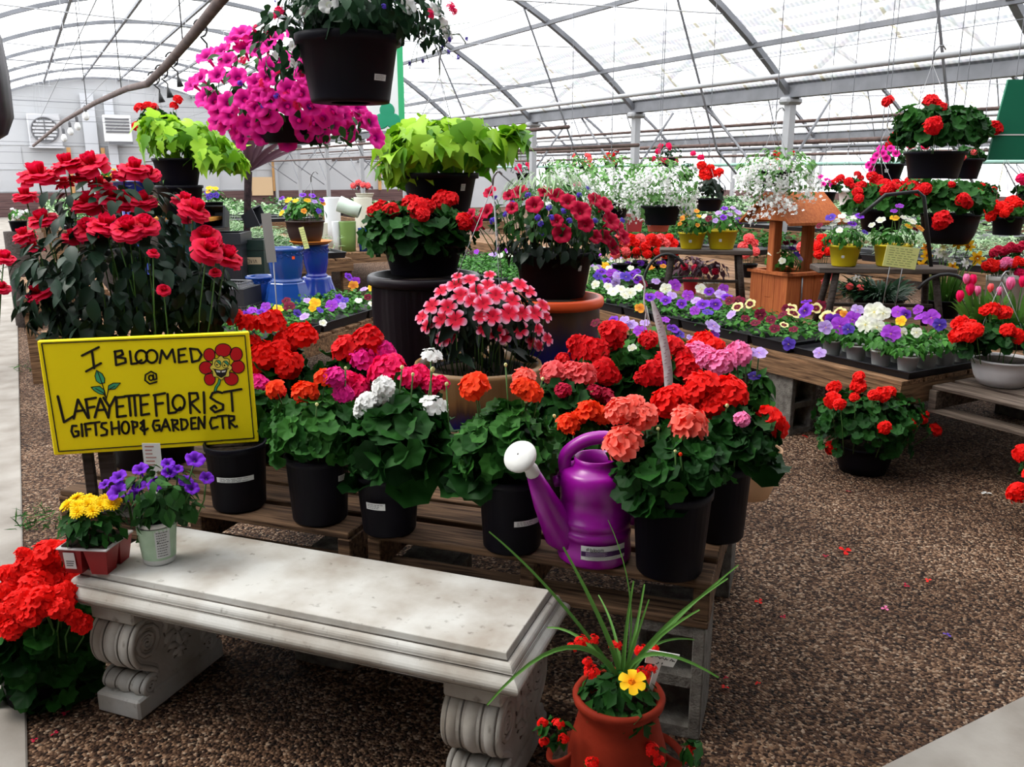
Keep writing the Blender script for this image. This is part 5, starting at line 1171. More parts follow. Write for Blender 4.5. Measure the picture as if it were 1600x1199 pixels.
def pansy_flat(label, c, yaw, pts, lx=.54, ly=.28, z=TZ, grp='pansy flats', leaf='pansy'):
    t = thing('pansy_flat', label, 'plant flat', (c[0], c[1], z), grp, yaw); flat_tray(t, lx, ly)
    flat_foliage(t, lx, ly, .05, .12, 300, leaf, 'oval', .036, random.randrange(3))
    R = Matrix.Rotation(-yaw, 3, 'Z')
    for p, r, col in pts:
        q = R @ (Vector(p) - Vector((c[0], c[1], z))); n = R @ ((CAMP - Vector(p)).normalized()*.9 + UP*.7 + Vector(RNG.normal(size=3))*.3)
        o = flower(t, 'pansy', col, q, n, r)
    return t
def spread(pts, cs):
    out = [[] for _ in cs]
    for p, r, c in pts:
        i = min(range(len(cs)), key=lambda j: (p.x-cs[j][0])**2 + (p.y-cs[j][1])**2); out[i].append((p, r, c))
    return out
# flats on that pallet
LF = [(565, 480), (520, 492), (470, 505), (545, 460), (425, 515)]
cs = []
for i, (x, y) in enumerate(LF): q = at(x, y+14, z=TZ); cs.append((q.x, q.y))
cs = [tuple((lc - lu*(.16 + .0) + lv*(.3+.56*i))[:2]) for i in range(3)] + [tuple((lc - lu*(.46) + lv*(.3+.56*i))[:2]) for i in range(3)]
raw = [(545, 433, 7, 'pan_violet'), (556, 440, 7, 'pan_purple'), (552, 447, 8, 'pan_gold'), (585, 439, 7, 'pan_white'), (580, 450, 6, 'pan_yellow'), (518, 478, 10, 'pan_purple'), (524, 474, 8, 'pan_violet'), (492, 474, 9, 'pan_yellow'), (488, 482, 6, 'pan_yellow'),
       (538, 470, 7, 'pan_blue'), (535, 478, 6, 'pan_lav'), (465, 490, 7, 'pan_blue'), (475, 495, 8, 'pan_lav'), (452, 480, 9, 'pan_maroon'), (448, 470, 7, 'pan_maroon'), (435, 482, 8, 'pan_yellow'), (415, 480, 8, 'pan_purple'), (408, 488, 7, 'pan_violet'), (560, 470, 6, 'pan_white'), (575, 465, 6, 'pan_maroon'),
       (568, 452, 6, 'pan_lav'), (505, 505, 6, 'pan_white'), (480, 470, 6, 'pan_lav'), (395, 485, 8, 'pan_purple'), (385, 492, 7, 'pan_violet'), (580, 475, 5, 'pan_white'), (530, 465, 6, 'pan_violet'), (500, 485, 6, 'pan_blue')]
pts = []
for x, y, r, c in raw: q = at(x, y, z=TZ+.13); pts.append((q, r*1.1/ppm(q), c))
LBL = ['pansy flat with yellow and purple faces at the near end of the blue pot pallet', 'pansy flat with a clear purple pair of blooms beside the blue hexagonal pot', 'pansy flat with gold and white blooms beside the ribbed planter',
       'pansy flat under the grey stick with maroon and yellow blooms', 'green pansy flat between the lower blue pots and the outer flats', 'pansy flat with violet blooms at the far end near the seedling table legs']
for (c, pp, lb) in zip(cs, spread(pts, cs), LBL): pansy_flat(lb, c, LYAW + PI/2, pp)
# blue pots
BLU = mat('cobalt_glaze', (.01, .055, .27), .15, .5, coat=.15); BLU2 = mat('ultramarine_glaze', (.02, .02, .3), .15, .5, coat=.15, noise=(.01, .05, .25), nscale=5)
def glazed(name, label, px, py, z, rt, rb, h, m, n=40, kind=0, grp='blue glazed pots'):
    p = at(px, py, z=z) if z < 1.3 else None; k = ppm(p); rt /= k; rb /= k; h /= k
    t = thing(name, label, 'planter', p, grp, .3)
    mb = MB()
    if kind == 0: pr = [(rb*.8, 0), (rb, 0), (rb*1.05, h*.05), (rb*.98, h*.1), (rb+(rt-rb)*.7, h*.4), (rt*.98, h*.75), (rt*.97, h*.9), (rt*1.04, h*.93), (rt*1.04, h*.99), (rt, h), (rt*.9, h), (rt*.88, h*.85)]
    else: pr = [(rb*.6, h), (rb*.95, h), (rb, h*.97), (rb*1.02, h*.9), (rb+(rt-rb)*.5, h*.5), (rt, h*.12), (rt*1.02, h*.02), (rt*.95, 0)]
    mb.lathe(pr, n); mb.disc(rt*.89, h*.88, n, 1) if kind == 0 else mb.disc(rb*.62, h*.995, n, 0)
    mb.build('pot', [m, SOIL], t, n > 10)
    if kind == 0:
        mb = MB()
        for i in range(16):
            a = 2*PI*i/16; P = [((rt*.985)*math.cos(a + .2*math.sin(q*6)), (rt*.985)*math.sin(a + .2*math.sin(q*6)), h*(.78+.1*q)) for q in np.linspace(0, 1, 5)]; mb.tube(P, .004, 4)
        mb.build('relief_band', m, t)
    return t, p, h, k
t1, p1, h1, k1 = glazed('glazed_pot', 'upturned hexagonal blue glazed pot carrying the round blue pot', 451, 484, TZ, 40, 29, 44, BLU, 8, 1)
glazed('glazed_pot', 'upturned violet-blue glazed pot on the pallet behind the pansy flat', 497, 470, TZ, 32, 22, 38, BLU2, 40, 1)
glazed('glazed_pot', 'dark blue glazed pot lying behind the hexagonal pot by the wire mesh basket', 412, 477, TZ, 24, 18, 46, BLU, 40, 0)
p = Vector((p1.x, p1.y, TZ+h1+.002))
def pot_on(name, label, p, rt, rb, h, m, kind=0, grp=None):
    t = thing(name, label, 'planter', p, grp); mb = MB()
    mb.lathe([(rb*1.1, 0), (rb*1.12, .012), (rb*.98, .016), (rb, .03), (rb+(rt-rb)*.7, h*.4), (rt*.98, h*.75), (rt*.97, h*.88), (rt*1.04, h*.92), (rt*1.04, h*.99), (rt, h), (rt*.9, h), (rt*.88, h*.85)], 40); mb.disc(rt*.89, h*.88, 40, 1); mb.build('pot', [m, SOIL], t)
    mb = MB()
    for i in range(18):
        a = 2*PI*i/18; mb.tube([((rt*.985)*math.cos(a + .16*math.sin(q*6)), (rt*.985)*math.sin(a + .16*math.sin(q*6)), h*(.74+.12*q)) for q in np.linspace(0, 1, 5)], .004, 4)
    mb.build('relief_band', m, t); return t
k = k1; tb = pot_on('glazed_pot', 'round blue glazed pot with relief band and orange price dot on the hexagonal pot', p, 27/k, 22/k, 52/k, BLU, grp='blue glazed pots')
mb = MB(); az = to_cam_az(p) + .45; rr = 27/k*.985; mb.prism([(-.01, -.01), (.01, -.01), (.01, .01), (-.01, .01)], 0, .003, 0, Matrix.Translation((rr*math.cos(az), rr*math.sin(az), 38/k)) @ frame((math.cos(az), math.sin(az), 0)).to_4x4()); mb.build('price_dot', mat('orange_dot', (.9, .1, .02), .5), tb, False)
q = at(497, 470, z=TZ); p2 = Vector((q.x, q.y, TZ + 38/ppm(q)+.002)); k = ppm(p2)
pot_on('glazed_pot', 'blue glazed pot under the orange saucer beside the round blue pot', p2, 20/k, 15/k, 50/k, BLU2, grp='blue glazed pots')
OR = mat('orange_plastic', (.8, .25, .02), .45)
zs = p2.z + 50/k + .002; t = thing('orange_saucer', 'orange plastic saucer on the blue pot under the brown pansy pot', 'saucer', (p2.x-.03, p2.y, zs)); mb = MB(); mb.lathe([(.01, 0), (.13, 0), (.155, .02), (.16, .022), (.15, .024), (.125, .008), (.01, .008)], 32); mb.build('dish', OR, t)
pb = Vector((p2.x-.06, p2.y-.0, zs+.01)); pb = at(478, 376, d=depth(p2)-.02); pb.z = zs+.012
plant('pansy_pot', 'brown plastic pot of yellow and purple pansies standing above the blue pots', 'potted plant', pb, ('bowl', 29, 22, 34, BROWNPOT),
  [(477, 333, 33, 18, 90, 'oval', 12, 'pansy')], [(x, y, r, 'pansy', c) for x, y, r, c in ((450, 313, 7, 'pan_yellow'), (473, 305, 6, 'pan_violet'), (488, 306, 6, 'pan_violet'), (480, 313, 6, 'pan_yellow'), (462, 314, 6, 'pan_yellow'), (440, 310, 5, 'pan_violet'), (440, 333, 6, 'pan_yellow'), (475, 330, 5, 'pan_gold'), (492, 315, 5, 'pan_lav'), (503, 313, 5, 'pan_violet'), (505, 318, 5, 'pan_gold'), (498, 330, 5, 'pan_blue'), (446, 325, 5, 'pan_violet'))], hang=(486, 285, .05))
def tag_card(name, label, px, py, d, w, h, tilt, m, rod=None, cat='price card', ink=True):
    p = at(px, py, d=d); k = ppm(p); t = thing(name, label, cat, p, None, -YAW); w /= k; h /= k
    M = Matrix.Rotation(tilt, 4, 'Y')
    mb = MB(); mb.box((-w/2, -.0015, -h/2), (w/2, .0015, h/2), M=M); mb.build('card', m, t, False)
    if ink:
        mb = MB(); nl = max(3, int(h*k/4))
        for i in range(nl):
            z = h*(.38 - .76*i/(nl-1)); x = -w*.4
            while x < w*.34:
                l = w*random.uniform(.05, .18); mb.box((x, -.0022, z-h*.012), (min(x+l, w*.42), -.0015, z+h*.012), M=M); x += l + w*.05
        mb.build('handwriting', ink if not isinstance(ink, bool) else mat('olive_ink', (.2, .26, .08), .7), t, False)
    if rod:
        mb = MB(); 
        for rx_ in rod[0]: mb.tube([(rx_/k, .003, h*.2), (rx_/k + rod[2]/k, .003, -rod[1]/k)], .0028, 6)
        mb.build('wire_stake', WIRE, t)
    return t
NOTE = mat('yellow_card', (.78, .8, .3), .7)
tag_card('price_tag', 'pale yellow price slip hanging on the brown pansy pot', 475, 372, depth(pb)-.15, 8, 34, -.22, NOTE)
tag_card('stick_sign', 'blank grey stick sign on a thin rod above the red geraniums', 420, 372, 3.6, 15, 76, -.06, mat('grey_tag', (.36, .36, .34), .7), ([4], 420, 4), 'plant tag', False)

# boxes, vine and cordyline on the left
def square_planter(name, label, p, w, h, m, rim=True, yaw=-YAW):
    t = thing(name, label, 'planter', p, None, yaw); mb = MB(); b = w*.42; a = w/2; v = []
    for (s_, z) in ((b, 0), (a, h*.9), (a*1.06, h*.9), (a*1.06, h), (a*.94, h), (a*.9, h*.85)): v += [(-s_, -s_, z), (s_, -s_, z), (s_, s_, z), (-s_, s_, z)]
    mb.add(v, [(4*i+j, 4*i+(j+1) % 4, 4*i+4+(j+1) % 4, 4*i+4+j) for i in range(5) for j in range(4)] + [(3, 2, 1, 0)]); mb.add(v[20:], [(0, 1, 2, 3)], 1); mb.build('box', [m, SOIL], t, False); return t
BOXM = mat('charcoal_planter', (.02, .022, .028), .4, .4)
def base(px, py, d, z=None):
    p = at(px, py, d=d); 
    if z is not None: p.z = z
    return p
pbx = at(362, 452, z=TZ); k = ppm(pbx)
t = square_planter('planter_box', 'tall charcoal square planter with the tilted boxes on its rim', pbx - UP*TZ, 54/k, 88/k+TZ, BOXM)
zt_ = pbx.z + 88/k
pov = at(403, 449, z=TZ); t = square_planter('planter_box', 'dark green square planter with a lettered label beside the grey stick sign', pov - UP*TZ, 36/k, 76/k+TZ, mat('dark_green_planter', (.012, .03, .025), .4))
mb = MB(); w_ = 36/k/2
mb.box((-w_*.55, -w_*.99, 38/k+TZ), (w_*.75, -w_*.955, 49/k+TZ)); mb.build('label_plate', mat('beige_label', (.45, .36, .24), .6), t, False)
mb = MB()
def ltr(pts, x0):
    for (a, b), (c, d) in zip(pts, pts[1:]): mb.tube([(x0+a*.022, -w_*.995, TZ+40/k+b*.03), (x0+c*.022, -w_*.995, TZ+40/k+d*.03)], .0022, 4)
ltr([(0, 0), (.8, 0), (.8, 1), (0, 1), (0, 0)], -.045); ltr([(0, 1), (.4, 0), (.8, 1)], -.02); ltr([(.3, 0), (.3, 1)], .004); ltr([(0, 0), (.4, 1), (.8, 0)], .018)
mb.build('lettering', PAINT, t, False)
def tilt_box(label, p, s, tilt, yaw):
    t = thing('square_pot', label, 'pot', p, 'small black square pots', yaw); t.rotation_euler = (tilt[0], tilt[1], yaw)
    mb = MB(); v = []
    for (q, z) in ((.36, 0), (.5, .9), (.53, .9), (.53, 1), (.47, 1), (.35, .12)): v += [(-q*s, -q*s, z*s*.9), (q*s, -q*s, z*s*.9), (q*s, q*s, z*s*.9), (-q*s, q*s, z*s*.9)]
    mb.add(v, [(4*i+j, 4*i+(j+1) % 4, 4*i+4+(j+1) % 4, 4*i+4+j) for i in range(5) for j in range(4)] + [(3, 2, 1, 0), (20, 21, 22, 23)]); mb.build('pot', mat('black_square_pot', (.03, .032, .038), .45), t, False)
tilt_box('empty black square pot tipped toward the camera on the charcoal planter', Vector((pbx.x-.02, pbx.y+.05, zt_+.1)), .17, (1.35, 0, 0), -YAW-.15)
tilt_box('empty black square pot tipped sideways beside the cordyline trunk', Vector((pbx.x+.16, pbx.y-.02, zt_+.09)), .15, (.4, 1.2, 0), -YAW+.2)
# wire mesh basket
pm_ = at(368, 487, z=TZ); k = ppm(pm_); t = thing('mesh_basket', 'grey wire mesh basket tapering upward beside the blue pots', 'wire basket', pm_, None, LYAW+.2)
mb = MB(); hw, hh = 34/k, 46/k
for i in range(11):
    s_ = -1+2*i/10
    for sd in range(4):
        R4 = Matrix.Rotation(sd*PI/2, 3, 'Z'); mb.tube([R4 @ Vector((s_*hw, -hw, 0)), R4 @ Vector((s_*hw*.62, -hw*.62, hh))], .0022, 4)
for j in range(12):
    q = 1-.38*j/11; z = hh*j/11; mb.tube([(-hw*q, -hw*q, z), (hw*q, -hw*q, z), (hw*q, hw*q, z), (-hw*q, hw*q, z), (-hw*q, -hw*q, z)], .0022, 4)
mb.build('mesh', mat('mesh_wire', (.22, .22, .23), .5, .4, .4), t)
mb = MB(); q = .6; mb.tube([(-hw*q, -hw*q, hh), (hw*q, -hw*q, hh), (hw*q, hw*q, hh), (-hw*q, hw*q, hh), (-hw*q, -hw*q, hh)], .007, 6); mb.build('rim', DG, t)
mb = MB(); mb.prism([(-hw*.9, -hw*.9), (hw*.9, -hw*.9), (hw*.9, hw*.9), (-hw*.9, hw*.9)], .004, hh*.85); mb.build('liner', mat('dark_liner', (.03, .03, .035), .9), t, False)
# plank shelf on a green planter with stacked black pots and the second vine
pg = at(295, 455, z=TZ); k = ppm(pg); t = square_planter('planter_box', 'dark green planter box carrying the orange plank behind the roses', pg - UP*TZ, 56/k, 108/k+TZ, mat('teal_planter', (.01, .035, .035), .4)); zq = TZ+108/k
mb = MB(); mb.box((-.28, -.14, 0), (.28, .14, .03), bev=.004); o = mb.build('plank', wood('orange_plank', (.5, .2, .03), (.62, .28, .06)), None, False); o.location = (pg.x, pg.y, zq+.002); o.rotation_euler = (0, 0, -YAW); tag(o, 'orange wooden plank under the black pots of the second lime vine', 'plank')
pv = Vector((pg.x-.0, pg.y, zq+.033)); k = ppm(pv)
t = thing('nursery_pot', 'empty black pot stacked under the second lime vine', 'pot', pv); pot_mb(34/k, 28/k, 48/k).build('pot', [BLACKPOT, SOIL], t)
pv2 = pv + UP*(48/k+.0)
plant('vine_pot', 'lime sweet potato vine in a black pot on the left beside the rose bush', 'potted plant', pv2, NP(36, 28, 42),
  [(285, 225, 66, 34, 140, 'lobed', 27, 'lime', dict(fill=.4)), (330, 250, 60, 30, 60, 'lobed', 28, 'lime'), (250, 205, 40, 26, 36, 'lobed', 28, 'lime'), (268, 275, 26, 34, 26, 'lobed', 26, 'lime'), (355, 262, 28, 28, 20, 'lobed', 28, 'lime')])
# cordyline: dark trunk and purple strap leaves
pc = at(384, 430, d=depth(pbx)+.5); pc.z = .0; t = thing('cordyline', 'dark cordyline with a slim trunk and purple strap leaves behind the petunia basket', 'tree', pc)
tp = at(388, 268, d=depth(pc)) - pc; mb = MB(); mb.tube([(0, 0, .28), (tp.x*.5-.01, tp.y*.5, .28+(tp.z-.28)*.5), tp], [.026, .03, .034], 10); mb.build('trunk', mat('dark_bark', (.04, .025, .028), .9, .1, noise=(.015, .01, .012), nscale=40, bump=.6), t)
pot_mb(.13, .1, .32).build('pot', [BLACKPOT, SOIL], t)
for (x, y, dz) in ((400, 175, 0), (425, 190, .1), (448, 215, -.1), (468, 222, .05), (430, 225, .2), (372, 170, .1), (350, 190, 0), (410, 165, .3), (462, 235, .2), (340, 230, .2), (385, 150, 0), (440, 180, .25)):
    b = at(x, y, d=depth(pc)+dz)-pc; a = Vector(tp); m_ = (a+b)/2 + UP*.05; sd = (b-a).cross(CAMP-pc).normalized(); mb = MB(); v = []; tt = []
    for i in range(9):
        q = i/8; pt = a*(1-q)**2 + m_*2*q*(1-q) + b*q*q; hw = .021*math.sin(PI*(.15+.84*q)); v += [pt-sd*hw, pt-(CAMP-pc).normalized()*.006, pt+sd*hw]; tt += [random.random()*.3+.5*q]*3
    mb.add([tuple(c) for c in v], [(3*i+j, 3*i+j+1, 3*i+j+4, 3*i+j+3) for i in range(8) for j in (0, 1)], 0, tt); mb.build('strap_leaf', LEAF['bronze'], t)
# bird bath, potted pansies and geranium behind the roses
pbb = at(222, 440, d=6.5); pbb.z = 0; k = ppm(at(222, 320, d=6.5)); t = thing('bird_bath', 'blue glazed bird bath pedestal showing between the roses and the lime vine', 'bird bath', pbb); zt_ = at(222, 283, d=6.5).z
mb = MB(); mb.lathe([(.16, 0), (.17, .03), (.1, .12), (.075, .3), (.08, zt_*.7), (.1, zt_-.12), (.06, zt_-.08)], 32); mb.build('pedestal', mat('periwinkle_glaze', (.06, .09, .36), .2, .5), t)
mb = MB(); mb.lathe([(.06, zt_-.09), (.1, zt_-.05), (.16, zt_-.01), (.17, zt_), (.16, zt_), (.1, zt_-.03), (.01, zt_-.04)], 32); mb.build('basin', BLU2, t)
def table(name, label, x0, x1, y0, y1, z, m=TABLEW, legs=True):
    t = thing(name, label, 'table', (x0, y0, 0)); L_ = x1-x0; D_ = y1-y0
    n = max(3, int(L_/.16))
    for i in range(n): mb = MB(); mb.box((i*L_/n+.004, 0, z-.022), ((i+1)*L_/n-.012, D_, z), bev=.002); mb.build('top_board', TABLEY if m is TABLEW else m, t, False)
    for y in (0, D_-.04): mb = MB(); mb.box((0, y, z-.12), (L_, y+.04, z-.0225)); mb.build('end_beam', m, t, False)
    for x in (0, L_-.04): mb = MB(); mb.box((x, .041, z-.12), (x+.04, D_-.041, z-.0225)); mb.build('side_beam', TABLEY if m is TABLEW else m, t, False)
    if legs:
        ny = max(2, int(D_/1.8)+1)
        for x in (.005, L_-.095):
            for i in range(ny): y = .045 + (D_-.19)*i/(ny-1); mb = MB(); mb.box((x, y, 0), (x+.09, y+.09, z-.1205)); mb.build('leg', m, t, False)
    return t
def green_flat(name, label, c, lx, ly, z, leaf, tmpl='small', size=.05, h=.16, n=260, cat='plant flat', grp=None):
    t = thing(name, label, cat, (c[0], c[1], z), grp); flat_tray(t, lx, ly, .05); flat_foliage(t, lx, ly, .05, h, n, leaf, tmpl, size, random.randrange(2)); return t
table('nursery_table', 'long wooden seedling table behind the blue pots', 1.2, 2.75, 8.0, 13.6, .6)
for i in range(10):
    for j in range(2):
        pl = (i*2+j) % 3 != 0
        green_flat('seedling_flat', ['pale grey-green seedling flat on the long table behind the blue pots', 'fresh green seedling flat on the long table behind the blue pots'][pl == 0], (1.6+.75*j, 8.3+.57*i), .7, .5, .602, 'pale' if pl else 'gerlit', 'needle' if pl else 'small', .07 if pl else .05, .2 if pl else .15, 300, grp='pale seedling flats on the long table' if pl else 'green seedling flats on the long table')
table('nursery_table', 'wooden table holding the white, cream and green tall pots', 2.95, 4.4, 9.6, 13.2, .5)
def tall_pot(label, px, py, d, w, h, m, tilt=0):
    p = at(px, py, d=d); k = ppm(p); t = thing('tall_planter', label, 'planter', p, 'tall glazed planters'); w /= k; h /= k
    t.rotation_euler = (0, tilt, -YAW)
    mb = MB(); mb.lathe([(w*.34, 0), (w*.42, 0), (w*.46, h*.4), (w*.5, h*.98), (w*.5, h), (w*.45, h), (w*.43, h*.9)], 28); mb.disc(w*.44, h*.9, 28, 1); mb.build('pot', [m, SOIL], t)
def onz(px, z, d): 
    lo, hi = 270., 700.
    for _ in range(40):
        m_ = (lo+hi)/2
        if at(px, m_, d=d).z > z: lo = m_
        else: hi = m_
    return m_
CRM = mat('cream_glaze', (.62, .6, .5), .35); WGL = mat('white_glaze', (.7, .72, .74), .35); SAGE = mat('sage_glaze', (.16, .26, .07), .35); MINT = mat('pale_mint_glaze', (.6, .7, .6), .35)
for lab, px, w, h, m in (('green glazed planter in the row behind the white sideways pot', 545, 26, 46, SAGE), ('white glazed planter beside the green one', 527, 13, 46, WGL), ('cream glazed planter at the start of the row', 507, 14, 44, CRM), ('small blue glazed planter behind the red geranium basket', 568, 15, 36, BLU), ('pale cream planter at the end of the row', 585, 20, 55, CRM)):
    tall_pot(lab, px, onz(px, .5, 10.2), 10.2, w, h, m)
for lab, px, py, w, h, m, tl in (('tall pale cream planter with rust flowers behind the green pot', 570, 0, 28, 75, CRM, 0), ('tall white planter behind the sideways white pot', 522, 0, 26, 75, WGL, 0)):
    tall_pot(lab, px, onz(px, .5, 10.9), 10.9, w, h, m, tl)
p = at(560, 333, d=10.1); k = ppm(p); tall_pot('pale mint pot lying on its side on top of the green planter', 562, 331, 10.2, 25, 34, MINT, -1.2)
plant('flower_basket', 'basket of rust coloured flowers above the cream planter', 'potted plant', at(570, onz(570, .5, 10.9)-75, d=10.9), ('bowl', 14, 10, 8, CRM), [(565, 292, 18, 8, 40, 'small', 8, 'bronze')], [(x, 290+random.randint(-5, 3), 5, 'gerfar', 'coral') for x in (552, 560, 567, 575)])
plant('geranium_pot', 'red geranium in a black pot behind the second lime vine', 'potted plant', at(245, 240, d=7.6), NP(16, 13, 26), [(248, 190, 28, 22, 50, 'round', 15, 'ger')], G([(218, 168, 9), (230, 165, 8), (240, 167, 8), (278, 155, 8), (272, 165, 7), (212, 197, 8), (222, 195, 6)], 'red', 'gerfar'), hang=(246, 132, .08))
q = at(246, 120, d=7.6); mb = MB(); mb.tube([(q.x, q.y, q.z), (q.x, q.y, arch_z(q.x, BX[0])+.02)], .003, 5); struct('cable_trim', mb, STEEL)
table('nursery_table', 'small wooden table end showing left of the rose bush by the path', -.06, .48, 6.5, 7.6, .62)
for i, (px, lab, col, c2_) in enumerate(((168, 'pot of golden and orange bedding flowers behind the rose bush', 'marigold', 'orange'), (165, 'pot of white bedding flowers under the golden ones', 'white', 'white'), (246, 'pot of pale yellow snapdragon blooms between the bird bath and the vine', 'paleyellow', 'paleyellow'), (245, 'small yellow pansies under the vine on the left', 'yellow', 'yellow'), (335, 'yellow and blue pansies beside the black square pots', 'yellow', 'pan_blue'), (30, 'white bedding flowers at the path side behind the roses', 'white', 'white'))):
    py, d, r = ((278, 8.3, 18), (292, 8.0, 10), (318, 7.6, 13), (275, 8.6, 9), (308, 8.3, 18), (338, 8.0, 16))[i]
    b = at(px, py+r*1.2+4, d=d)
    plant('bedding_pot', lab, 'potted plant', b, NP(r*.8, r*.65, r), [(px, py, r, r*.6, 40, 'small', 9, 'pansy')], [(px + random.uniform(-r, r)*.85, py - r*.3 + random.uniform(-r, r)*.55, 4.5, 'cluster', col if k_ % 2 else c2_) for k_ in range(9)] if not col.startswith('yel') else [(px + random.uniform(-r, r)*.8, py - r*.3 + random.uniform(-r, r)*.5, 5.5, 'pansy', 'pan_yellow' if k_ % 2 or c2_ == 'yellow' else c2_) for k_ in range(7)])
    z_ = b.z
    if z_ > .63:
        mb = MB(); mb.lathe([(.13, .0), (.13, z_-.002), (.01, z_-.002)], 20); o = mb.build('pot_stand', DARKWOOD, None); o.location = (b.x, b.y, 0); tag(o, 'round dark plinth under the ' + lab.split(' behind')[0].split(' under')[0].split(' between')[0].split(' beside')[0].split(' at the')[0], 'plant stand', 'round dark plinths')

# ================================================================== RIGHT: the long tables
table('nursery_table', 'long wooden table of pansy flats running along the gravel aisle', 3.5, 5.2, 2.5, 8.6, TZ, TABLEW, False)
for i, (x, y, l) in enumerate(((3.62, 3.17, 'grey cinder block under the pansy table at the aisle behind the floor geranium'), (3.65, 5.2, 'cinder block under the middle of the pansy table'), (3.65, 8.1, 'cinder block under the far end of the pansy table'), (5.3, 2.7, 'cinder block under the back corner of the pansy table'), (5.3, 8.1, 'cinder block under the far back corner of the pansy table'))):
    cinder(l, Vector((min(x, 5.05), y, 0)), PI/2*0, TZ-.121)
pallet('wooden_pallet', 'grey weathered pallet under the white bowl of red geraniums', Vector((3.62, 1.35, 0)), 1.1, 1.4, PI/2, .42, .13, wood('grey_wood', (.03, .02, .016), (.16, .122, .096)), 8, 9)
[o for o in bpy.data.objects if o.get('label', '') == 'grey weathered pallet under the white bowl of red geraniums'][0].location = (5.05, 1.37, .42)
for x, y, l in ((3.78, 1.4, 'cinder block under the grey pallet at its aisle side'), (4.85, 1.5, 'cinder block under the back of the grey pallet'), (4.85, 2.2, 'cinder block under the grey pallet beside the pansy table')): cinder(l, Vector((x, y, 0)), 0, .42-.131)
# row of flats at the aisle
cs = [(3.79, 3.36 + .3*i) for i in range(17)]
raw = [(1205, 500, 8, 'pan_maroon'), (1188, 492, 9, 'pan_maroon'), (1230, 485, 9, 'pan_maroon'), (1236, 482, 9, 'pan_face'), (1240, 490, 11, 'pan_face'), (1258, 486, 13, 'pan_violet'), (1259, 472, 9, 'pan_violet'), (1282, 478, 9, 'pan_maroon'), (1275, 482, 9, 'pan_face'), (1292, 494, 10, 'pan_face'), (1300, 494, 8, 'pan_maroon'), (1312, 488, 9, 'pan_face'), (1320, 492, 8, 'pan_gold'), (1222, 492, 8, 'pan_maroon'), (1225, 508, 7, 'pan_face'), (1210, 514, 8, 'pan_maroon'), (1240, 515, 7, 'pan_maroon'),
  (1152, 480, 9, 'pan_face'), (1154, 470, 9, 'pan_maroon'), (1172, 475, 8, 'pan_face'), (1140, 470, 8, 'pan_maroon'), (1135, 465, 9, 'pan_violet'), (1130, 452, 8, 'pan_purple'), (1125, 460, 9, 'pan_lav'), (1118, 476, 10, 'pan_violet'), (1098, 476, 11, 'pan_violet'), (1105, 488, 9, 'pan_blue'), (1108, 456, 8, 'pan_violet'), (1096, 452, 9, 'pan_white'), (1088, 470, 8, 'pan_lav'), (1075, 462, 9, 'pan_purple'), (1055, 446, 10, 'pan_purple'), (1040, 452, 9, 'pan_white'), (1050, 462, 8, 'pan_lav'), (1040, 470, 9, 'pan_violet'), (1030, 462, 8, 'pan_purple'), (1015, 465, 9, 'pan_violet'),
  (1025, 440, 7, 'pan_lav'), (970, 452, 9, 'pan_white'), (985, 458, 9, 'pan_white'), (958, 456, 9, 'pan_white'), (976, 462, 8, 'pan_white'), (950, 440, 8, 'pan_violet'), (965, 432, 8, 'pan_lav'), (978, 433, 9, 'pan_blue'), (988, 430, 8, 'pan_violet'), (955, 428, 8, 'pan_purple'), (940, 425, 8, 'pan_violet'), (935, 432, 8, 'pan_blue'), (950, 448, 7, 'pan_white'), (995, 436, 8, 'pan_violet'), (1005, 445, 7, 'pan_maroon'), (1000, 482, 8, 'pan_gold'), (998, 450, 7, 'pan_white'), (962, 442, 7, 'pan_lav'), (930, 445, 7, 'pan_white'), (945, 415, 7, 'pan_yellow'),
  (1085, 486, 8, 'pan_purple'), (1065, 475, 8, 'pan_violet'), (1142, 492, 8, 'pan_lav'), (1165, 498, 7, 'pan_maroon'), (1180, 505, 8, 'pan_maroon'), (1325, 502, 8, 'pan_violet')]
pts = []
for x, y, r, c in raw: q = at(x, y, z=TZ+.14); pts.append((q, r*1.12/ppm(q), c))
LB = ['maroon and cream-faced pansy flat next to the four-inch pots', 'pansy flat with dark maroon and yellow faces in front of the wishing well', 'maroon pansy flat at the wishing well corner', 'pansy flat of purple and maroon mix behind the well corner', 'violet pansy flat left of the wishing well', 'deep violet pansy flat with drooping blue bloom over the aisle', 'purple pansy flat with one white bloom', 'lavender and purple pansy flat in front of the dark stool', 'pansy flat with a tall purple bloom by the stool legs', 'violet and white pansy flat behind the curved white tag', 'white pansy flat with a gold bloom hanging over', 'bright white pansy flat at the middle of the table', 'violet and white pansy flat by the orange-rimmed planter', 'purple pansy flat near the pale yellow card', 'mixed violet pansy flat behind the white ones', 'blue pansy flat toward the far end', 'last green pansy flat at the far end of the aisle row']
for c, pp, lb in zip(cs, spread(pts, cs), LB): pansy_flat(lb, c, 0, pp, grp='pansy flats on the aisle table')
cs2 = [(4.36, 5.75 + .3*i) for i in range(9)] + [(4.9, 6.0+.3*i) for i in range(8)]
for i, c in enumerate(cs2):
    col = ['pan_violet', 'pan_white', 'pan_lav', 'pan_purple', 'pan_gold'][i % 5]
    pansy_flat('dim inner-row pansy flat behind the dark stool on the long table', c, 0, [(Vector((c[0]+random.uniform(-.25, .25), c[1]+random.uniform(-.12, .12), TZ+.14)), .032, col) for _ in range(5)], grp='inner pansy flats behind the stool')
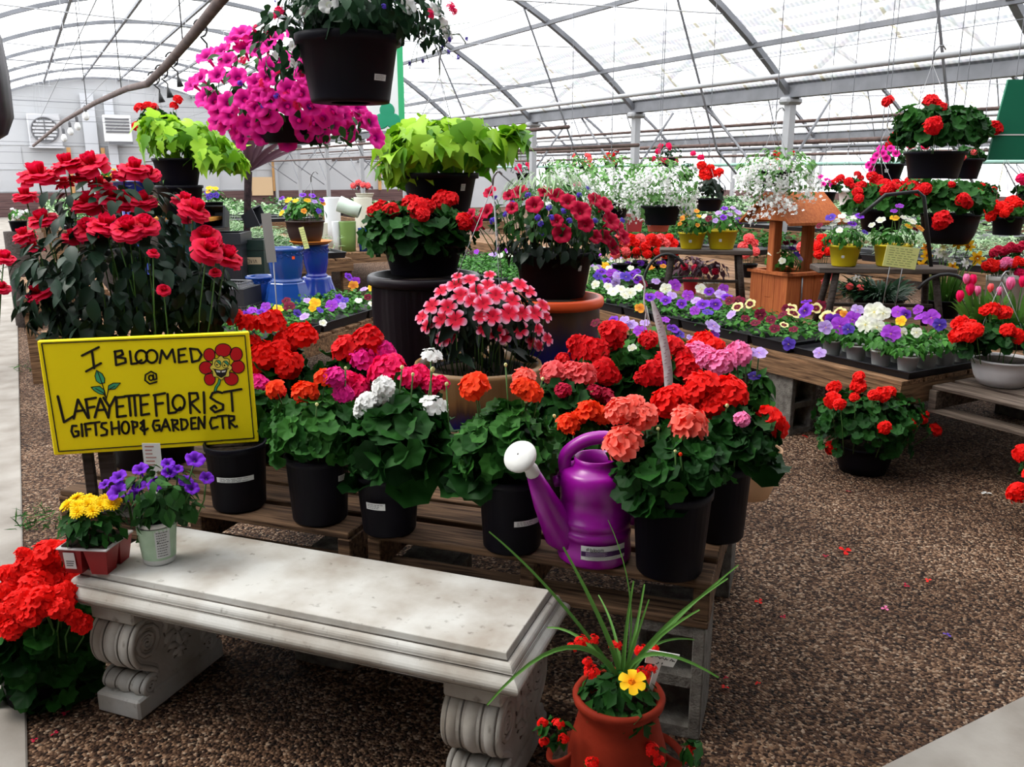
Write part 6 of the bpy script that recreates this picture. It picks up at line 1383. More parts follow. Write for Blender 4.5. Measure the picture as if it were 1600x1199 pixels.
# near tray with separate four inch pots
POTW = mat('grey_white_pot', (.5, .5, .48), .5)
t = thing('pot_tray', 'black carrying tray of small white pansy pots at the near end of the table', 'tray', (3.86, 2.86, TZ)); flat_tray(t, .62, .72, .035)
n_ = 0; PANP = []
NEAR = [(1293, 497, 14, 'pan_face'), (1302, 505, 16, 'pan_violet'), (1314, 508, 14, 'pan_violet'), (1312, 510, 16, 'pan_purple'), (1332, 500, 14, 'pan_purple'), (1290, 512, 12, 'pan_lav'), (1366, 488, 17, 'pan_white'), (1380, 490, 12, 'pan_white'), (1352, 508, 16, 'pan_white'), (1370, 512, 14, 'pan_white'), (1403, 488, 13, 'pan_purple'), (1392, 522, 16, 'pan_purple'), (1408, 502, 9, 'pan_yellow'), (1434, 484, 9, 'pan_purple'), (1437, 495, 9, 'pan_purple'), (1455, 497, 15, 'pan_purple'), (1468, 508, 11, 'pan_blue'), (1409, 520, 9, 'pan_white'), (1432, 520, 9, 'pan_white'), (1280, 552, 11, 'pan_lav'), (1232, 538, 11, 'pan_blue'), (1415, 492, 9, 'pan_violet'), (1340, 485, 11, 'pan_lav'), (1325, 515, 10, 'pan_blue')]
np_ = []
for x, y, r, c in NEAR: q = at(x, y, z=TZ+.17); np_.append((q, r/ppm(q), c))
pcs = [(3.64 + .145*i, 2.58 + .15*j) for j in range(4) for i in range(4)]
sp_ = spread(np_, pcs)
PLB = {0: 'small white pot of green pansies nearest the aisle corner of the tray', 3: 'small white pansy pot at the tray corner by the white bowl'}
for i, (c, pp) in enumerate(zip(pcs, sp_)):
    row, colm = i // 4, i % 4
    lab = ('small white pansy pot, %s, %s row of the near tray' % (['aisle-side end', 'second from aisle', 'third from aisle', 'end away from aisle'][colm], ['front', 'second', 'third', 'rear'][row]))
    t = thing('pansy_pot', lab, 'potted plant', (c[0], c[1], TZ+.009), 'small white pansy pots in the near tray')
    pot_mb(.052, .038, .09).build('pot', [POTW, SOIL], t)
    mb = MB(); dome(mb, (0, 0, .1), (.085, .085, .055), 60, 'oval', .042, zmin=-.3); mb.build('foliage', LEAF['pansy'], t)
    for p, r, col in pp: flower(t, 'pansy', col, Vector(p)-Vector(t.location), (CAMP-Vector(p)).normalized() + UP*.35 + Vector(RNG.normal(size=3))*.25, r)
# white bowl of geraniums, plants on the floor
plant('geranium_bowl', 'white plastic bowl of orange-red geraniums with an orange price dot', 'potted plant', at(1563, 600, z=.424), ('bowl', 45, 32, 40, mat('bowl_white', (.68, .65, .66), .4)),
  [(1555, 535, 58, 34, 110, 'round', 20, 'ger'), (1520, 545, 24, 20, 20, 'round', 20, 'ger')], G([(1500, 505, 14), (1510, 520, 17), (1492, 525, 12), (1525, 515, 12), (1550, 483, 14), (1568, 488, 13), (1540, 485, 10), (1575, 515, 12), (1590, 525, 13), (1515, 508, 12)], 'scarlet'), hang=(1565, 440, .03), stick=(.5, -.12, 7, 6))
plant('ivy_geranium', 'black pot of scarlet ivy geranium on the gravel under the pansy table edge', 'potted plant', at(1347, 734, z=.002), ('bowl', 42, 34, 40, BLACKPOT),
  [(1360, 655, 86, 46, 330, 'round', 17, 'ger', dict(fill=.4)), (1350, 690, 76, 24, 60, 'round', 17, 'ger')], G([(1303, 605, 12), (1300, 625, 14), (1312, 632, 10), (1342, 588, 10), (1340, 602, 13), (1335, 620, 8), (1378, 615, 13), (1390, 612, 11), (1365, 618, 10), (1382, 668, 11), (1423, 663, 10), (1442, 655, 9), (1461, 672, 12), (1298, 700, 12), (1402, 696, 6), (1445, 648, 8)], 'scarlet'))
plant('ivy_geranium', 'red geranium on the gravel cut off by the photo edge', 'potted plant', at(1665, 830, z=.002), ('bowl', 52, 42, 50, BLACKPOT), [(1665, 745, 62, 52, 110, 'round', 24, 'ger')], G([(1596, 708, 15), (1590, 770, 17), (1612, 740, 14)], 'scarlet'))
# wishing well planter
pw = at(1228, 486, z=TZ+.002); k = ppm(pw); t = thing('wishing_well', 'cedar wishing well planter with pitched roof and white flowers over it', 'planter', pw, None, -YAW+.45); e = 1/k
bw = 40*e; bh_ = 60*e; rh = at(1228, 300, d=depth(pw)).z - pw.z; eav = at(1228, 345, d=depth(pw)).z - pw.z
mb = MB()
for i in range(4):
    R4 = Matrix.Rotation(i*PI/2, 4, 'Z'); 
    for j in range(3): x = -bw + j*2*bw/3; mb.box((x+.002, -bw, 0), (x+2*bw/3-.002, -bw+.018, bh_), M=R4)
mb.build('box', CEDAR, t, False)
mb = MB()
for i in range(4): mb.box((-bw-.02, -bw-.02, bh_), (bw+.02, -bw+.03, bh_+.02), M=Matrix.Rotation(i*PI/2, 4, 'Z'))
mb.build('rim', CEDAR, t, False)
mb = MB(); mb.box((-bw+.02, -bw+.02, bh_*.5), (bw-.02, bw-.02, bh_*.92)); mb.build('soil', SOIL, t, False)
for s_ in (-1, 1): mb = MB(); mb.box((s_*bw*.82-.035, -.03, bh_*.4), (s_*bw*.82+.035, .03, rh-.03), bev=.004); mb.build('post', CEDAR, t, False)
for s_ in (-1, 1):
    mb = MB(); wx = bw*1.45; dy = bw*1.35; th = .018; v = [(-wx, 0, rh), (wx, 0, rh), (wx, s_*dy, eav), (-wx, s_*dy, eav)]
    v += [(x, y, z-th) for x, y, z in v]; mb.add(v, [(0, 1, 2, 3), (7, 6, 5, 4), (0, 4, 5, 1), (1, 5, 6, 2), (2, 6, 7, 3), (3, 7, 4, 0)]); mb.build('roof_board', CEDAR, t, False)
for s_ in (-1, 1): mb = MB(); mb.prism([(-bw*1.0, eav+.01), (bw*1.0, eav+.01), (0, rh-.02)], s_*bw*1.2-.008, s_*bw*1.2+.008, 0, Matrix(((0, 0, 1, 0), (1, 0, 0, 0), (0, 1, 0, 0), (0, 0, 0, 1)))); mb.build('gable', CEDAR, t, False)
mb = MB(); mb.tube([(-bw*.3, -bw-.006, bh_*.95), (-bw*.28, -bw-.008, bh_*.5), (-bw*.3, -bw-.006, .04)], .006, 6); mb.build('chain', WIRE, t)
plant('well_pansies', 'white and purple pansies planted in the cedar wishing well', 'potted plant', Vector((pw.x, pw.y, TZ+bh_*.93)), None, [(1222, 408, 32, 20, 110, 'oval', 11, 'pansy')], [(x, y, 6, 'pansy', c) for x, y, c in ((1238, 388, 'pan_violet'), (1222, 408, 'pan_white'), (1212, 382, 'pan_white'), (1232, 372, 'pan_white'), (1245, 398, 'pan_blue'), (1205, 395, 'pan_white'), (1228, 380, 'pan_maroon'), (1240, 378, 'pan_maroon'), (1215, 392, 'pan_face'), (1250, 405, 'pan_lav'))])
# dark stools (old desk frames) with yellow pots
def stool(label, px, py, z0, zt, wpx, yaw, hoop=1):
    p = at(px, py, z=zt); k = ppm(p); w = wpx/k; t = thing('plant_stool', label, 'plant stand', (p.x, p.y, z0), None, yaw); h = zt-z0
    mb = MB(); mb.box((-w/2, -.12, h-.035), (w/2, .12, h), bev=.005); mb.build('seat_plank', wood('weathered_dark_wood', (.05, .04, .035), (.14, .11, .095)), t, False)
    for x in (-1, 1):
        for y in (-1, 1):
            mb = MB(); mb.tube([(x*w*.36, y*.08, h-.036), (x*w*.42, y*.14, 0)], .022, 8); mb.build('leg', DARKWOOD, t)
    mb = MB(); mb.box((-w*.4, -.012, h*.35), (w*.4, .012, h*.4)); mb.build('stretcher', DARKWOOD, t, False)
    if hoop:
        IRON = mat('black_iron', (.018, .018, .02), .5, .4)
        P = [(hoop*w*(.42+.5*math.sin(a)*.5), -.13, h*.3 + h*.62*max(-.4, math.cos(a)) ) for a in np.linspace(-.9, 2.6, 16)]
        mb = MB(); mb.tube(P, .011, 8); mb.build('iron_hoop', IRON, t)
        if hoop == 1:
            mb = MB(); mb.tube([(w*.36, 0, h), (w*.25, 0, h+.42), (w*.2, 0, h+.45), (-.02, 0, h+.43), (-w*.2, 0, h+.3)], .012, 8); mb.build('iron_handle', IRON, t)
    return t, p, k
YP = mat('yellow_pot', (.66, .5, .012), .45)
st1, ps1, k1 = stool('dark wooden stool carrying two yellow pots behind the violet flats', 1102, 389, TZ+.002, .84, 140, -YAW-.15, -1)
st2, ps2, k2 = stool('dark wooden stool with iron handle carrying yellow pots and the price card', 1378, 416, TZ+.002, .84, 205, -YAW-.1, 1)
def ypot(label, px, zt, d, w, wb, h, fl, folr):
    p = at(px, onz(px, zt, d), d=d); p.z = zt+.002; y0 = project(p)[1]
    plant('yellow_pansy_pot', label, 'potted plant', p, ('nursery', w, wb, h, YP), [(px, y0-h-folr*.35, w*1.35, folr, 100, 'oval', 11, 'pansy')], [(x, y, r, 'pansy', c) for x, y, r, c in fl], 'yellow pots of pansies', stick=(.42, -.1, 4, 4))
ypot('yellow pot of orange and yellow pansies on the stool of two', 1080, .84, depth(ps1), 21, 16, 26, [(1088, 330, 6, 'pan_gold'), (1072, 337, 6, 'pan_gold'), (1065, 342, 6, 'pan_gold'), (1092, 338, 5, 'pan_yellow'), (1070, 327, 6, 'pan_violet'), (1090, 352, 4, 'pan_gold'), (1062, 350, 4, 'pan_gold')], 18)
ypot('yellow pot of lavender and white pansies on the stool of two', 1127, .84, depth(ps1)-.02, 24, 18, 30, [(1107, 342, 6, 'pan_maroon'), (1122, 333, 6, 'pan_lav'), (1132, 326, 6, 'pan_violet'), (1140, 335, 6, 'pan_lav'), (1153, 332, 7, 'pan_lav'), (1155, 345, 7, 'pan_violet'), (1118, 345, 5, 'pan_lav'), (1140, 350, 4, 'pan_white'), (1130, 340, 6, 'pan_violet'), (1145, 325, 5, 'pan_lav'), (1100, 338, 5, 'pan_white')], 18)
ypot('yellow pot of white and violet pansies at the well end of the iron-handled stool', 1318, .84, depth(ps2), 24, 18, 33, [(1316, 338, 7, 'pan_white'), (1302, 350, 6, 'pan_white'), (1312, 360, 6, 'pan_white'), (1332, 350, 8, 'pan_violet'), (1343, 338, 8, 'pan_violet'), (1335, 340, 6, 'pan_white'), (1298, 340, 9, 'pan_blue'), (1280, 353, 6, 'pan_maroon'), (1308, 345, 6, 'pan_white'), (1352, 363, 6, 'pan_blue'), (1322, 345, 6, 'pan_white')], 20)
ypot('yellow pot of white and yellow pansies behind the yellow price card', 1392, .84, depth(ps2), 28, 22, 34, [(1376, 344, 8, 'pan_white'), (1398, 341, 8, 'pan_yellow'), (1412, 340, 6, 'pan_white'), (1425, 346, 9, 'pan_white'), (1420, 354, 7, 'pan_yellow'), (1397, 330, 6, 'pan_purple'), (1406, 322, 7, 'pan_purple'), (1438, 357, 8, 'pan_gold'), (1430, 358, 6, 'pan_maroon'), (1362, 352, 6, 'pan_white')], 22)
tag_card('price_card', 'pale yellow handwritten price card on wire stakes in front of the stool', 1408, 402, depth(ps2)-.28, 52, 33, .12, NOTE, ([-14, 6], 92, -8))
tag_card('price_card', 'pale green folded price card behind the orange-rimmed planter', 912, 420, 6.3, 20, 46, .15, mat('pale_green_card', (.66, .74, .36), .7), ([0], 80, 0))
# daffodils and tulips
def bulbs(label, px, z, d, kind, fl, folc, rx_, rz_, n=70, m=BLACKPOT, r=30, h=28, cat='potted plant'):
    p = at(px, onz(px, z, d), d=d); p.z = z+.002
    t = thing('bulb_pot', label, cat, p); k = ppm(p); pot_mb(r/k, r*.75/k, h/k).build('pot', [m, SOIL], t)
    mb = MB(); ft = at(folc[0], folc[1], d=d)-p
    for i in range(n):
        a = RNG.random()*2*PI; q = RNG.random()**.5; b0 = Vector((math.cos(a)*q*r*.7/k, math.sin(a)*q*r*.7/k, h/k*.9)); tp = ft*.95 + Vector((math.cos(a)*q*rx_/k, math.sin(a)*q*rx_/k, RNG.normal()*rz_*.4/k)); md = (b0+tp)/2 + UP*.06; sd = Vector((-math.sin(a+.8), math.cos(a+.8), 0)); v = []; tt = []
        for j in range(6):
            u = j/5; pt = b0*(1-u)**2 + md*2*u*(1-u) + tp*u*u; hw = .012*math.sin(PI*(.2+.78*u)); v += [pt-sd*hw, pt, pt+sd*hw]; tt += [RNG.random()*.4+u*.4]*3
        mb.add([tuple(c) for c in v], [(3*j+q_, 3*j+q_+1, 3*j+q_+4, 3*j+q_+3) for j in range(5) for q_ in (0, 1)], 0, tt)
    mb.build('foliage', LEAF['grass' if d < 5.84 else 'basket'], t); ms = MB()
    for x, y, rr, c in fl:
        q = at(x, y, d=d-.08+random.uniform(-.06, .06)); pl = q-p; ms.tube([Vector((pl.x*.35, pl.y*.35, h/k*.9)), pl*.6 + UP*.02, pl], .0035, 5)
        flower(t, kind, c, pl, UP if kind == 'tulip' else (CAMP-q).normalized() + UP*.1 + Vector(RNG.normal(size=3))*.4, rr/ppm(q))
    ms.build('stems', STEM, t)
bulbs('pot of yellow daffodils behind the iron-handled stool', 1470, TZ, 5.75, 'daff', [(1448, 400, 10, 'pan_yellow'), (1440, 415, 9, 'pan_yellow'), (1448, 388, 9, 'pan_gold'), (1497, 380, 10, 'pan_yellow'), (1515, 384, 10, 'pan_yellow'), (1527, 404, 12, 'pan_yellow'), (1488, 418, 10, 'pan_yellow'), (1475, 400, 9, 'white'), (1508, 412, 9, 'white'), (1468, 395, 9, 'white'), (1474, 388, 8, 'paleyellow'), (1487, 408, 7, 'white')], (1480, 435), 36, 40, 110)
bulbs('pot of pink tulips with upright leaves beside the iron hoop', 1530, TZ, 4.85, 'tulip', [(1516, 452, 10, 'hotpink'), (1520, 438, 9, 'hotpink'), (1500, 463, 9, 'hotpink'), (1527, 455, 8, 'pink'), (1510, 436, 8, 'pink')], (1530, 470), 45, 34, 90)
bulbs('pot of pink tulips with a white hook at the photo edge', 1580, TZ, 4.7, 'tulip', [(1579, 443, 10, 'pink'), (1598, 440, 9, 'hotpink'), (1548, 450, 7, 'coral'), (1562, 455, 7, 'pink')], (1580, 480), 45, 34, 90)
bulbs('green daffodil leaves in shade under the iron-handled stool', 1370, TZ, 5.85, 'daff', [(1300, 432, 7, 'coral'), (1338, 435, 6, 'white'), (1288, 440, 6, 'coral')], (1368, 452), 75, 24, 260, r=40)
t = None
# planters between stool legs
for i, (px, py, d, c, lab) in enumerate(((1078, 445, 6.9, mat('red_pot', (.6, .03, .06), .5), 'small red pot under the stool with yellow pots'), (1110, 450, 6.7, WHITEP, 'small white pot under the stool with yellow pots'), (1336, 465, 5.9, WHITEP, 'small white pot under the iron-handled stool'))):
    p = at(px, onz(px, TZ, d), d=d); p.z = TZ+.002; y0 = project(p)[1]
    plant('potted_seedling', lab, 'potted plant', p, NP(12, 9, 24, )[:4] + (c,), [(px, y0-38, 30, 20, 120, 'oval', 10, 'bronze' if i < 2 else 'basket')], G([(px-8, y0-42, 6), (px+8, y0-40, 6)], 'crimson' if i < 2 else 'coral', 'gerfar'))

# ---- hanging and far plants on the right
def hung(name, label, px, bot, d, rt, rb, h, fol, heads, grp=None, m=BLACKPOT, kind='bell', hook=.05, stick=None, wire=True, hy=None):
    p = at(px, bot, d=d); y_ = hy if hy is not None else bot-h-95*4.7/d
    t = plant(name, label, 'hanging basket', p, (kind, rt, rb, h, m), fol, heads, grp, hang=(px, y_, hook), stick=stick)
    if wire:
        q = at(px, y_, d=d); x = q.x
        bi = 0 if x < BX[1] else 1
        top = arch_z(min(max(x, BX[bi]+.05), BX[bi+1]-.05), BX[bi])
        mb = MB(); mb.tube([(q.x, q.y, q.z+hook*.5), (q.x, q.y, top+.03)], .003, 5); struct('cable_trim', mb, STEEL)
    return t
q = ray(1475, 95); kk = HPX/q[0]; dp = depth((q[0]*kk, q[1]*kk))
hung('geranium_basket', 'large black basket of red geraniums hanging below the green sign', 1457, 279, 4.9, 43, 35, 42, [(1468, 207, 72, 40, 210, 'round', 22, 'ger'), (1430, 190, 34, 26, 36, 'round', 20, 'gerlit')],
  G([(1453, 158, 13), (1470, 167, 10), (1460, 160, 10), (1457, 197, 14), (1555, 199, 13), (1387, 158, 10), (1545, 202, 8), (1462, 190, 10)], 'red'), hy=100, hook=.06)
hung('petunia_basket', 'small black basket of magenta petunias hanging beside the wishing well roof', 1386, 283, 6.6, 23, 17, 27, [(1390, 245, 30, 16, 70, 'oval', 10, 'petunia')], [(x, y, 6.5, 'petunia', 'petpink') for x, y in ((1357, 258), (1365, 250), (1370, 243), (1380, 240), (1392, 232), (1362, 265), (1385, 248), (1400, 240), (1376, 232))] + G([(1395, 218, 8), (1400, 210, 7), (1390, 225, 7)], 'red', 'gerfar'), hy=200, stick=(.5, -.1, 5, 5))
hung('geranium_basket', 'small dark basket hanging half hidden behind the large red geranium basket', 1504, 280, 6.2, 26, 20, 32, [(1512, 245, 26, 14, 40, 'round', 12, 'ger')], G([(1505, 246, 5), (1522, 238, 5)], 'coral', 'gerfar'), hy=190)
BAC = 'trailing white flower baskets'
def bacopa(label, px, cyy, d, rx_, rz_, bot, rt, hb):
    n = 72; hd = []
    for i in range(n):
        a = RNG.random()*2*PI; q = RNG.random()**.45; x = px + rx_*q*math.cos(a)*1.0; y = cyy + rz_*(q*math.sin(a)*.85 + .34)
        hd.append((x, y, 5.5 + 3*RNG.random(), 'spray', 'white'))
    hung('trailing_basket', label, px, bot, d, rt, rt*.78, hb, [(px, cyy-rz_*.05, rx_*.97, rz_*.85, 460, 'small', 11, 'bacopa', dict(zmin=-.9)), (px-rx_*.55, cyy+rz_*.5, rx_*.4, rz_*.6, 60, 'small', 10, 'bacopa', dict(zmin=-1)), (px+rx_*.55, cyy+rz_*.5, rx_*.4, rz_*.6, 60, 'small', 10, 'bacopa', dict(zmin=-1))], hd, BAC)
bacopa('white trailing flower basket with its black pot showing, above the two yellow pots', 1032, 288, 6.2, 62, 50, 351, 30, 30)
bacopa('white trailing flower basket second in the row behind the wine petunias', 955, 290, 7.2, 62, 52, 340, 28, 28)
bacopa('white trailing flower basket farthest in the row behind the wine petunias', 893, 285, 8.2, 50, 45, 330, 24, 24)
bacopa('white trailing flower basket hanging over the wishing well roof', 1212, 270, 5.75, 66, 42, 292, 26, 26)
t_ = [o for o in bpy.data.objects if o.get('label', '').endswith('over the wishing well roof')][0]
for x, y in ((1165, 310), (1172, 325), (1188, 318), (1205, 322), (1218, 312), (1232, 318), (1240, 325), (1262, 300), (1270, 310), (1180, 300), (1222, 330), (1195, 335), (1158, 295), (1278, 290), (1175, 345)):
    p = at(x, y, d=5.5); flower(t_, 'spray', 'white', p-Vector(t_.location), CAMP-p, 9/ppm(p))
hung('begonia_basket', 'basket of orange-red begonias with dark leaves beside the white trailing baskets', 1107, 330, 7.3, 21, 16, 20, [(1106, 298, 27, 20, 80, 'oval', 14, 'dark')], G([(1102, 268, 10), (1096, 258, 8), (1118, 272, 9), (1125, 268, 7), (1098, 275, 8), (1110, 262, 7), (1105, 278, 7)], 'scarlet', 'gerfar') + G([(1095, 246, 6), (1083, 240, 5)], 'hotpink', 'gerfar'))
hung('geranium_basket', 'white hanging pot of red geraniums left of the big geranium pair', 1325, 322, 7.4, 16, 12, 24, [(1328, 292, 26, 12, 50, 'round', 10, 'ger')], G([(1313, 278, 7), (1305, 283, 6), (1326, 284, 8), (1340, 272, 6), (1345, 278, 6), (1332, 290, 5), (1345, 290, 6)], 'red', 'gerfar'), m=WHITEP)
hung('petunia_basket', 'small basket of magenta flowers behind the wishing well roof ridge', 1290, 318, 8, 14, 11, 18, [(1288, 292, 18, 10, 40, 'small', 8, 'petunia')], [(x, y, 5, 'petunia', 'petpink') for x, y in ((1282, 276), (1292, 281), (1297, 284), (1286, 288), (1300, 290))])
hung('geranium_basket', 'big round black geranium basket with one low red bloom above the daffodils', 1480, 380, 5.7, 42, 30, 46, [(1480, 318, 66, 34, 150, 'round', 18, 'gerlit'), (1440, 300, 36, 20, 30, 'round', 16, 'gerlit')], G([(1472, 343, 15, -.05), (1467, 350, 11, -.05), (1505, 312, 12), (1512, 318, 9), (1445, 295, 11), (1436, 298, 9), (1487, 288, 6), (1430, 292, 9), (1424, 290, 9)], 'red', 'gerfar'), kind='bowl', hy=255)
hung('geranium_basket', 'black basket of crimson geraniums hanging behind the iron-handled stool', 1375, 362, 6.0, 34, 26, 34, [(1375, 318, 55, 30, 120, 'round', 18, 'gerlit')], G([(1340, 300, 9), (1345, 290, 9), (1342, 310, 8), (1362, 275, 9), (1372, 280, 9), (1382, 288, 11), (1392, 294, 12), (1402, 296, 11), (1384, 298, 10), (1412, 290, 9), (1422, 284, 9), (1430, 278, 9), (1400, 288, 10), (1366, 284, 8), (1438, 280, 8)], 'red', 'gerfar'), hy=240)
hung('geranium_basket', 'dark basket of deep red geraniums above the daffodils', 1532, 333, 7.0, 19, 15, 22, [(1530, 302, 34, 16, 60, 'round', 12, 'ger')], G([(1527, 297, 8), (1553, 296, 5), (1535, 290, 5)], 'red', 'gerfar'))
hung('geranium_basket', 'black square-sided basket of orange-red geraniums at the photo edge', 1572, 367, 6.0, 22, 19, 28, [(1588, 335, 34, 20, 60, 'round', 14, 'gerlit')], G([(1545, 325, 10), (1555, 330, 9), (1565, 322, 9), (1582, 314, 11), (1590, 318, 9), (1548, 338, 9), (1570, 333, 8), (1552, 318, 8), (1576, 325, 8)], 'scarlet', 'gerfar'), hy=240)
hung('geranium_basket', 'basket with one bright pink bloom at the very photo edge', 1618, 330, 6.6, 24, 18, 26, [(1618, 300, 30, 18, 60, 'round', 14, 'ger')], G([(1596, 278, 9), (1600, 284, 7)], 'hotpink', 'gerfar'))
MAR = mat('maroon_planter', (.28, .035, .04), .5); TERR2 = mat('brick_red_planter', (.4, .07, .045), .5)
t = thing('railing_planter', 'maroon rectangular planter on the table beyond the wine petunias', 'planter', at(990, 362, d=8.2), None, -YAW); k = ppm(Vector(t.location)); t.location.z = at(990, 362, d=8.2).z
mb = MB(); v = []
for (s_, z) in ((.8, 0), (1, .85), (1.08, .85), (1.08, 1), (.95, 1), (.9, .8)): a, b = 13*s_/k, 9*s_/k; v += [(-a, -b, z*27/k), (a, -b, z*27/k), (a, b, z*27/k), (-a, b, z*27/k)]
mb.add(v, [(4*i+j, 4*i+(j+1) % 4, 4*i+4+(j+1) % 4, 4*i+4+j) for i in range(5) for j in range(4)] + [(3, 2, 1, 0), (20, 21, 22, 23)]); mb.build('box', MAR, t, False)
hung('geranium_basket', 'brick red round pot hanging beside the white trailing basket pot', 1028, 362, 7.6, 20, 15, 26, [(1025, 325, 18, 8, 30, 'round', 9, 'ger')], [], m=TERR2)
# far tables with begonias, seedlings and bright bedding
table('nursery_table', 'far wooden table of red begonias beyond the stool', 5.28, 6.5, 4.9, 11.5, .5)
for i in range(9):
    px, d = ((968, 7.7), (985, 7.9), (1000, 8.1), (1018, 7.8), (1032, 8.0), (1045, 8.3), (1170, 7.6), (1285, 7.2), (1262, 7.4))[i]
    z_ = at(px, 402, d=d).z
    p = at(px, onz(px, .5, d), d=d); p.z = .502; y0 = project(p)[1]
    plant('begonia_pot', ['begonia pot with coral-red blooms, %s in the far row behind the stool legs' % w for w in ('first', 'second', 'third', 'fourth', 'fifth', 'last')][i] if i < 6 else ('red begonia pot seen between the stool and the wishing well', 'red begonia pot seen beyond the wishing well corner', 'red begonia pot seen through the wishing well posts')[i-6], 'potted plant', p, NP(12, 9, y0-412 if y0 > 430 else 16), [(px, 395, 17, 14, 50, 'small', 10, 'ger')], G([(px-9, 385, 9), (px+7, 380, 9), (px, 372, 9), (px+10, 393, 8), (px-6, 397, 8)], 'scarlet' if i % 2 else 'coral', 'gerfar'), 'red begonia pots on the far table')
table('nursery_table', 'far wooden table of grey-green dusty miller flats', 6.6, 8.15, 3.3, 6.3, .62)
for i in range(4):
    for j in range(3): green_flat('dusty_flat', 'pale grey-green dusty miller flat beyond the daffodils', (6.87+.5*j, 3.6+.7*i), .44, .62, .622, 'pale', 'needle', .09, .24, 260, grp='dusty miller flats beyond the daffodils')
table('nursery_table', 'far table of green seedling flats beyond the wishing well', 6.6, 8.1, 6.6, 12, .55)
for i in range(8):
    for j in range(2): green_flat('seedling_flat', 'fresh green seedling flat beyond the wishing well', (6.98+.72*j, 6.95+.6*i), .68, .55, .552, 'gerlit', 'small', .06, .16, 220, grp='green seedling flats beyond the well')
table('nursery_table', 'table of bright red and pink bedding at the photo edge', 5.7, 7.4, 1.0, 3.3, .45)
for i in range(8):
    px, py, c = ((1548, 415, 'scarlet'), (1560, 418, 'scarlet'), (1573, 413, 'pink'), (1590, 412, 'scarlet'), (1600, 425, 'hotpink'), (1580, 390, 'crimson'), (1598, 388, 'crimson'), (1560, 395, 'crimson'))[i]
    d = 5.6 + (.7 if i > 4 else 0); z_ = .62 if i > 4 else .45
    p = at(px, onz(px, .452, d), d=d); p.z = .452; y0 = project(p)[1]
    plant('bedding_pot', ['scarlet bedding pot in the white window box row', 'scarlet bedding pot beside the pink one', 'soft pink bedding pot among the scarlet ones', 'scarlet bedding pot at the photo edge', 'hot pink bedding pot at the photo edge', 'dark crimson bedding pot behind the pink one', 'dark crimson bedding pot at the far corner', 'crimson bedding pot beside the daffodil heads'][i], 'potted plant', p, NP(14, 11, max(16, y0-py-16))[:4] + (WHITEP,), [(px, py+6, 16, 12, 36, 'small', 9, 'ger')], G([(px-7, py, 8), (px+7, py-2, 8), (px, py-6, 7)], c, 'gerfar'), 'bright bedding pots on the edge table')
# far end greenery in the next bays
for bi, (x0, x1, y0, y1) in enumerate(((9.4, 11.2, 6, 15), (12.4, 14.2, 8, 20), (15, 17, 9, 22), (5.2, 7.2, 13, 22), (2.9, 4.6, 14.5, 24), (.4, 2.2, 14, 24))):
    table('nursery_table', ['first table of green flats in the next bay', 'second table of green flats in the next bay', 'third table of green flats in the next bay', 'distant table of green flats past the white baskets', 'distant table of green flats along the middle', 'distant table of green flats near the end wall'][bi], x0, x1, y0, y1, .6)
    ny = int((y1-y0)/1.0)
    for i in range(ny):
        green_flat('seedling_flat', ['green flat on the first table of the next bay', 'green flat on the second table of the next bay', 'green flat on the third table of the next bay', 'green flat on the distant table past the white baskets', 'green flat on the distant middle table', 'green flat on the distant table near the end wall'][bi], ((x0+x1)/2, y0+.5+i*1.0), x1-x0-.2, .85, .602, 'gerlit' if (i+bi) % 2 else 'pale', 'small', .08, .2, 260, grp=['flats on the first table of the next bay', 'flats on the second table of the next bay', 'flats on the third table of the next bay', 'flats past the white baskets', 'flats on the middle table', 'flats near the end wall'][bi])
hr = random.Random(3)
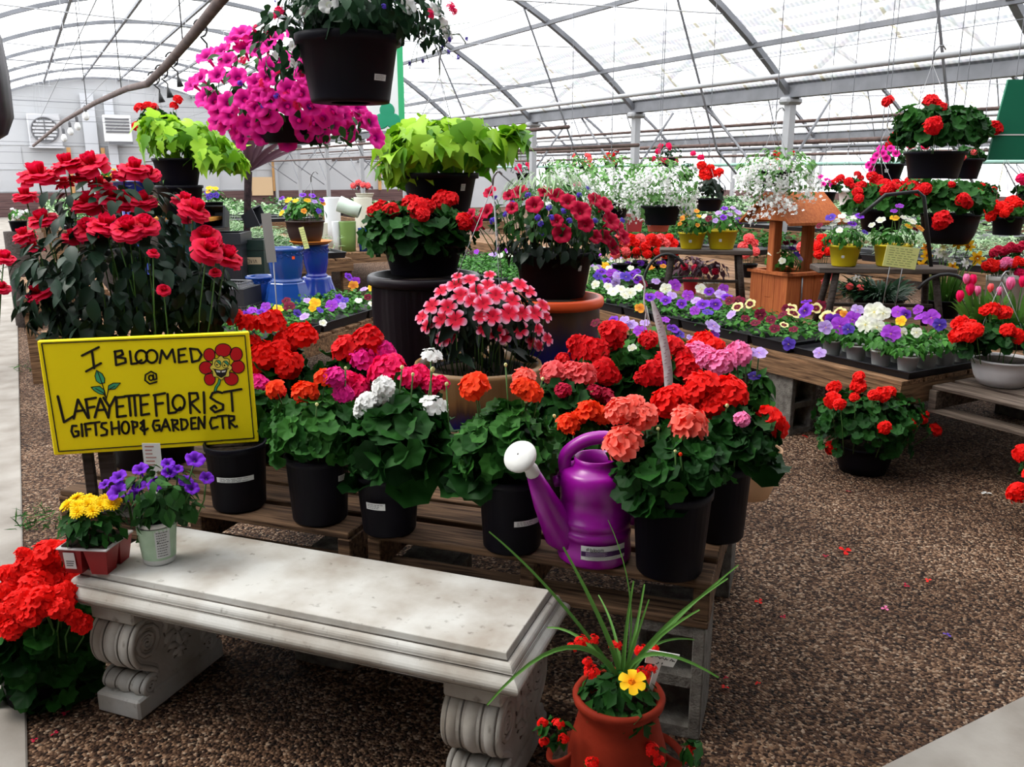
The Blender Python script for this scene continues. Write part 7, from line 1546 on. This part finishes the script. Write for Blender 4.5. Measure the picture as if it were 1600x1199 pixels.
for i in range(12):
    x = 9.2 if i % 2 else 10.6; y = 5.5 + 1.15*i; c = ['red', 'hotpink', 'white', 'coral'][i % 4]; z = 1.25 + .12*(i % 3)
    b = Vector((x, y, z)); u, v_ = project(b); s_ = ppm(b)
    cn = {'red': 'red', 'hotpink': 'hot pink', 'white': 'white', 'coral': 'coral'}[c]
    hung('far_basket', 'small %s hanging basket far off in the next bay beyond the gutter posts' % cn, u, v_, depth(b), .15*s_, .11*s_, .15*s_, [(u, v_-.22*s_, .26*s_, .15*s_, 60, 'small', .07*s_, 'basket')], [(u + hr.uniform(-.22, .22)*s_, v_-.22*s_ + hr.uniform(-.14, .12)*s_, .05*s_, 'gerfar', c) for _ in range(8)], '%s hanging baskets in the next bay' % cn, hy=v_-.75*s_)

# fallen petals on the gravel
def fallen(label, px, py, r, col):
    p = at(px, py, z=.006); mb = MB(); floret(mb, np.zeros(3), np.eye(3), 1., 3, tj=.2); o = mb.build('fallen_petal', petal(col)); o.location = p; o.scale = (r/ppm(p),)*3; o.rotation_euler = (random.uniform(-.3, .3), random.uniform(-.3, .3), random.random()*6)
    tag(o, label, 'petal', 'petals fallen on the gravel')
for a in (('largest red petal lying on the gravel aisle', 1320, 861, 10, 'scarlet'), ('dull red petal beside the largest one', 1290, 869, 6, 'crimson'), ('red petal below the floor geranium on the gravel', 1258, 682, 5, 'scarlet'), ('red petal in mid aisle beside another', 1450, 907, 5, 'scarlet'), ('fainter red petal in mid aisle', 1416, 915, 5, 'crimson'), ('pink petal in the gravel aisle', 1383, 951, 6, 'pink'), ('small violet petal in the gravel aisle', 1480, 992, 6, 'pan_blue'),
          ('red petal near the cinder block by the aisle', 1186, 940, 6, 'scarlet'), ('red petal on dark gravel right of the jar grass tip', 1224, 964, 5, 'crimson'), ('red petal right of the cinder block corner', 1132, 1074, 7, 'scarlet'), ('red petal higher beside the cinder block corner', 1134, 1059, 4, 'crimson'), ('red petal alone beyond the block corner', 1184, 1068, 5, 'scarlet'), ('red petal on the path edge by the bench', 23, 1117, 7, 'scarlet'), ('crimson petal on gravel behind the bench foot', 102, 1115, 7, 'crimson'), ('crimson petal left of the bench foot', 86, 1146, 6, 'crimson'), ('dull red petal nearer the bench foot', 53, 1157, 6, 'crimson'), ('white petal on the gravel under the grey pallet', 1540, 771, 8, 'white'), ('red petal under the floor geranium rim', 1325, 768, 5, 'crimson')):
    fallen(*a)
